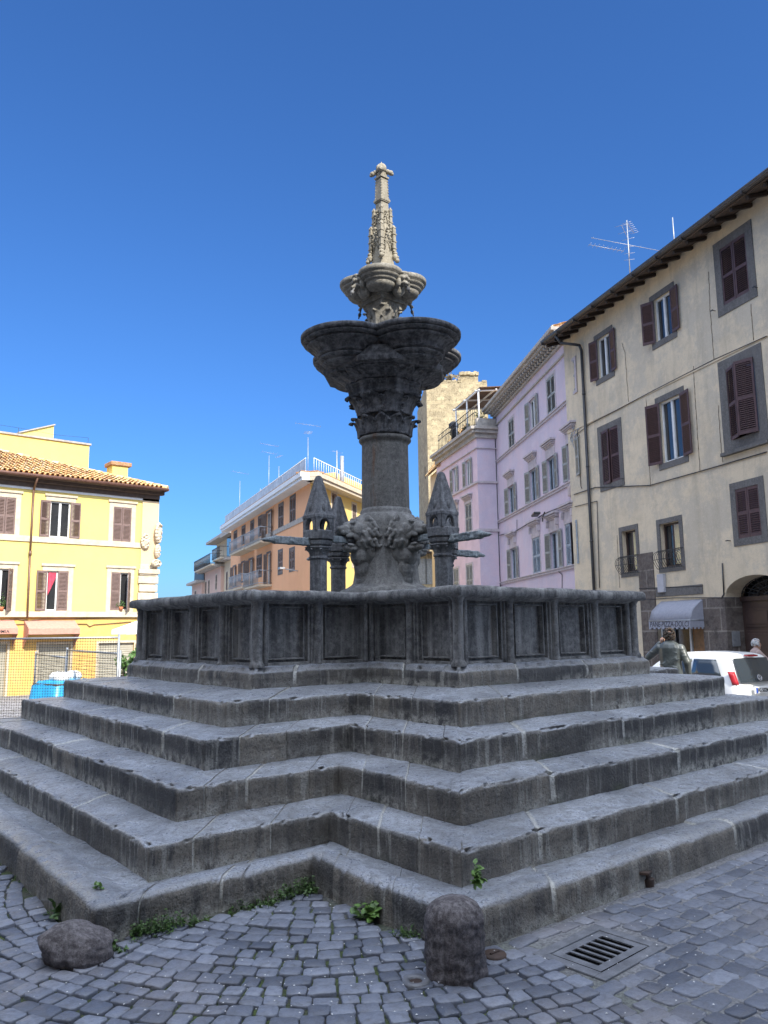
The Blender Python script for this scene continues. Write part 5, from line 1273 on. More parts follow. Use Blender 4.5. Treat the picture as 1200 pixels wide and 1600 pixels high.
m = MB(); m.b2(bx0, bx1, -0.08, 0.02, zcor-0.5, zcor-0.42); m.b2(bx0, bx1, -0.12, 0.02, zcor+0.0, zcor+0.1); m.b2(bx0-0.3, bx1, -0.5, 0.02, zcor+0.34, zcor+0.46); m.b2(bx0-0.4, bx1, -0.62, 0.02, zcor+0.46, zcor+0.62); m.build('cornice', M_CORN, PB.root, bevel=0.015)
br_ = None; x = bx0+0.1
while x < bx1:
    if br_ is None: m = MB(); m.b2(-0.08, 0.08, -0.42, 0.0, 0.22, 0.34); m.b2(-0.08, 0.08, -0.25, 0, 0.1, 0.22); br_ = m.build('cornice_bracket', M_CORN, PB.root, bevel=0.02); o = br_
    else: o = br_.copy(); COL.objects.link(o)
    o.location = (x, 0, zcor); x += 0.34
m = MB(); m.add([(bx0-0.4, -0.5, zcor+0.6), (bx1, -0.5, zcor+0.6), (bx1, 5, zcor+2.4), (bx0-0.4, 5, zcor+2.4), (bx1, 11, zcor+.6), (bx0-.4, 11, zcor+.6)], [(0, 1, 2, 3), (3, 2, 4, 5), (0, 3, 5), (1, 4, 2)]); m.build('roof', M_TILE, PB.root)
tiles(PB, 'roof_tiles', (bx0-0.4, -0.5, zcor+0.6), (1, 0, 0), (0, math.cos(R_(17.6)), math.sin(R_(17.6))), bx1-bx0+0.4, 2.2, seed=9)
cable(PB, [Zb(95, 1195), Zb(200, 1170), Zb(300, 1110), Zb(400, 1050), Zb(595, 970)], y=-0.05, r=0.025); cable(PB, [Zb(210, 1090), Zb(210, 1165)], y=-0.03)
m = MB(); xq = bx0+0.25; m.path([(xq, -0.08, zcor-0.1), (xq, -0.08, -0.4)], 0.05, 8); m.build('downpipe', M_PIPE, PB.root)
cable(PB, [Zb(478, 1430), Zb(516, 1460), Zb(516, 1560)], y=-0.03); m = MB(); xq, zq = PB.loc(*Zb(572, 893)); m.b2(xq-0.14, xq+0.14, -0.1, 0, zq-0.22, zq+0.2); m.build('alarm_box', simple('white and red box', (0.5, 0.4, 0.38), 0.5, 0.2, 4, 0.05), PB.root, bevel=0.02)
# street lamp fixed to the lilac wall
lx, lz = PB.loc(*Zb(380, 1080)); tip = PB.loc(*Zb(290, 1048), y=-1.3)
LW = PB.root.matrix_basis @ Vector((lx, -0.02, lz)); SL = thing('street_lamp', 'flat grey street lamp on an arm from the lilac house wall', 'street lamp', LW, PB.t)
m = MB(); m.b2(-0.06, 0.06, 0, 0.04, -0.15, 0.15); m.path([(0, 0, 0), (tip[0]-lx+0.35, -0.75, tip[1]-lz-0.0)], 0.03, 6); m.build('arm', M_PIPE, SL)
m = MB(); m.box(((tip[0]-lx)*0.85, -0.9, tip[1]-lz+0.02), (0.9, 0.28, 0.1), rot=(0, 0, R_(-10))); m.build('lamp_head', M_PIPE, SL, bevel=0.03)

# ------------------------------------------------------------------ pink corner house with the roof terrace
PA = Bld('pink_corner_house', 'pink and lilac corner house with a planted roof terrace behind the right pinnacle', 'building', 0, 0, 0, 244.4, -0.5, P=(23.27, 20.52, 0))
Zc = cv(640, 570, 4.444); ax0 = -7.2
q1 = pr(PA, Zc, 300, 328, 715, 885); q2 = pr(PA, Zc, 390, 422, 660, 845); q3 = pr(PA, Zc, 312, 340, 1000, 1190); q4 = pr(PA, Zc, 391, 432, 963, 1165); q5 = pr(PA, Zc, 308, 342, 1415, 1600); q6 = pr(PA, Zc, 397, 440, 1388, 1600)
zA = PA.loc(*Zc(455, 470))[1]
mb = wall(PA, ax0, 0, -0.6, zA, [q1, q2, q3, q4, q5, q6], M_LILAC); body(mb, ax0, 0, -0.6, zA, 9, right=False)
mb.build('wall', simple('pink plaster', (0.66, 0.5, 0.54), 0.9, 0.12, 1.5, 0.15), PA.root)
NA = PA.sub(-26, (23.27, 20.52, 0)); m = MB(); m.quad((0, 0, -0.6), (1.35, 0, -0.6), (1.35, 0, zA), (0, 0, zA)); m.build('side_wall', M_LILAC, NA.root)
for r, th in ((q1, (172, 172)), (q2, (172, 172)), (q3, (1, 1)), (q4, (1, 1)), (q5, (1, 1)), (q6, (1, 1))): window(PA, r, 0.12, M_LILTRIM, M_SASHW, M_SHGRN, th, sash=th[0] > 9, ped=(0.2, False) if r in (q3, q4) else None)
for pts, h_ in (((300, 915, 480, 810), 0.12), ((360, 1170, 490, 1145), 0.16), ((300, 900, 475, 530), 0.0)):
    if h_ == 0: z = zA-0.9; h_ = 0.06
    else: z = PA.loc(*Zc(pts[2], pts[3]))[1]
    m = MB(); m.b2(ax0, 0.05, -0.08, 0.02, z-h_/2, z+h_/2); m.build('string_course', M_LILTRIM, PA.root, bevel=0.01)
    m = MB(); m.b2(-0.05, 1.3, -0.08, 0.02, z-h_/2, z+h_/2); m.build('string_course', M_LILTRIM, NA.root, bevel=0.01)
for B_, x0, x1 in ((PA, ax0, 0.1), (NA, -0.1, 1.32)):
    m = MB(); m.b2(x0, x1, -0.12, 0.02, zA-0.35, zA-0.1); m.b2(x0-0.05, x1+0.1, -0.3, 0.02, zA-0.1, zA+0.08); m.b2(x0-0.1, x1+0.2, -0.42, 0.02, zA+0.08, zA+0.25); m.build('cornice', M_CORN, B_.root, bevel=0.015)
    m = MB(); L_ = x1-x0
    if B_ is PA:   # terrace railing
        m.b2(ax0, 0.0, -0.1, 0.1, zA+0.25, zA+0.4)
        for z in (1.05, 1.35): m.tube((ax0+0.8, -0.1, zA+z), (0, -0.1, zA+z), 0.025, seg=6)
        x = ax0+0.8
        while x < 0.05: m.tube((x, -0.1, zA+0.3), (x, -0.1, zA+1.35), 0.015, seg=5); x += 0.28
        m.build('terrace_railing', M_DARKMETAL, PA.root)
m = MB(); m.b2(ax0, 0.2, 0.1, 8, zA+0.2, zA+0.3); m.build('terrace_floor', M_CORN, PA.root)
m = MB(); m.b2(0.0, 1.32, -0.1, 0.12, zA+0.25, zA+0.75); m.build('parapet', M_CORN, NA.root)
m = MB()
for x in (-3.8, -1.9, -0.05): m.tube((x, 0.2, zA+0.3), (x, 0.2, zA+2.35), 0.05, seg=6); m.tube((x, 3.0, zA+0.3), (x, 3.0, zA+2.6), 0.05, seg=6); m.tube((x, 0.0, zA+2.3), (x, 3.2, zA+2.6), 0.05, seg=6)
for y, z in ((0.2, 2.35), (1.2, 2.45), (2.1, 2.54), (3.0, 2.62)): m.tube((-4.2, y, zA+z), (0.1, y, zA+z), 0.05, seg=6)
m.build('pergola', M_WHITE, PA.root)
m = MB(); m.add([(-4.3, 0.2, zA+2.45), (0.2, 0.2, zA+2.45), (0.2, 3.2, zA+2.75), (-4.3, 3.2, zA+2.75)], [(0, 1, 2, 3)]); m.build('pergola_shade', simple('brown reed matting', (0.16, 0.1, 0.07), 0.9, 0.4, 12, 0.2), PA.root, solid=0.03)
def bush(name, label, P, w, h, n, seed, mat=None, trunk=True, group=None, leafs=0.12):
    t_ = thing(name, label, 'plant', P, 0, group); f = MB(); rn = random.Random(seed)
    blobs = [(Vector((rn.uniform(-.6, .6)*w, rn.uniform(-.6, .6)*w, h*rn.uniform(.35, .95))), rn.uniform(.3, .5)*w) for _ in range(7)]
    for k in range(n):
        c, r = rn.choice(blobs); d = Vector((rn.gauss(0, 1), rn.gauss(0, 1), rn.gauss(0, 1))).normalized()
        p = c+d*r*rn.random()**0.4; u = Vector((rn.gauss(0, 1), rn.gauss(0, 1), rn.gauss(0, 1))).normalized(); e = u.cross(d)
        if e.length < 0.1: continue
        e = e.normalized()*leafs*0.35; u = u*leafs*rn.uniform(.6, 1.2); f.add([p, p+u*0.5+e, p+u, p+u*0.5-e], [(0, 1, 2, 3)])
    f.build('foliage', mat or M_LEAF, t_)
    m = MB()
    for c, r in blobs: m.tube((0, 0, -0.05), c, 0.02, 0.008, 5)
    m.build('stem', M_WOODROOF, t_); return t_
M_LEAFD = simple('dusty green leaves', (0.05, 0.085, 0.03), 0.6, 0.4, 9, 0.1)
for i, (s_, y_, w_, h_) in enumerate(((-0.7, 0.5, 0.5, 1.1), (-2.6, 0.5, 0.4, 0.8), (-4.9, 0.5, 0.35, 1.0))):
    P_ = PA.root.matrix_basis @ Vector((s_, y_, zA+0.3))
    bush('terrace_shrub', ('largest potted shrub on the roof terrace, at the corner post of the pergola', 'low green shrub on the roof terrace, midway along the railing', 'dark shrub at the far left end of the roof terrace railing')[i], P_, w_, h_, 260, 30+i, M_LEAFD, group='shrubs on the roof terrace')
P_ = PA.root.matrix_basis @ Vector((-4.6, 0.3, zA+0.3)); t_ = thing('chimney_pot', 'dark round chimney pot by the terrace railing of the pink corner house', 'chimney', P_)
m = MB(); m.lathe([(0.16, 0), (0.16, 1.1), (0.3, 1.12), (0.3, 1.35), (0.12, 1.5)], seg=12, cap=True); m.build('flue', M_DARKMETAL, t_)
# sunlit scrap of tiled roof behind
RB = Bld('low_roof_house', 'small house with a bright orange tiled roof peeping over the right pinnacle', 'building', 683, 740, 50, 240, -0.5)
m = MB(); m.b2(-2.0, 1.2, 0, 4, -0.5, RB.loc(683, 735)[1]); m.build('wall', M_BEIGE, RB.root)
zt = RB.loc(683, 738)[1]; m = MB(); a_ = RB.loc(676, 716)[0]; b_ = RB.loc(695, 716)[0]
z2 = RB.loc(683, 716, y=1.5)[1]; m.add([(a_-0.6, -0.3, zt), (b_, -0.3, zt), (b_, 1.5, z2+0.3), (a_-0.6, 1.5, z2+0.3), (b_, 4.2, zt), (a_-.6, 4.2, zt)], [(0, 1, 2, 3), (3, 2, 4, 5)]); m.build('roof', M_TILE, RB.root)
tiles(RB, 'roof_tiles', (a_-0.6, -0.33, zt+0.03), (1, 0, 0), Vector((0, 1.8, z2+0.3-zt)), b_-a_+0.6, Vector((0, 1.8, z2+0.3-zt)).length, seed=12)

# ------------------------------------------------------------------ medieval tower
TW = Bld('stone_tower', 'tall square medieval tower of pale tufa blocks behind the fountain', 'tower', 715, 750, 62, -37, -0.6)
ta, tb = TW.loc(666.8, 640)[0], TW.loc(761.3, 610)[0]; tz = TW.loc(735, 596.3)[1]
mb = MB(); mb.quad((ta, 0, -1), (tb, 0, -1), (tb, 0, tz), (ta, 0, tz)); body(mb, ta, tb, -1, tz, 9.0); mb.build('wall', M_TOWER, TW.root)
Zt = cv(640, 570, 4.444); a_, b_ = TW.loc(*Zt(347, 90), y=1.5)[0], TW.loc(*Zt(476, 90), y=1.5)[0]; z2 = TW.loc(*Zt(410, 66), y=1.5)[1]
m = MB(); m.b2(a_, b_, 1.5, 3.6, tz-0.5, z2); rn = random.Random(3)
for k in range(9): x = a_+(b_-a_)*(k+0.5)/9; m.box((x, 1.6, z2+rn.uniform(0, .12)), (0.26, 0.5, 0.3))
for k in range(12):
    x = ta+(tb-ta)*(k+0.5)/12
    if x > b_ or x < a_: m.box((x, 0.3, tz+rn.uniform(-.06, .06)), (0.4, 0.6, 0.25))
m.build('ruined_top', M_TOWER, TW.root, bevel=0.04)
m = MB(); x, z = ta-0.002, TW.loc(660, 730)[1]; m.b2(x-0.01, x+0.02, 2.2, 2.5, z-0.5, z+0.5); m.build('arrow_slit', M_BLACK, TW.root)
P_ = TW.root.matrix_basis @ Vector((TW.loc(*Zt(310, 110), y=1.0)[0], 1.0, tz)); bush('dry_shrub', 'dry twiggy shrub growing on top of the stone tower', P_, 0.7, 1.1, 90, 77, simple('dry twigs', (0.3, 0.24, 0.15), 0.8, 0.3, 5, 0.1), leafs=0.3)
LB = Bld('tufa_house', 'low tufa house with dark eaves at the foot of the stone tower', 'building', 662, 900, 55, -20, -0.6)
a_, b_ = LB.loc(640, 880)[0], LB.loc(676, 880)[0]; zt = LB.loc(665, 865)[1]
m = MB(); m.quad((a_-6, 0, -0.6), (b_, 0, -0.6), (b_, 0, zt), (a_-6, 0, zt)); body(m, a_-6, b_, -0.6, zt, 6); m.build('wall', M_TOWER, LB.root); m = MB(); m.b2(a_-6.2, b_+0.5, -0.5, 6, zt, zt+0.12); m.build('eaves', M_WOODROOF, LB.root)
for px in (660, 671): x, z = LB.loc(px, 893); m = MB(); m.b2(x-0.35, x+0.35, -0.03, 0.02, z-0.9, z+0.9); m.build('window', M_SHGRN, LB.root)
# ------------------------------------------------------------------ orange corner block
OR = Bld('orange_block', 'orange and yellow corner block with balconies and white roof railing behind the left pinnacles', 'building', 485, 900, 45, 253, -1.0)
Zo = cv(290, 700, 4.138)
oL = OR.loc(360.5, 870)[0]; zo = OR.loc(*Zo(800, 215))[1]; zo2 = OR.loc(*Zo(290, 530))[1]; zcor = (zo+zo2)/2-0.1
W1 = [pr(OR, Zo, *v) for v in ((313, 331, 545, 660), (365, 384, 512, 612), (421, 440, 478, 655), (472, 492, 448, 560), (523, 554, 415, 610), (604, 630, 368, 518), (678, 708, 318, 482))]
W2 = [pr(OR, Zo, *v) for v in ((307, 324, 768, 890), (362, 381, 742, 858), (409, 434, 722, 900), (462, 491, 702, 825), (526, 547, 682, 885), (601, 625, 668, 805), (674, 703, 656, 785))]
dz3 = W1[0][2]-W2[0][2]
W3 = [(r[0], r[1], r[2]-dz3, r[3]-dz3) for r in W2]
mb = wall(OR, oL, 0, -0.6, zcor, W1+W2+W3, M_ORANGE); mb.build('wall', M_ORANGE, OR.root)
OO = OR.sub(31, tuple(OR.P)); oR = 14.5
Rw = []
for v in ((945, 976, 295, 448), (1078, 1102, 365, 478)): Rw.append(pr(OO, Zo, *v))
dR = W1[6][2]-W2[6][2]
Rw.append((Rw[1][1]+2.0, Rw[1][1]+3.1, Rw[1][2], Rw[1][3]))
Rall = Rw+[(r[0], r[1], r[2]-dR, r[3]-dR) for r in Rw]+[(r[0], r[1], r[2]-2*dR, r[3]-2*dR) for r in Rw]
mb = wall(OO, 0, oR, -0.6, zcor, Rall, M_ORANGEY); mb.build('wall', M_ORANGEY, OO.root)
Mi_ = OO.root.matrix_basis; e_ = Mi_ @ Vector((oR, 0, 0)); m = MB()
m.quad((oL, 0, -0.6), (oL, 0, zcor), (e_.x, e_.y, zcor), (e_.x, e_.y, -0.6)); m.add([(0, 0, zcor), (e_.x, e_.y, zcor), (oL, 0, zcor)], [(0, 1, 2)]); m.build('back_wall', M_ORANGE, OR.root)
for B_, rs in ((OR, W1+W2+W3), (OO, Rall)):
    for i, r in enumerate(rs):
        op = B_ is OR and i in (2, 4, 7, 8, 9, 11)
        window(B_, r, 0.14, M_BASALT if B_ is OR else M_TRAV, M_SASHW, M_SHTAN, (165, 165) if op and i != 2 else (2, 2), sash=op, slat=0.09)
m = MB(); zb_ = OR.loc(*Zo(790, 447))[1]; zb2 = OR.loc(*Zo(292, 682))[1]; m.b2(oL, 0.02, -0.05, 0.02, (zb_+zb2)/2-0.15, (zb_+zb2)/2+0.15); m.build('string_course', M_CORN, OR.root)
def balcony(B, x0, x1, z, mat=None):
    mat = mat or M_ZINC
    m = MB(); m.b2(x0, x1, -0.9, 0.0, z-0.14, z); o = m.build('balcony', M_TRAV, B.root); m = MB()
    for zz in (z+0.08, z+0.95): m.path([(x0+.03, 0, zz), (x0+.03, -0.96, zz), (x1-.03, -0.96, zz), (x1-.03, 0, zz)], 0.025, 5)
    n_ = int((x1-x0)/0.14)
    for i in range(n_+1): x = x0+0.03+(x1-x0-0.06)*i/n_; m.tube((x, -0.96, z), (x, -0.96, z+0.95), 0.012, seg=4)
    for y in (-0.3, -0.6): 
        for x in (x0+.03, x1-.03): m.tube((x, y, z), (x, y, z+0.95), 0.012, seg=4)
    m.build('railing', mat, o)
balcony(OR, W1[1][0]-0.4, W1[2][1]+0.5, W1[2][2]); balcony(OR, W1[3][0]-0.4, W1[4][1]+0.5, W1[4][2]); balcony(OR, W2[1][0]-0.4, W2[2][1]+0.5, W2[2][2]); balcony(OR, W2[3][0]-0.4, W2[4][1]+0.5, W2[4][2])
for B_, x0, x1 in ((OR, oL-0.8, 0.75), (OO, -0.75, oR+0.5)):
    m = MB(); m.b2(x0, x1, -0.75, 0.0, zcor-0.06, zcor+0.14); m.b2(x0, x1, -0.85, -0.0, zcor+0.14, zcor+0.42); m.build('cornice', M_WHITE if B_ is OR else M_TRAV, B_.root, bevel=0.02)
    m = MB(); m.b2(x0, x1, -0.8, 0.6, zcor+0.42, zcor+0.5); m.build('roof_edge', M_TILE, B_.root)
    m = MB(); a_, b_ = (x0+0.3, 0.5) if B_ is OR else (-0.5, oR)
    for z in (0.55, 1.3): m.tube((a_, -0.45, zcor+z), (b_, -0.45, zcor+z), 0.03, seg=5)
    x = a_
    while x <= b_: m.tube((x, -0.45, zcor+0.45), (x, -0.45, zcor+1.3), 0.015, seg=4); x += (1.4 if B_ is OR else 0.35)
    m.build('roof_railing', M_WHITE, B_.root)
    if B_ is OR: m = MB(); m.b2(a_, b_, -0.46, -0.44, zcor+0.6, zcor+1.25); m.build('railing_panel', simple('white corrugated sheet', (0.5, 0.54, 0.58), 0.5, 0.25, 3, 0.1), OR.root)
m = MB(); m.b2(6.5, 13.0, 1.2, 4.5, zcor, zcor+1.9); m.build('roof_hut', M_ORANGEY, OO.root)
m = MB(); m.tube((6.2, 0.6, zcor+0.4), (6.2, 0.6, zcor+2.9), 0.14, seg=10); m.b2(5.9, 6.9, 0.4, 1.1, zcor+0.4, zcor+1.1); m.build('flue', M_ZINC, OO.root)
m = MB(); m.box((0.35, -0.3, 3.0), (0.9, 0.9, 0.6)); m.box((0.3, -0.3, 2.2), (0.6, 0.6, 0.9)); m.build('corner_bracket', M_TRAV, OR.root, bevel=0.15, bseg=3)
x, z = OR.loc(*Zo(728, 785)); m = MB(); m.tube((x, 0, z-0.1), (x-0.4, -0.7, z+0.05), 0.03, seg=5); m.box((x-0.6, -0.9, z+0.1), (0.5, 0.3, 0.12)); m.build('wall_lamp', M_ZINC, OR.root)
def oroof(x, y): p = OR.root.matrix_basis @ Vector((x, y, zcor+0.5)); return (p.x, p.y, p.z)
for i, (px, H_, sp_, lab) in enumerate(((347, 4.6, [(4.3, 163, 1.4, 6, 0.9, 0)], 'panel aerial at the far end of the orange roof, alone on its pole'), (535, 4.6, [(4.4, 160, 1.4, 9, 0.6, 0), (3.8, 160, 1.1, 5, 0.8, 0)], 'pole with two stacked aerials above the middle of the orange roof railing'), (480, 2.6, [], 'short bare white mast left of the middle of the orange roof'), (600, 3.2, [(2.9, 70, 1.6, 6, 0.3, 0)], 'thin pole with a small aerial right of the middle of the orange roof'), (790, 3.6, [(3.4, 150, 1.6, 8, 0.5, 0), (2.9, 60, 1.2, 6, 0.5, 0)], 'cluster of aerials on the near corner of the orange roof'))):
    s_ = OR.loc(*Zo(px, 500), y=0.3)[0]; aerial('roof_aerial', lab, oroof(s_, 0.3), H_-1.0, sp_, 0.02, group='aerials on the orange roof')
p_ = OO.root.matrix_world
tq = OO.loc(*Zo(978, 150), y=0.6); P_ = OO.P+OO.u*tq[0]-OO.nrm*0.6; aerial('roof_aerial', 'T shaped white aerial on the yellow side of the orange block', (P_.x, P_.y, OR.z0+zcor+0.5), 2.6, [(2.5, 31, 1.5, 2, 0.3, 0)], 0.04, group='aerials on the orange roof')

# ------------------------------------------------------------------ houses farther down the street
def far_house(name, label, a, b, ptop, off, mat, wins, extra=None):
    s0, s1 = OR.loc(*Zo(a, 800), y=off)[0], OR.loc(*Zo(b, 800), y=off)[0]; z = OR.loc(*Zo((a+b)/2, ptop), y=off)[1]
    if s0 > s1: s0, s1 = s1, s0
    P_ = OR.P+OR.u*s1-OR.nrm*off; B = Bld(name, label, 'building', 0, 0, 0, 253, -1.2, P=tuple(P_))
    z = OR.loc(*Zo((a+b)/2, ptop), y=off)[1]+OR.z0-B.z0
    rs = [pr(B, Zo, *w) for w in wins]; rs = [r for r in rs if r[1]-r[0] > 0.3]
    mb = wall(B, s0-s1, 0, -0.6, z, rs, mat); body(mb, s0-s1, 0, -0.6, z, 9); mb.build('wall', mat, B.root)
    for r in rs: window(B, r, 0.1, M_TRAV, M_SASHW, M_SHTAN, (2, 2), sash=False, slat=0.12)
    m = MB(); m.b2(s0-s1-0.2, 0.1, -0.6, 9, z, z+0.25); m.build('eaves', M_CORN, B.root); return B, z, s0-s1
Bq, z_, w_ = far_house('narrow_house', 'narrow pale house with a glazed attic, directly left of the orange block', 232, 291, 735, 0.3, M_BEIGE, ((237, 246, 810, 925), (262, 273, 800, 920)))
m = MB(); m.b2(w_+0.3, -0.3, 0.4, 4, z_+0.25, z_+2.4); m.build('attic', M_GLASS, Bq.root); m = MB(); m.b2(w_, 0, -0.2, 4.4, z_+2.4, z_+2.7); m.build('roof', M_CORN, Bq.root)
balcony(Bq, w_+0.2, -0.2, z_+0.25, M_DARKMETAL)
Bq, z_, w_ = far_house('balcony_house', 'beige house with a roof balcony, second to the left of the orange block', 112, 228, 790, 0.0, M_SALMON, ((126, 136, 865, 950), (146, 156, 855, 945), (194, 204, 820, 915)))
balcony(Bq, w_+0.2, -0.2, z_+0.25, M_DARKMETAL); m = MB(); m.b2(w_+1, -0.6, 1.2, 5, z_+0.25, z_+3.0); m.build('attic', M_BEIGE, Bq.root); m = MB(); m.b2(w_+0.2, 0, 0.2, 5.4, z_+3.0, z_+3.25); m.build('roof', M_CORN, Bq.root)
Bq, z_, w_ = far_house('mansard_house', 'small pinkish house with a grey mansard roof at the far end of the street', 44, 106, 880, -0.3, M_SALMON, ((58, 70, 925, 960),))
m = MB(); m.prism([(w_, z_+0.25), (0, z_+0.25), (-0.3, z_+2.0), (w_+0.3, z_+2.0)], 0.2, 6); m.build('mansard_roof', M_PIPE, Bq.root)

# ------------------------------------------------------------------ buildings behind the photographer (they shade the fountain)
M_PLAIN = plaster('plain grey plaster', (0.5, 0.44, 0.36), (0.3, 0.26, 0.2), 0.3, (0.4, 0.36, 0.3))  # plain plaster tone for the blocks out of view
def block(name, label, x0, x1, y0, y1, h, east=False):
    t_ = thing(name, label, 'building', ((x0+x1)/2, (y0+y1)/2, -0.6)); a, b = (x1-x0)/2, (y1-y0)/2; m = MB(); m.b2(-a, a, -b, b, 0, h+0.6); m.build('wall', M_PLAIN, t_)
    m = MB(); m.b2(-a-0.0, a+0.0, -b-0.0, b+0.0, h+0.6, h+0.72); m.build('roof', M_TILE, t_)
    if east:
        for fl in range(int(h/3.6)):
            for i in range(int(2*b/3.4)): y = -b+2*b*(i+0.5)/int(2*b/3.4); m = MB(); m.b2(a-0.02, a+0.03, y-0.55, y+0.55, 1.6+fl*3.5, 3.3+fl*3.5); m.build('window', M_SHBRN, t_)
        return t_
    n_ = int(2*a/3.2)
    for fl in range(int(h/3.6)):
        for i in range(n_):
            x = -a+2*a*(i+0.5)/n_; m = MB(); m.b2(x-0.55, x+0.55, b-0.02, b+0.03, 1.6+fl*3.5, 3.3+fl*3.5); m.build('window', M_SHBRN, t_)
    return t_
TS = math.tan(SUN_EL)/abs(math.sin(SUN_AZ))
YB = -15.0
def hh(z, y=0.0): return z+(y-YB)*TS
sh_ = math.cos(SUN_AZ)/math.sin(SUN_AZ)   # x shift per metre of y towards the sun
def xs_(q): return q+0.123*YB*0+YB*sh_
block('corner_palazzo', 'tall plain palazzo behind the photographer', -13.0, xs_(0.55), YB-10, YB, hh(5.5))
block('added_west_palazzo', 'plain unseen palazzo added on the left beside the photographer to block skylight', -27.0, -14.5, -17.0, 13.0, 14.5, True)  # added out of view to darken the left faces of the steps
block('lower_palazzo', 'lower plain house beside the palazzo behind the photographer', xs_(0.55), xs_(Q_MAN-0.3), YB-2.5, YB, hh(4.6))

# ------------------------------------------------------------------ site fence, left
def mat_net():
    return simple('dark netting cord', (0.03, 0.03, 0.03), 0.8, 0.1, 5, 0.0)
M_NET = mat_net()
def fence(name, label, a, b, zt, net=0.048, wire=True, nm=None):
    a = Vector(a); b = Vector(b); d = b-a; L_ = d.length; az = math.atan2(d.y, d.x)
    za, zb = gz(a.x, a.y), gz(b.x, b.y); z0 = min(za, zb); H_ = zt-z0
    t_ = thing(name, label, 'fence', (a.x, a.y, z0), az, 'mesh site fence panels'); m = MB()
    m.path([(0, 0, 0), (0, 0, H_+0.06)], 0.022, 8); m.path([(L_, 0, 0), (L_, 0, H_+0.06)], 0.022, 8); m.tube((0, 0, H_), (L_, 0, H_), 0.018, seg=8); m.tube((0, 0, 0.12), (L_, 0, 0.12), 0.018, seg=8)
    m.build('frame', M_ZINC, t_); m = MB(); n_ = int(L_/net); k_ = int((H_-0.14)/net)
    rn = random.Random(int(L_*100))
    sag = lambda x, z: 0.02*noise.noise(Vector((x*2, z*2, 1)))
    for i in range(n_+1): x = L_*i/n_; m.path([(x+sag(x, q), 0.012+sag(q, x), 0.12+(H_-0.14)*q/4) for q in range(5)], 0.0022, 3)
    for j in range(k_+1): z = 0.12+(H_-0.14)*j/k_; m.path([(L_*q/6, 0.012+sag(q, z), z+sag(z, q)) for q in range(7)], 0.0022, 3)
    for i in range(n_+1):
        for j in range(k_+1): x, z = L_*i/n_, 0.12+(H_-0.14)*j/k_; m.box((x, 0.012, z), (0.011, 0.008, 0.011))
    m.build('net', M_NET, t_); m = MB(); m.box((0, 0, 0.05), (0.2, 0.5, 0.12)); m.box((L_, 0, 0.05), (0.2, 0.5, 0.12)); m.build('foot', M_CORN, t_, bevel=0.02); return t_
fa = at_depth(186, 996, 14.0); fb = at_depth(-10, 1000, 14.3); zt = fa.z
fence('site_fence', 'nearest steel fence panel with dark netting, left of the fountain steps', (fa.x, fa.y, 0), (fb.x, fb.y, 0), zt)
d_ = Vector((fb.x-fa.x, fb.y-fa.y, 0)); fence('site_fence', 'steel fence panel leaving the photo at its left edge', (fb.x-0.04, fb.y+0.03, 0), (fb.x+d_.x*0.9, fb.y+d_.y*0.9+0.3, 0), zt)
g1 = at_depth(105, 1019, 18.0); g2 = at_depth(56, 1023, 22.0); ga = at_depth(189, 994, 14.3)
fence('site_fence', 'netted fence panel slanting back from the post beside the basin', (ga.x, ga.y, 0), (g1.x, g1.y, 0), g1.z+0.05, net=0.09)
fence('site_fence', 'farther netted panel between the shop window and the blue sheet', (g1.x, g1.y+0.05, 0), (g2.x, g2.y, 0), g2.z+0.03, net=0.1)
# blue sheet and rubble bag behind the fence
M_BLUE = simple('bright blue plastic sheet', (0.03, 0.34, 0.62), 0.35, 0.25, 5, 0.3)
pb = at_depth(101, 1074, 17.0); zg = gz(pb.x, pb.y)
t_ = thing('covered_crate', 'low crate under a bright blue plastic sheet with white sacks, behind the mesh fence', 'crate', (pb.x, pb.y, zg), R_(20))
m = MB(); rn = random.Random(4); H_ = at_depth(101, 1062, 17.0).z-zg
n_ = 12; vs = []
for j in range(n_+1):
    for i in range(n_+1):
        u_, v_ = i/n_*2-1, j/n_*2-1; e = max(abs(u_), abs(v_)); x = u_*0.62; y = v_*0.5; z = H_ if e < 0.8 else H_*(1-((e-0.8)/0.2)**1.3*0.97)
        vs.append((x*(1+0.08*(e > .9)), y, z+0.05*noise.noise(Vector((x*4, y*4, 0)))*(e < .95)))
m.add(vs, [(j*(n_+1)+i, j*(n_+1)+i+1, (j+1)*(n_+1)+i+1, (j+1)*(n_+1)+i) for j in range(n_) for i in range(n_)], True); m.build('sheet', M_BLUE, t_)
m = MB(); m.b2(-0.5, 0.5, -0.4, 0.4, 0, H_-0.06); m.build('crate', M_SOFFIT, t_)
m = MB()
for k in range(6): m.ell((rn.uniform(-.35, .35), rn.uniform(-.2, .2), H_+0.06), (0.2, 0.17, 0.13), (0, 0, rn.random()*3))
m.build('sacks', M_WHITE, t_, remesh=0.03, smooth=2)
# market parasol and plant right of the fence post
pp = at_depth(214, 1000, 27); t_ = thing('parasol', 'large white parasol behind the fence post, in front of the yellow house', 'parasol', (pp.x, pp.y, gz(pp.x, pp.y)))
zz = at_depth(214, 984, 27).z-gz(pp.x, pp.y); m = MB(); m.lathe([(0.03, zz+0.3), (0.9, zz), (0.9, zz-0.15)], seg=8, smooth=False); m.build('canopy', M_WHITE, t_, solid=0.01)
m = MB(); m.tube((0, 0, 0), (0, 0, zz+0.32), 0.025, seg=8); m.lathe([(0.25, 0), (0.25, 0.08), (0.05, 0.12)], seg=12); m.build('pole', M_ZINC, t_)
pp = at_depth(198, 1040, 24); bush('potted_plant', 'tall leafy potted plant between the fence post and the basin', (pp.x, pp.y, gz(pp.x, pp.y)), 0.45, 1.5, 260, 91, M_LEAF, leafs=0.16)

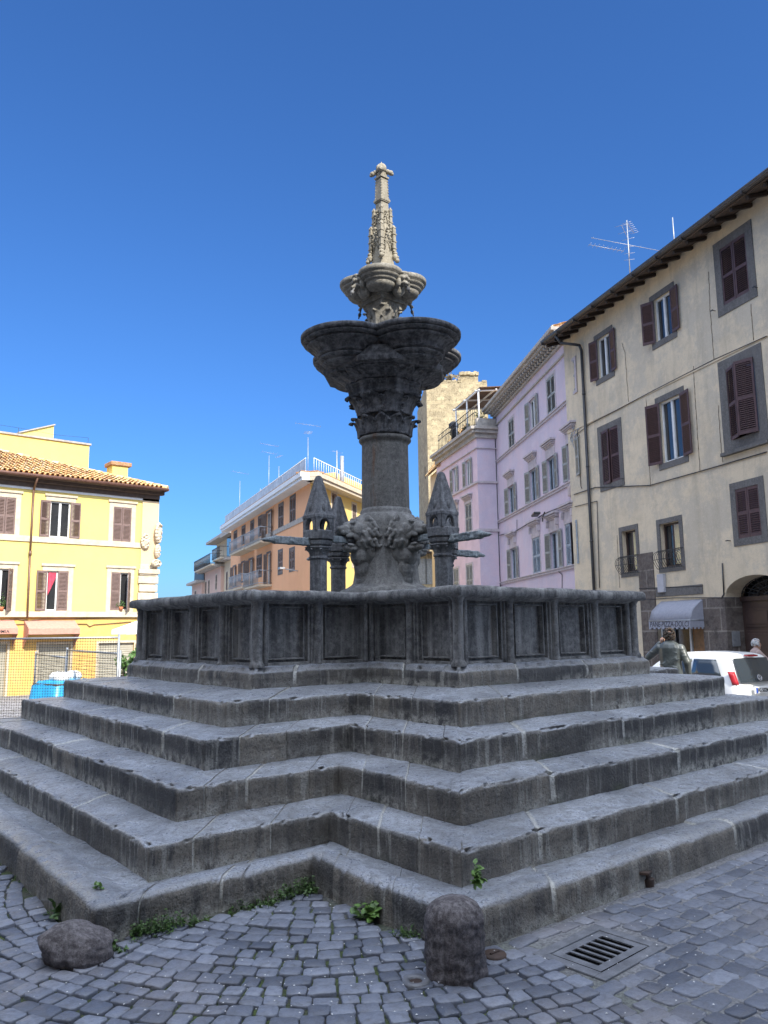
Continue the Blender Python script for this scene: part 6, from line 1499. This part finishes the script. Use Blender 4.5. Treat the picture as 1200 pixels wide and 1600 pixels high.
# ------------------------------------------------------------------ small white car
M_CARW = simple('white car paint', (0.78, 0.78, 0.76), 0.22, 0.03, 3, 0.0, spec=0.6)
M_CARG = simple('tinted car glass', (0.03, 0.04, 0.05), 0.05, 0.1, 3, 0.0, spec=0.9)
M_TYRE = simple('rubber tyre', (0.02, 0.02, 0.02), 0.85, 0.2, 10, 0.2)
M_TAIL = simple('red tail lamp', (0.38, 0.02, 0.03), 0.2, 0.15, 9, 0.05)
M_CHROME = simple('chrome', (0.6, 0.6, 0.62), 0.2, 0.05, 5, 0.0, metallic=0.9)
caz = R_(80.0); lamp = at_depth(1146, 1053, 16.0)
c_, s_ = math.cos(caz), math.sin(caz); ox, oy_ = 0.13, 0.76
cpx, cpy = lamp.x-(c_*ox-s_*oy_), lamp.y-(s_*ox+c_*oy_)
CARZ = gz(cpx+c_*1.7, cpy+s_*1.7)
CAR = thing('parked_car', 'small white hatchback parked in front of the arched door, half in sun', 'car', (cpx, cpy, CARZ), caz)
def hull(sections, name, mat, par, sub=1):
    # sections along x: list of (x, [(y,z)...] half profile bottom->top)
    m = MB(); n_ = len(sections[0][1]); vs = []
    for x, pf in sections:
        vs += [(x if len(p) < 3 else p[2], p[0], p[1]) for p in pf]+[(x if len(p) < 3 else p[2], -p[0], p[1]) for p in reversed(pf)]
    k = 2*n_
    fs = [(a*k+i, a*k+(i+1) % k, (a+1)*k+(i+1) % k, (a+1)*k+i) for a in range(len(sections)-1) for i in range(k)]
    fs += [tuple(reversed(range(k))), tuple((len(sections)-1)*k+i for i in range(k))]
    m.add(vs, fs, True); return m.build(name, mat, par, subsurf=sub)
def sec(x, w, zb, zw, zbelt, wr, zr, dx=0.0): return (x, [(w*0.6, zb), (w*0.93, zb+0.02), (w, zb+0.12), (w*1.0, zw), (w*0.97, zbelt, x+dx*0.3), (w*0.93, zbelt+0.06, x+dx*0.4), (wr, zr-0.08, x+dx*0.9), (wr*0.86, zr, x+dx), (wr*0.4, zr+0.02, x+dx)])
body_ = hull([sec(0.03, 0.68, 0.32, 0.55, 0.8, 0.6, 1.36, 0.26), sec(0.06, 0.77, 0.25, 0.55, 0.86, 0.62, 1.42, 0.27), sec(0.3, 0.81, 0.2, 0.6, 0.9, 0.64, 1.46, 0.15), sec(0.9, 0.82, 0.2, 0.6, 0.9, 0.655, 1.485), sec(1.6, 0.82, 0.2, 0.6, 0.9, 0.65, 1.475), sec(2.1, 0.82, 0.2, 0.6, 0.9, 0.62, 1.4), (2.5, [(.49, .2), (.76, .22), (.82, .32), (.82, .6), (.79, .9), (.76, .96), (.66, 1.05), (.55, 1.07), (.3, 1.08)]), (2.75, [(.49, .2), (.76, .22), (.82, .32), (.82, .6), (.78, .86), (.74, .93), (.66, .95), (.5, .97), (.3, .98)]),
    (3.3, [(.45, .22), (.7, .24), (.76, .34), (.77, .56), (.72, .78), (.68, .83), (.6, .85), (.45, .87), (.25, .88)]), (3.54, [(.4, .28), (.6, .29), (.64, .36), (.64, .5), (.6, .66), (.56, .7), (.48, .72), (.36, .73), (.2, .74)])], 'body', M_CARW, CAR, 2)
def patch(par, name, mat, pts, d=0.0):
    m = MB(); m.add(pts, [tuple(range(len(pts)))]); return m.build(name, mat, par, solid=0.012, bevel=0.0)
def tg(y, z, e=0.0):   # tailgate plane
    t = (z-0.62)/(1.4-0.62); x = 0.035+max(0, t)**1.25*0.255-0.02-e; return (x+0.03*(abs(y)/0.6)**3, y, z)
gl = MB(); cols_ = 9; rws = 7; vs = []
for j in range(rws):
    z = 0.88+(1.37-0.88)*j/(rws-1); hw = 0.6-0.05*j/(rws-1)
    for i in range(cols_): vs.append(tg(-hw+2*hw*i/(cols_-1), z, 0.012))
gl.add(vs, [(j*cols_+i, j*cols_+i+1, (j+1)*cols_+i+1, (j+1)*cols_+i) for j in range(rws-1) for i in range(cols_-1)], True); gl.build('rear_window', M_CARG, CAR)
for s in (-1, 1):
    m = MB(); vs = []
    for j in range(5):
        z = 0.84+0.26*j/4
        for i in range(3): p = tg(s*(0.62+0.05*i), z, 0.018-0.02*i); vs.append((p[0]+0.02*i, s*(0.665+0.048*i), z))
    m.add(vs, [(j*3+i, j*3+i+1, (j+1)*3+i+1, (j+1)*3+i) for j in range(4) for i in range(2)], True); m.build('tail_lamp', M_TAIL, CAR, solid=0.015)
    # side glass: quarter window and door window
    for (xa, xb, xc, xd) in ((0.4, 1.18, 1.16, 0.6), (1.24, 2.15, 1.85, 1.22)):
        m = MB(); vs = []
        for j in range(4):
            t = j/3; z = 0.98+0.36*t; y = s*(0.768-0.115*t*1.05)
            for i in range(5): u_ = i/4; vs.append(((xa*(1-u_)+xb*u_)*(1-t)+(xd*(1-u_)+xc*u_)*t, y*1.012+s*0.012, z))
        m.add(vs, [(j*5+i, j*5+i+1, (j+1)*5+i+1, (j+1)*5+i) for j in range(3) for i in range(4)], True); m.build('side_window', M_CARG, CAR, solid=0.01)
    for x in (0.56, 2.96):
        w = MB(); w.lathe([(0.19, -0.09), (0.27, -0.085), (0.288, -0.05), (0.288, 0.05), (0.27, 0.085), (0.19, 0.09)], seg=28)
        o = w.build('wheel', M_TYRE, CAR); o.location = (x, s*0.735, 0.288); o.rotation_euler = (R_(90), 0, 0)
        r_ = MB(); r_.lathe([(0.0, 0.06), (0.05, 0.075), (0.06, 0.05), (0.17, 0.055), (0.19, 0.08), (0.2, 0.088)], seg=28)
        for k in range(5): a = k*math.pi*0.4; r_.box((0.11*math.cos(a), 0.11*math.sin(a), 0.066), (0.12, 0.05, 0.02), rot=(0, 0, a))
        q = r_.build('rim', M_CHROME, o); q.rotation_euler = (0 if s < 0 else math.pi, 0, 0)
        wa = MB(); wa.lathe([(0.0, 0), (0.32, 0), (0.335, 0.012), (0.335, -0.04)], seg=28); q = wa.build('wheel_arch', M_BLACK, CAR); q.location = (x, s*0.79, 0.3); q.rotation_euler = (R_(90) if s < 0 else R_(-90), 0, 0)
    m = MB(); m.ell((2.02, s*0.9, 1.0), (0.06, 0.09, 0.07)); m.build('door_mirror', M_CARW, CAR)
m = MB(); m.box((0.245, 0, 1.42), (0.1, 0.32, 0.025), rot=(0, R_(-8), 0)); m.build('brake_light', M_TAIL, CAR)
m = MB(); m.b2(-0.0, 0.2, -0.55, 0.55, 0.27, 0.36); m.build('bumper_trim', M_BLACK, CAR, bevel=0.03)
m = MB(); m.box((0.012, 0, 0.715), (0.02, 0.58, 0.15)); m.build('plate_recess', M_CARW, CAR, bevel=0.01)
RM = lambda x, y, z: Matrix.Translation((x, y, z)) @ Matrix.Rotation(R_(-90), 4, 'Z') @ Matrix.Rotation(R_(90), 4, 'X')
m = MB(); m.box((-0.004, 0, 0.715), (0.008, 0.52, 0.115)); pl_ = m.build('number_plate', M_WHITE, CAR)
m = MB(); m.box((-0.010, 0.238, 0.715), (0.006, 0.044, 0.113)); m.box((-0.010, -0.238, 0.715), (0.006, 0.044, 0.113)); m.build('plate_band', simple('plate blue', (0.02, 0.08, 0.45), 0.4, 0.1, 4, 0.0), pl_)
text_mesh('plate_text', 'FG 502MX', 0.105, M_INK, pl_, RM(-0.010, 0, 0.68), 0.003, xs=0.9, bold=0.003)
m = MB(); bx_ = tg(0, 0.965, 0.03); bR = Matrix.Translation(bx_) @ Matrix.Rotation(R_(-90+18), 4, 'Y')
def bp(a, b, h=0.0): return bR @ Vector((a, b, h))
pts = [bp(0.062*math.cos(2*math.pi*i/24), 0.062*math.sin(2*math.pi*i/24)) for i in range(25)]; m.path(pts, 0.008, 6)
for s in (-1, 1):
    m.path([bp(0.052, s*0.026), bp(0.008, 0.0)], 0.006, 5); m.path([bp(0.022, s*0.054), bp(-0.048, s*0.026), bp(-0.004, 0)], 0.006, 5)
m.build('badge', M_CHROME, CAR)
# ------------------------------------------------------------------ people
M_SKIN = simple('skin', (0.5, 0.3, 0.21), 0.55, 0.12, 14, 0.05)
M_HAIRC = simple('curly greying brown hair', (0.1, 0.07, 0.045), 0.7, 0.7, 40, 0.3)
M_HAIRW = simple('white hair', (0.6, 0.6, 0.6), 0.65, 0.3, 30, 0.2)
M_LEATHER = simple('grey green leather jacket', (0.12, 0.13, 0.115), 0.32, 0.35, 7, 0.25, spec=0.6)
M_COAT = simple('dusty pink coat', (0.42, 0.31, 0.28), 0.85, 0.15, 12, 0.2)
M_TROUS = simple('dark trousers', (0.03, 0.032, 0.04), 0.8, 0.2, 10, 0.1)
M_SHOE = simple('black leather shoe', (0.015, 0.015, 0.015), 0.4, 0.1, 5, 0.0)
def hand(m, wrist, elbow, side, curl=0.5):
    w = Vector(wrist); f = (w-Vector(elbow)).normalized(); up = Vector((0, 0, 1)) if abs(f.z) < 0.8 else Vector((1, 0, 0)); s = f.cross(up).normalized()*side; n = s.cross(f).normalized()
    p0 = w+f*0.05
    m.ell(p0, (0.042, 0.042, 0.042)); m.caps(w, w+f*0.075, 0.028, 0.034, 4)
    for k in (-1.5, -0.5, 0.5, 1.5):
        a = w+f*0.09+s*0.017*k; L = (0.07, 0.08, 0.076, 0.06)[int(k+1.5)]; b = a+f*L*0.5-n*0.01*curl; c = b+f*L*0.4*(1-curl*.5)-n*L*0.5*curl
        m.caps(a, b, 0.0105, 0.0095, 4); m.caps(b, c, 0.0095, 0.008, 4)
    a = w+f*0.035-s*0.03; b = a+f*0.035-s*0.022-n*0.01; m.caps(a, b, 0.013, 0.011, 3); m.caps(b, b+f*0.03-n*0.012, 0.011, 0.009, 3)
def head(m, c, yaw, pitch=0.0, sc=1.0):
    R = Matrix.Rotation(yaw, 3, 'Z') @ Matrix.Rotation(pitch, 3, 'Y'); e = R.to_euler()
    def E(p, r): m.ell(Vector(c)+R @ (Vector(p)*sc), tuple(v*sc for v in r), e)
    E((0, 0, 0.02), (0.095, 0.075, 0.11)); E((0.035, 0, -0.05), (0.065, 0.058, 0.075)); E((0.07, 0, -0.095), (0.028, 0.03, 0.022)); E((0.102, 0, -0.012), (0.02, 0.013, 0.026)); E((0.092, 0, 0.012), (0.014, 0.01, 0.03))
    for s in (-1, 1): E((0.076, 0.032*s, 0.028), (0.022, 0.024, 0.01)); E((0.07, 0.045*s, -0.025), (0.025, 0.022, 0.025)); E((0.0, 0.076*s, -0.005), (0.018, 0.01, 0.03)); E((0.08, 0.03*s, 0.008), (0.012, 0.014, 0.009))
    E((0.09, 0, -0.05), (0.015, 0.024, 0.008)); E((0.088, 0, -0.064), (0.015, 0.02, 0.008))
def person(name, label, P, rz, H, arms, hyaw, jm, tm, hairf, coat=False, bulk=1.0, hpitch=0.0):
    t_ = thing(name, label, 'person', P, rz); k = H/1.75
    hc = Vector((0.02, 0, 1.615))*k; nk = Vector((-0.01, 0, 1.46))*k; sh = {s: Vector((-0.01, 0.175*s*bulk, 1.395))*k for s in (-1, 1)}
    m = MB(); head(m, hc, hyaw, hpitch, k); m.caps(nk+Vector((0, 0, -0.04)), hc+Vector((-0.02, 0, -0.06)), 0.062*k, 0.055*k, 5)
    m.caps((0, 0, 0.95*k), (0, 0, 1.38*k), 0.13*k, 0.15*k, 6, (0.85, 1.15, 1))
    for s in (-1, 1):
        el, wr = [Vector(v)*k for v in arms[s]]; m.caps(sh[s], el, 0.05*k, 0.042*k); m.caps(el, wr, 0.04*k, 0.028*k); hand(m, wr, el, s)
        hip = Vector((0, 0.09*s, 0.92))*k; kn = Vector((0.02, 0.1*s, 0.5))*k; an = Vector((-0.01, 0.11*s, 0.09))*k
        m.caps(hip, kn, 0.085*k, 0.058*k); m.caps(kn, an, 0.055*k, 0.038*k); m.caps(an, an+Vector((0.12, 0.02*s, -0.05)), 0.035*k, 0.028*k)
    m.build('body', M_SKIN, t_, remesh=0.0085, smooth=2)
    j = MB(); j.caps((0, 0, (0.55 if coat else 0.92)*k), (0, 0, 1.1*k), 0.165*k*bulk, 0.155*k*bulk, 8, (0.85, 1.18, 1)); j.caps((0, 0, 1.1*k), (-0.015, 0, 1.36*k), 0.155*k*bulk, 0.165*k*bulk, 6, (0.82, 1.18, 1)); j.caps((-0.01, -0.14*k, 1.385*k), (-0.01, 0.14*k, 1.385*k), 0.08*k, 0.08*k, 6); j.caps((-0.015, 0, 1.4*k), (-0.01, 0, 1.5*k), 0.1*k, 0.07*k, 4)
    for s in (-1, 1): j.caps((-0.015, 0.05*s*k, 1.46*k), (-0.01, 0.16*s*k, 1.41*k), 0.05*k, 0.05*k, 4)
    for s in (-1, 1):
        el, wr = [Vector(v)*k for v in arms[s]]; j.caps(sh[s], el, 0.074*k*bulk, 0.063*k*bulk); j.caps(el, el.lerp(wr, 0.92), 0.063*k*bulk, 0.05*k)
        rn = random.Random(3+s)
        for q in range(9): t = rn.random(); c = sh[s].lerp(el, t); j.ell(c+Vector((rn.uniform(-.03, .03), rn.uniform(-.03, .03), 0)), (0.06*k, 0.065*k, 0.028*k), (rn.uniform(-.6, .6), rn.uniform(-.6, .6), 0))
    rn = random.Random(11)
    for q in range(16): j.ell((-0.118*k*bulk, rn.uniform(-.13, .13)*k, rn.uniform(0.95, 1.36)*k), (0.02*k, 0.09*k, 0.012*k), (rn.uniform(.3, 1.2)*rn.choice((-1, 1)), 0, 0))
    j.build('coat' if coat else 'jacket', jm, t_, remesh=0.011, smooth=2)
    tr = MB()
    for s in (-1, 1):
        hip = Vector((0, 0.09*s, 0.93))*k; kn = Vector((0.02, 0.1*s, 0.5))*k; an = Vector((-0.01, 0.11*s, 0.1))*k; tr.caps(hip, kn, 0.105*k, 0.08*k); tr.caps(kn, an, 0.078*k, 0.07*k)
    tr.ell((0, 0, 0.93*k), (0.13*k, 0.17*k, 0.12*k)); tr.build('trousers', tm, t_, remesh=0.012, smooth=2)
    for s in (-1, 1):
        f = MB(); an = Vector((-0.01, 0.11*s, 0.05))*k; f.caps(an, an+Vector((0.17, 0.02*s, -0.012)), 0.048*k, 0.038*k, 6, (1, 1, 0.9)); f.build('shoe', M_SHOE, t_, remesh=0.01, smooth=1)
    h = MB(); hairf(h, hc, hyaw, k); return t_, h
def curls(h, c, yaw, k):
    rn = random.Random(6); R = Matrix.Rotation(yaw, 3, 'Z')
    for q in range(190):
        d = Vector((rn.gauss(0, 1), rn.gauss(0, 1), rn.gauss(0, 1))).normalized()
        if d.x > 0.45 and d.z < 0.45: continue
        if d.z < -0.65: continue
        p = Vector((d.x*0.105-0.012, d.y*0.092, d.z*0.125+0.03)); r = rn.uniform(0.014, 0.024); h.ell(c+R @ (p*k), (r, r, r*1.1), seg=7, rings=5)
def perm(h, c, yaw, k):
    rn = random.Random(9); R = Matrix.Rotation(yaw, 3, 'Z')
    for q in range(150):
        d = Vector((rn.gauss(0, 1), rn.gauss(0, 1), rn.gauss(0, 1))).normalized()
        if d.x > 0.5 and d.z < 0.55: continue
        if d.z < -0.45: continue
        p = Vector((d.x*0.1-0.01, d.y*0.085, d.z*0.115+0.03)); r = rn.uniform(0.018, 0.028); h.ell(c+R @ (p*k), (r, r, r*0.9), seg=7, rings=5)
mp = at_depth(1046, 1000, 13.2); gm = gz(mp.x, mp.y); Hm = (at_depth(1046, 980, 13.2).z-gm)*1.75/1.79
t_, h = person('person', 'man seen from behind in a grey leather jacket, hand raised to his ear', (mp.x, mp.y, gm), R_(22), Hm, {1: ((0.12, 0.42, 1.22), (0.2, 0.2, 1.5)), -1: ((-0.06, -0.3, 1.14), (0.08, -0.3, 0.9))}, R_(25), M_LEATHER, M_TROUS, curls, bulk=1.12)
h.build('hair', M_HAIRC, t_)
ph_ = MB(); k = Hm/1.75; ph_.box((0.2*k, 0.14*k, 1.56*k), (0.03, 0.012, 0.14), rot=(0, R_(15), R_(20))); tag(ph_.build('phone', M_BLACK), 'dark phone held to the ear of the man in the leather jacket', 'phone').matrix_world = t_.matrix_basis
lp = at_depth(1181, 1010, 19.6); gl_ = gz(lp.x, lp.y); Hl = (at_depth(1181, 998, 19.6).z-gl_)*1.75/1.77
t_, h = person('person', 'white haired woman in a dusty pink coat by the arched door, facing right', (lp.x, lp.y, gl_), R_(-42), Hl, {1: ((0.1, 0.26, 1.15), (0.36, 0.2, 1.2)), -1: ((0.16, -0.26, 1.2), (0.42, -0.2, 1.3))}, 0.0, M_COAT, M_TROUS, perm, coat=True, bulk=1.1)
h.build('hair', M_HAIRW, t_)

# ------------------------------------------------------------------ bollard, boulder, drain and small ironwork
M_BOLL = mat_lava('worn purple grey bollard stone', (0.06, 0.052, 0.053), (0.125, 0.11, 0.112), (0.27, 0.25, 0.25), 0.5, sc=3.0)
bc = on_z(712, 1524, 0.0); dist = (bc-CAM_P).dot(_fw); br_ = 48.0/FPX*dist
zt = at_depth(708, 1396, dist).z
t_ = thing('stone_bollard', 'round topped stone bollard at the near corner of the fountain kerb', 'bollard', (bc.x, bc.y, 0))
m = MB(); seg, lev = 56, 34; vs = []
for j in range(lev+1):
    q = j/lev; z = zt*q
    r = br_*(1.0-0.05*q) if q < 0.72 else br_*0.965*math.sqrt(max(0.0, 1-((q-0.72)/0.28)**2.3))
    for i in range(seg):
        a = 2*math.pi*i/seg; rr = r*(1+0.05*fbm((math.cos(a)*1.3, math.sin(a)*1.3, z*4), 1.6, 4))+0.012*fbm((math.cos(a)*2, math.sin(a)*2, z*10), 3.0, 3)*(q < .99)
        if q > 0.55 and math.cos(a-4.4) > 0.3: rr -= 0.02*max(0, noise.noise(Vector((a*2, z*12, 2))))
        vs.append((max(rr, 0.0)*math.cos(a), max(rr, 0)*math.sin(a), z-0.03))
m.add(vs, [(j*seg+i, j*seg+(i+1) % seg, (j+1)*seg+(i+1) % seg, (j+1)*seg+i) for j in range(lev) for i in range(seg)], True); m.build('post', M_BOLL, t_)
bo = on_z(120, 1502, 0.0); d2 = (bo-CAM_P).dot(_fw); wr = 54/FPX*d2; hb_ = at_depth(115, 1444, d2).z
t_ = thing('boulder', 'broken lump of dark stone by the left corner of the fountain kerb', 'stone', (bo.x, bo.y, 0), YAW-math.pi/2)
m = MB(); n_ = 26; vs = []
for j in range(n_+1):
    p = math.pi*j/n_
    for i in range(40):
        a = 2*math.pi*i/40; d = Vector((math.sin(p)*math.cos(a), math.sin(p)*math.sin(a), math.cos(p)))
        s_ = (abs(d.x)**2.6+abs(d.y)**2.6+abs(d.z)**2.6)**(-1/2.6); d = d*s_
        lay = 0.05*noise.noise(Vector((d.x*0.8, d.y*0.8, d.z*9+d.x*2.5)))
        r = 1+0.2*fbm(d, 1.1, 4)+lay
        z = d.z*r*0.62; z = z*(1-0.25*d.x*(1 if z > 0 else 0))
        vs.append((d.x*r*wr*0.98, d.y*r*wr*0.8, (z+0.42)*hb_*0.88))
m.add(vs, [(j*40+i, j*40+(i+1) % 40, (j+1)*40+(i+1) % 40, (j+1)*40+i) for j in range(n_) for i in range(40)], True); m.build('rock', M_BOLL, t_)
t_ = thing('drain_grate', 'square cast iron drain grate with six slots in the cobbles', 'drain', (GR_C.x, GR_C.y, 0.0), GR_T)
hw, hh_ = GR_W/2, GR_H/2
m = MB()
for (a, b, c, d) in ((-hw, hw, -hh_, -hh_+.06), (-hw, hw, hh_-.06, hh_), (-hw, -hw+.06, -hh_+.06, hh_-.06), (hw-.06, hw, -hh_+.06, hh_-.06)): m.b2(a, b, c, d, -0.05, 0.016)
m.build('frame', M_CASTIRON, t_, bevel=0.005)
pw, ph2 = hw-0.068, hh_-0.068; hs = []
for i in range(6): x = -pw*0.68+(pw*1.36)*i/5; hs.append((x-0.02, x+0.02, -ph2*0.68, ph2*0.68))
X = sorted({-pw, pw, *[h[0] for h in hs], *[h[1] for h in hs]}); Y = [-ph2, -ph2*0.68, ph2*0.68, ph2]
m = MB()
for i in range(len(X)-1):
    for j in range(3):
        cx, cy = (X[i]+X[i+1])/2, (Y[j]+Y[j+1])/2
        if any(h[0] < cx < h[1] and h[2] < cy < h[3] for h in hs): continue
        m.quad((X[i], Y[j], 0.013), (X[i+1], Y[j], 0.013), (X[i+1], Y[j+1], 0.013), (X[i], Y[j+1], 0.013))
for a, b, c, d in hs: 
    for p, q in (((a, c), (a, d)), ((b, d), (b, c)), ((a, d), (b, d)), ((b, c), (a, c))): m.quad((*p, 0.013), (*q, 0.013), (*q, -0.05), (*p, -0.05))
m.build('grate', M_CASTIRON, t_); m = MB(); m.quad((-hw, -hh_, -0.0), (hw, -hh_, -0.0), (hw, hh_, -0.0), (-hw, hh_, -0.0)); 
m2 = MB(); m2.quad((-pw, -ph2, 0.0065), (pw, -ph2, 0.0065), (pw, ph2, 0.0065), (-pw, ph2, 0.0065)); m2.build('pit', M_BLACK, t_)  # black sheet just under the slots stands for shade in the drain
for (px, py, nm, lab) in ((1010, 1377, 'iron_cleat', 'small rusty iron cleat standing against the foot of the right kerb'),):
    p = on_z(px, py, 0.03); t_ = thing(nm, lab, 'ironwork', (p.x, p.y, gz(p.x, p.y)), 0.2); m = MB(); m.lathe([(0.045, 0), (0.05, 0.05), (0.03, 0.055), (0.028, 0.07)], seg=12); m.box((-0.005, 0, 0.085), (0.17, 0.07, 0.018), rot=(0, R_(8), 0.2)); m.build('cleat', M_IRON, t_, bevel=0.004)
p = on_z(773, 1494, 0.01); t_ = thing('rusty_lid', 'rust brown iron lid in the cobbles beside the bollard', 'lid', (p.x, p.y, 0.0)); m = MB(); m.lathe([(0.0, 0.026), (0.055, 0.024), (0.062, 0.015), (0.062, -0.02)], seg=20); m.tube((-0.03, 0, 0.027), (0.03, 0, 0.027), 0.006, seg=6); m.build('lid', M_IRON, t_)
p = on_z(650, 1535, 0.01); t_ = thing('round_manhole', 'small round grey iron cap set in the cobbles left of the bollard', 'lid', (p.x, p.y, 0.0)); m = MB(); m.lathe([(0.03, 0.012), (0.034, 0.022), (0.06, 0.024), (0.066, 0.012), (0.066, -0.02)], seg=20); m.build('ring', M_CASTIRON, t_); m = MB(); m.lathe([(0, 0.014), (0.03, 0.014)], seg=14); m.build('plug', M_IRON, t_)

# ------------------------------------------------------------------ weeds in the joints
M_WEED = simple('weed leaves', (0.06, 0.125, 0.022), 0.5, 0.45, 14, 0.1); M_WEED2 = simple('pale broad leaves', (0.13, 0.24, 0.05), 0.45, 0.35, 12, 0.1)
def weed(label, pts, h, n, leaf, seed, mat=None, spread=0.05, group='weeds along the kerb', z=0.0):
    P = [on_z(px, py, z) for px, py in pts]
    if z < 0.1:
        for p in P:
            if -4.97 < p.x < -3.62 and -3.75 < p.y < -3.3: p.y = -3.655
            if -3.7 < p.x < -3.55 and -4.9 < p.y < -3.7: p.x = -3.66
    c = sum(P, Vector())/len(P); t_ = thing('weed', label, 'weed', (c.x, c.y, z), 0, group); rn = random.Random(seed); f = MB(); st_ = MB()
    for k in range(int(n*0.7)):
        i = rn.randrange(max(1, len(P)-1)); b = (P[i].lerp(P[min(i+1, len(P)-1)], rn.random())-c)+Vector((rn.gauss(0, spread), rn.gauss(0, spread), 0)); b.z = 0.0
        if in_cross(b.x+c.x, b.y+c.y, 2.11) and z < 0.1: continue
        hh_ = h*0.85*rn.uniform(0.25, 1.0); top = b+Vector((rn.gauss(0, .35)*hh_, rn.gauss(0, .35)*hh_, hh_)); st_.tube(b, top, 0.0016, 0.001, 3)
        for q in range(5):
            p = b.lerp(top, rn.uniform(0.35, 1.0)); u = Vector((rn.gauss(0, 1), rn.gauss(0, 1), rn.gauss(0.2, 0.5))).normalized(); e = u.cross(Vector((rn.gauss(0, .3), rn.gauss(0, .3), 1))).normalized(); nn = e.cross(u); L = leaf*0.85*rn.uniform(.55, 1.2); w = L*0.32
            f.add([p, p+u*L*0.35+e*w+nn*L*0.06, p+u*L*0.75+e*w*0.8+nn*L*.03, p+u*L-nn*L*.08, p+u*L*0.75-e*w*0.8+nn*L*.03, p+u*L*0.35-e*w+nn*L*0.06], [(0, 1, 2, 3, 4, 5)])
    f.build('leaves', mat or M_WEED, t_); st_.build('stems', mat or M_WEED, t_); return t_
weed('dense bright clump of weeds by the boulder at the left kerb corner', [(195, 1462), (230, 1452), (270, 1440)], 0.13, 170, 0.022, 1, spread=0.035)
weed('thin trail of weeds leading right from the dense clump', [(275, 1442), (300, 1432)], 0.07, 45, 0.02, 2, spread=0.03)
weed('straggling weeds along the middle of the left kerb', [(345, 1424), (385, 1412), (420, 1402)], 0.08, 90, 0.02, 3, spread=0.03)
weed('tangle of weeds in the inner corner of the kerb', [(440, 1412), (470, 1398), (490, 1398)], 0.14, 130, 0.024, 4, spread=0.035)
weed('broad leaved plant at the foot of the right inner kerb', [(575, 1436), (590, 1438)], 0.13, 16, 0.075, 5, M_WEED2, 0.015)
weed('low weeds just left of the bollard', [(628, 1462), (655, 1472)], 0.08, 40, 0.022, 6, spread=0.025)
weed('pale seedling growing on the kerb top behind the bollard', [(742, 1384), (748, 1382)], 0.13, 12, 0.06, 7, M_WEED2, 0.012, z=0.2)
weed('dark leafy weed between the boulder and the left kerb face', [(88, 1432), (110, 1440)], 0.12, 40, 0.05, 8, M_WEED, 0.02)
weed('clover like tuft at the right foot of the boulder', [(170, 1496), (182, 1492)], 0.06, 30, 0.03, 9, spread=0.02)
weed('small tuft beside the kerb at the left edge of the photo', [(28, 1378), (40, 1385)], 0.06, 30, 0.022, 10, spread=0.02)
weed('tiny sprig on top of the left kerb corner', [(148, 1392), (152, 1393)], 0.05, 8, 0.03, 11, M_WEED2, 0.008, z=0.2)
# fallen petals
m = MB(); rn = random.Random(21)
for k in range(900):
    px, py = rn.uniform(0, 1200), rn.uniform(1290, 1600); p = on_z(px, py, 0.0)
    if in_cross(p.x, p.y, 2.13): continue
    if rn.random() > (0.75 if 150 < px < 700 else 0.4): continue
    s_ = rn.uniform(0.003, 0.0065); a = rn.random()*3; z = gz(p.x, p.y)+0.024
    m.add([(p.x+s_*math.cos(a), p.y+s_*math.sin(a), z), (p.x-s_*math.sin(a)*.7, p.y+s_*math.cos(a)*.7, z+0.002), (p.x-s_*math.cos(a), p.y-s_*math.sin(a), z), (p.x+s_*math.sin(a)*.7, p.y-s_*math.cos(a)*.7, z+0.003)], [(0, 1, 2, 3)])
kind(m.build('fallen_petals', M_WHITE), 'stuff')
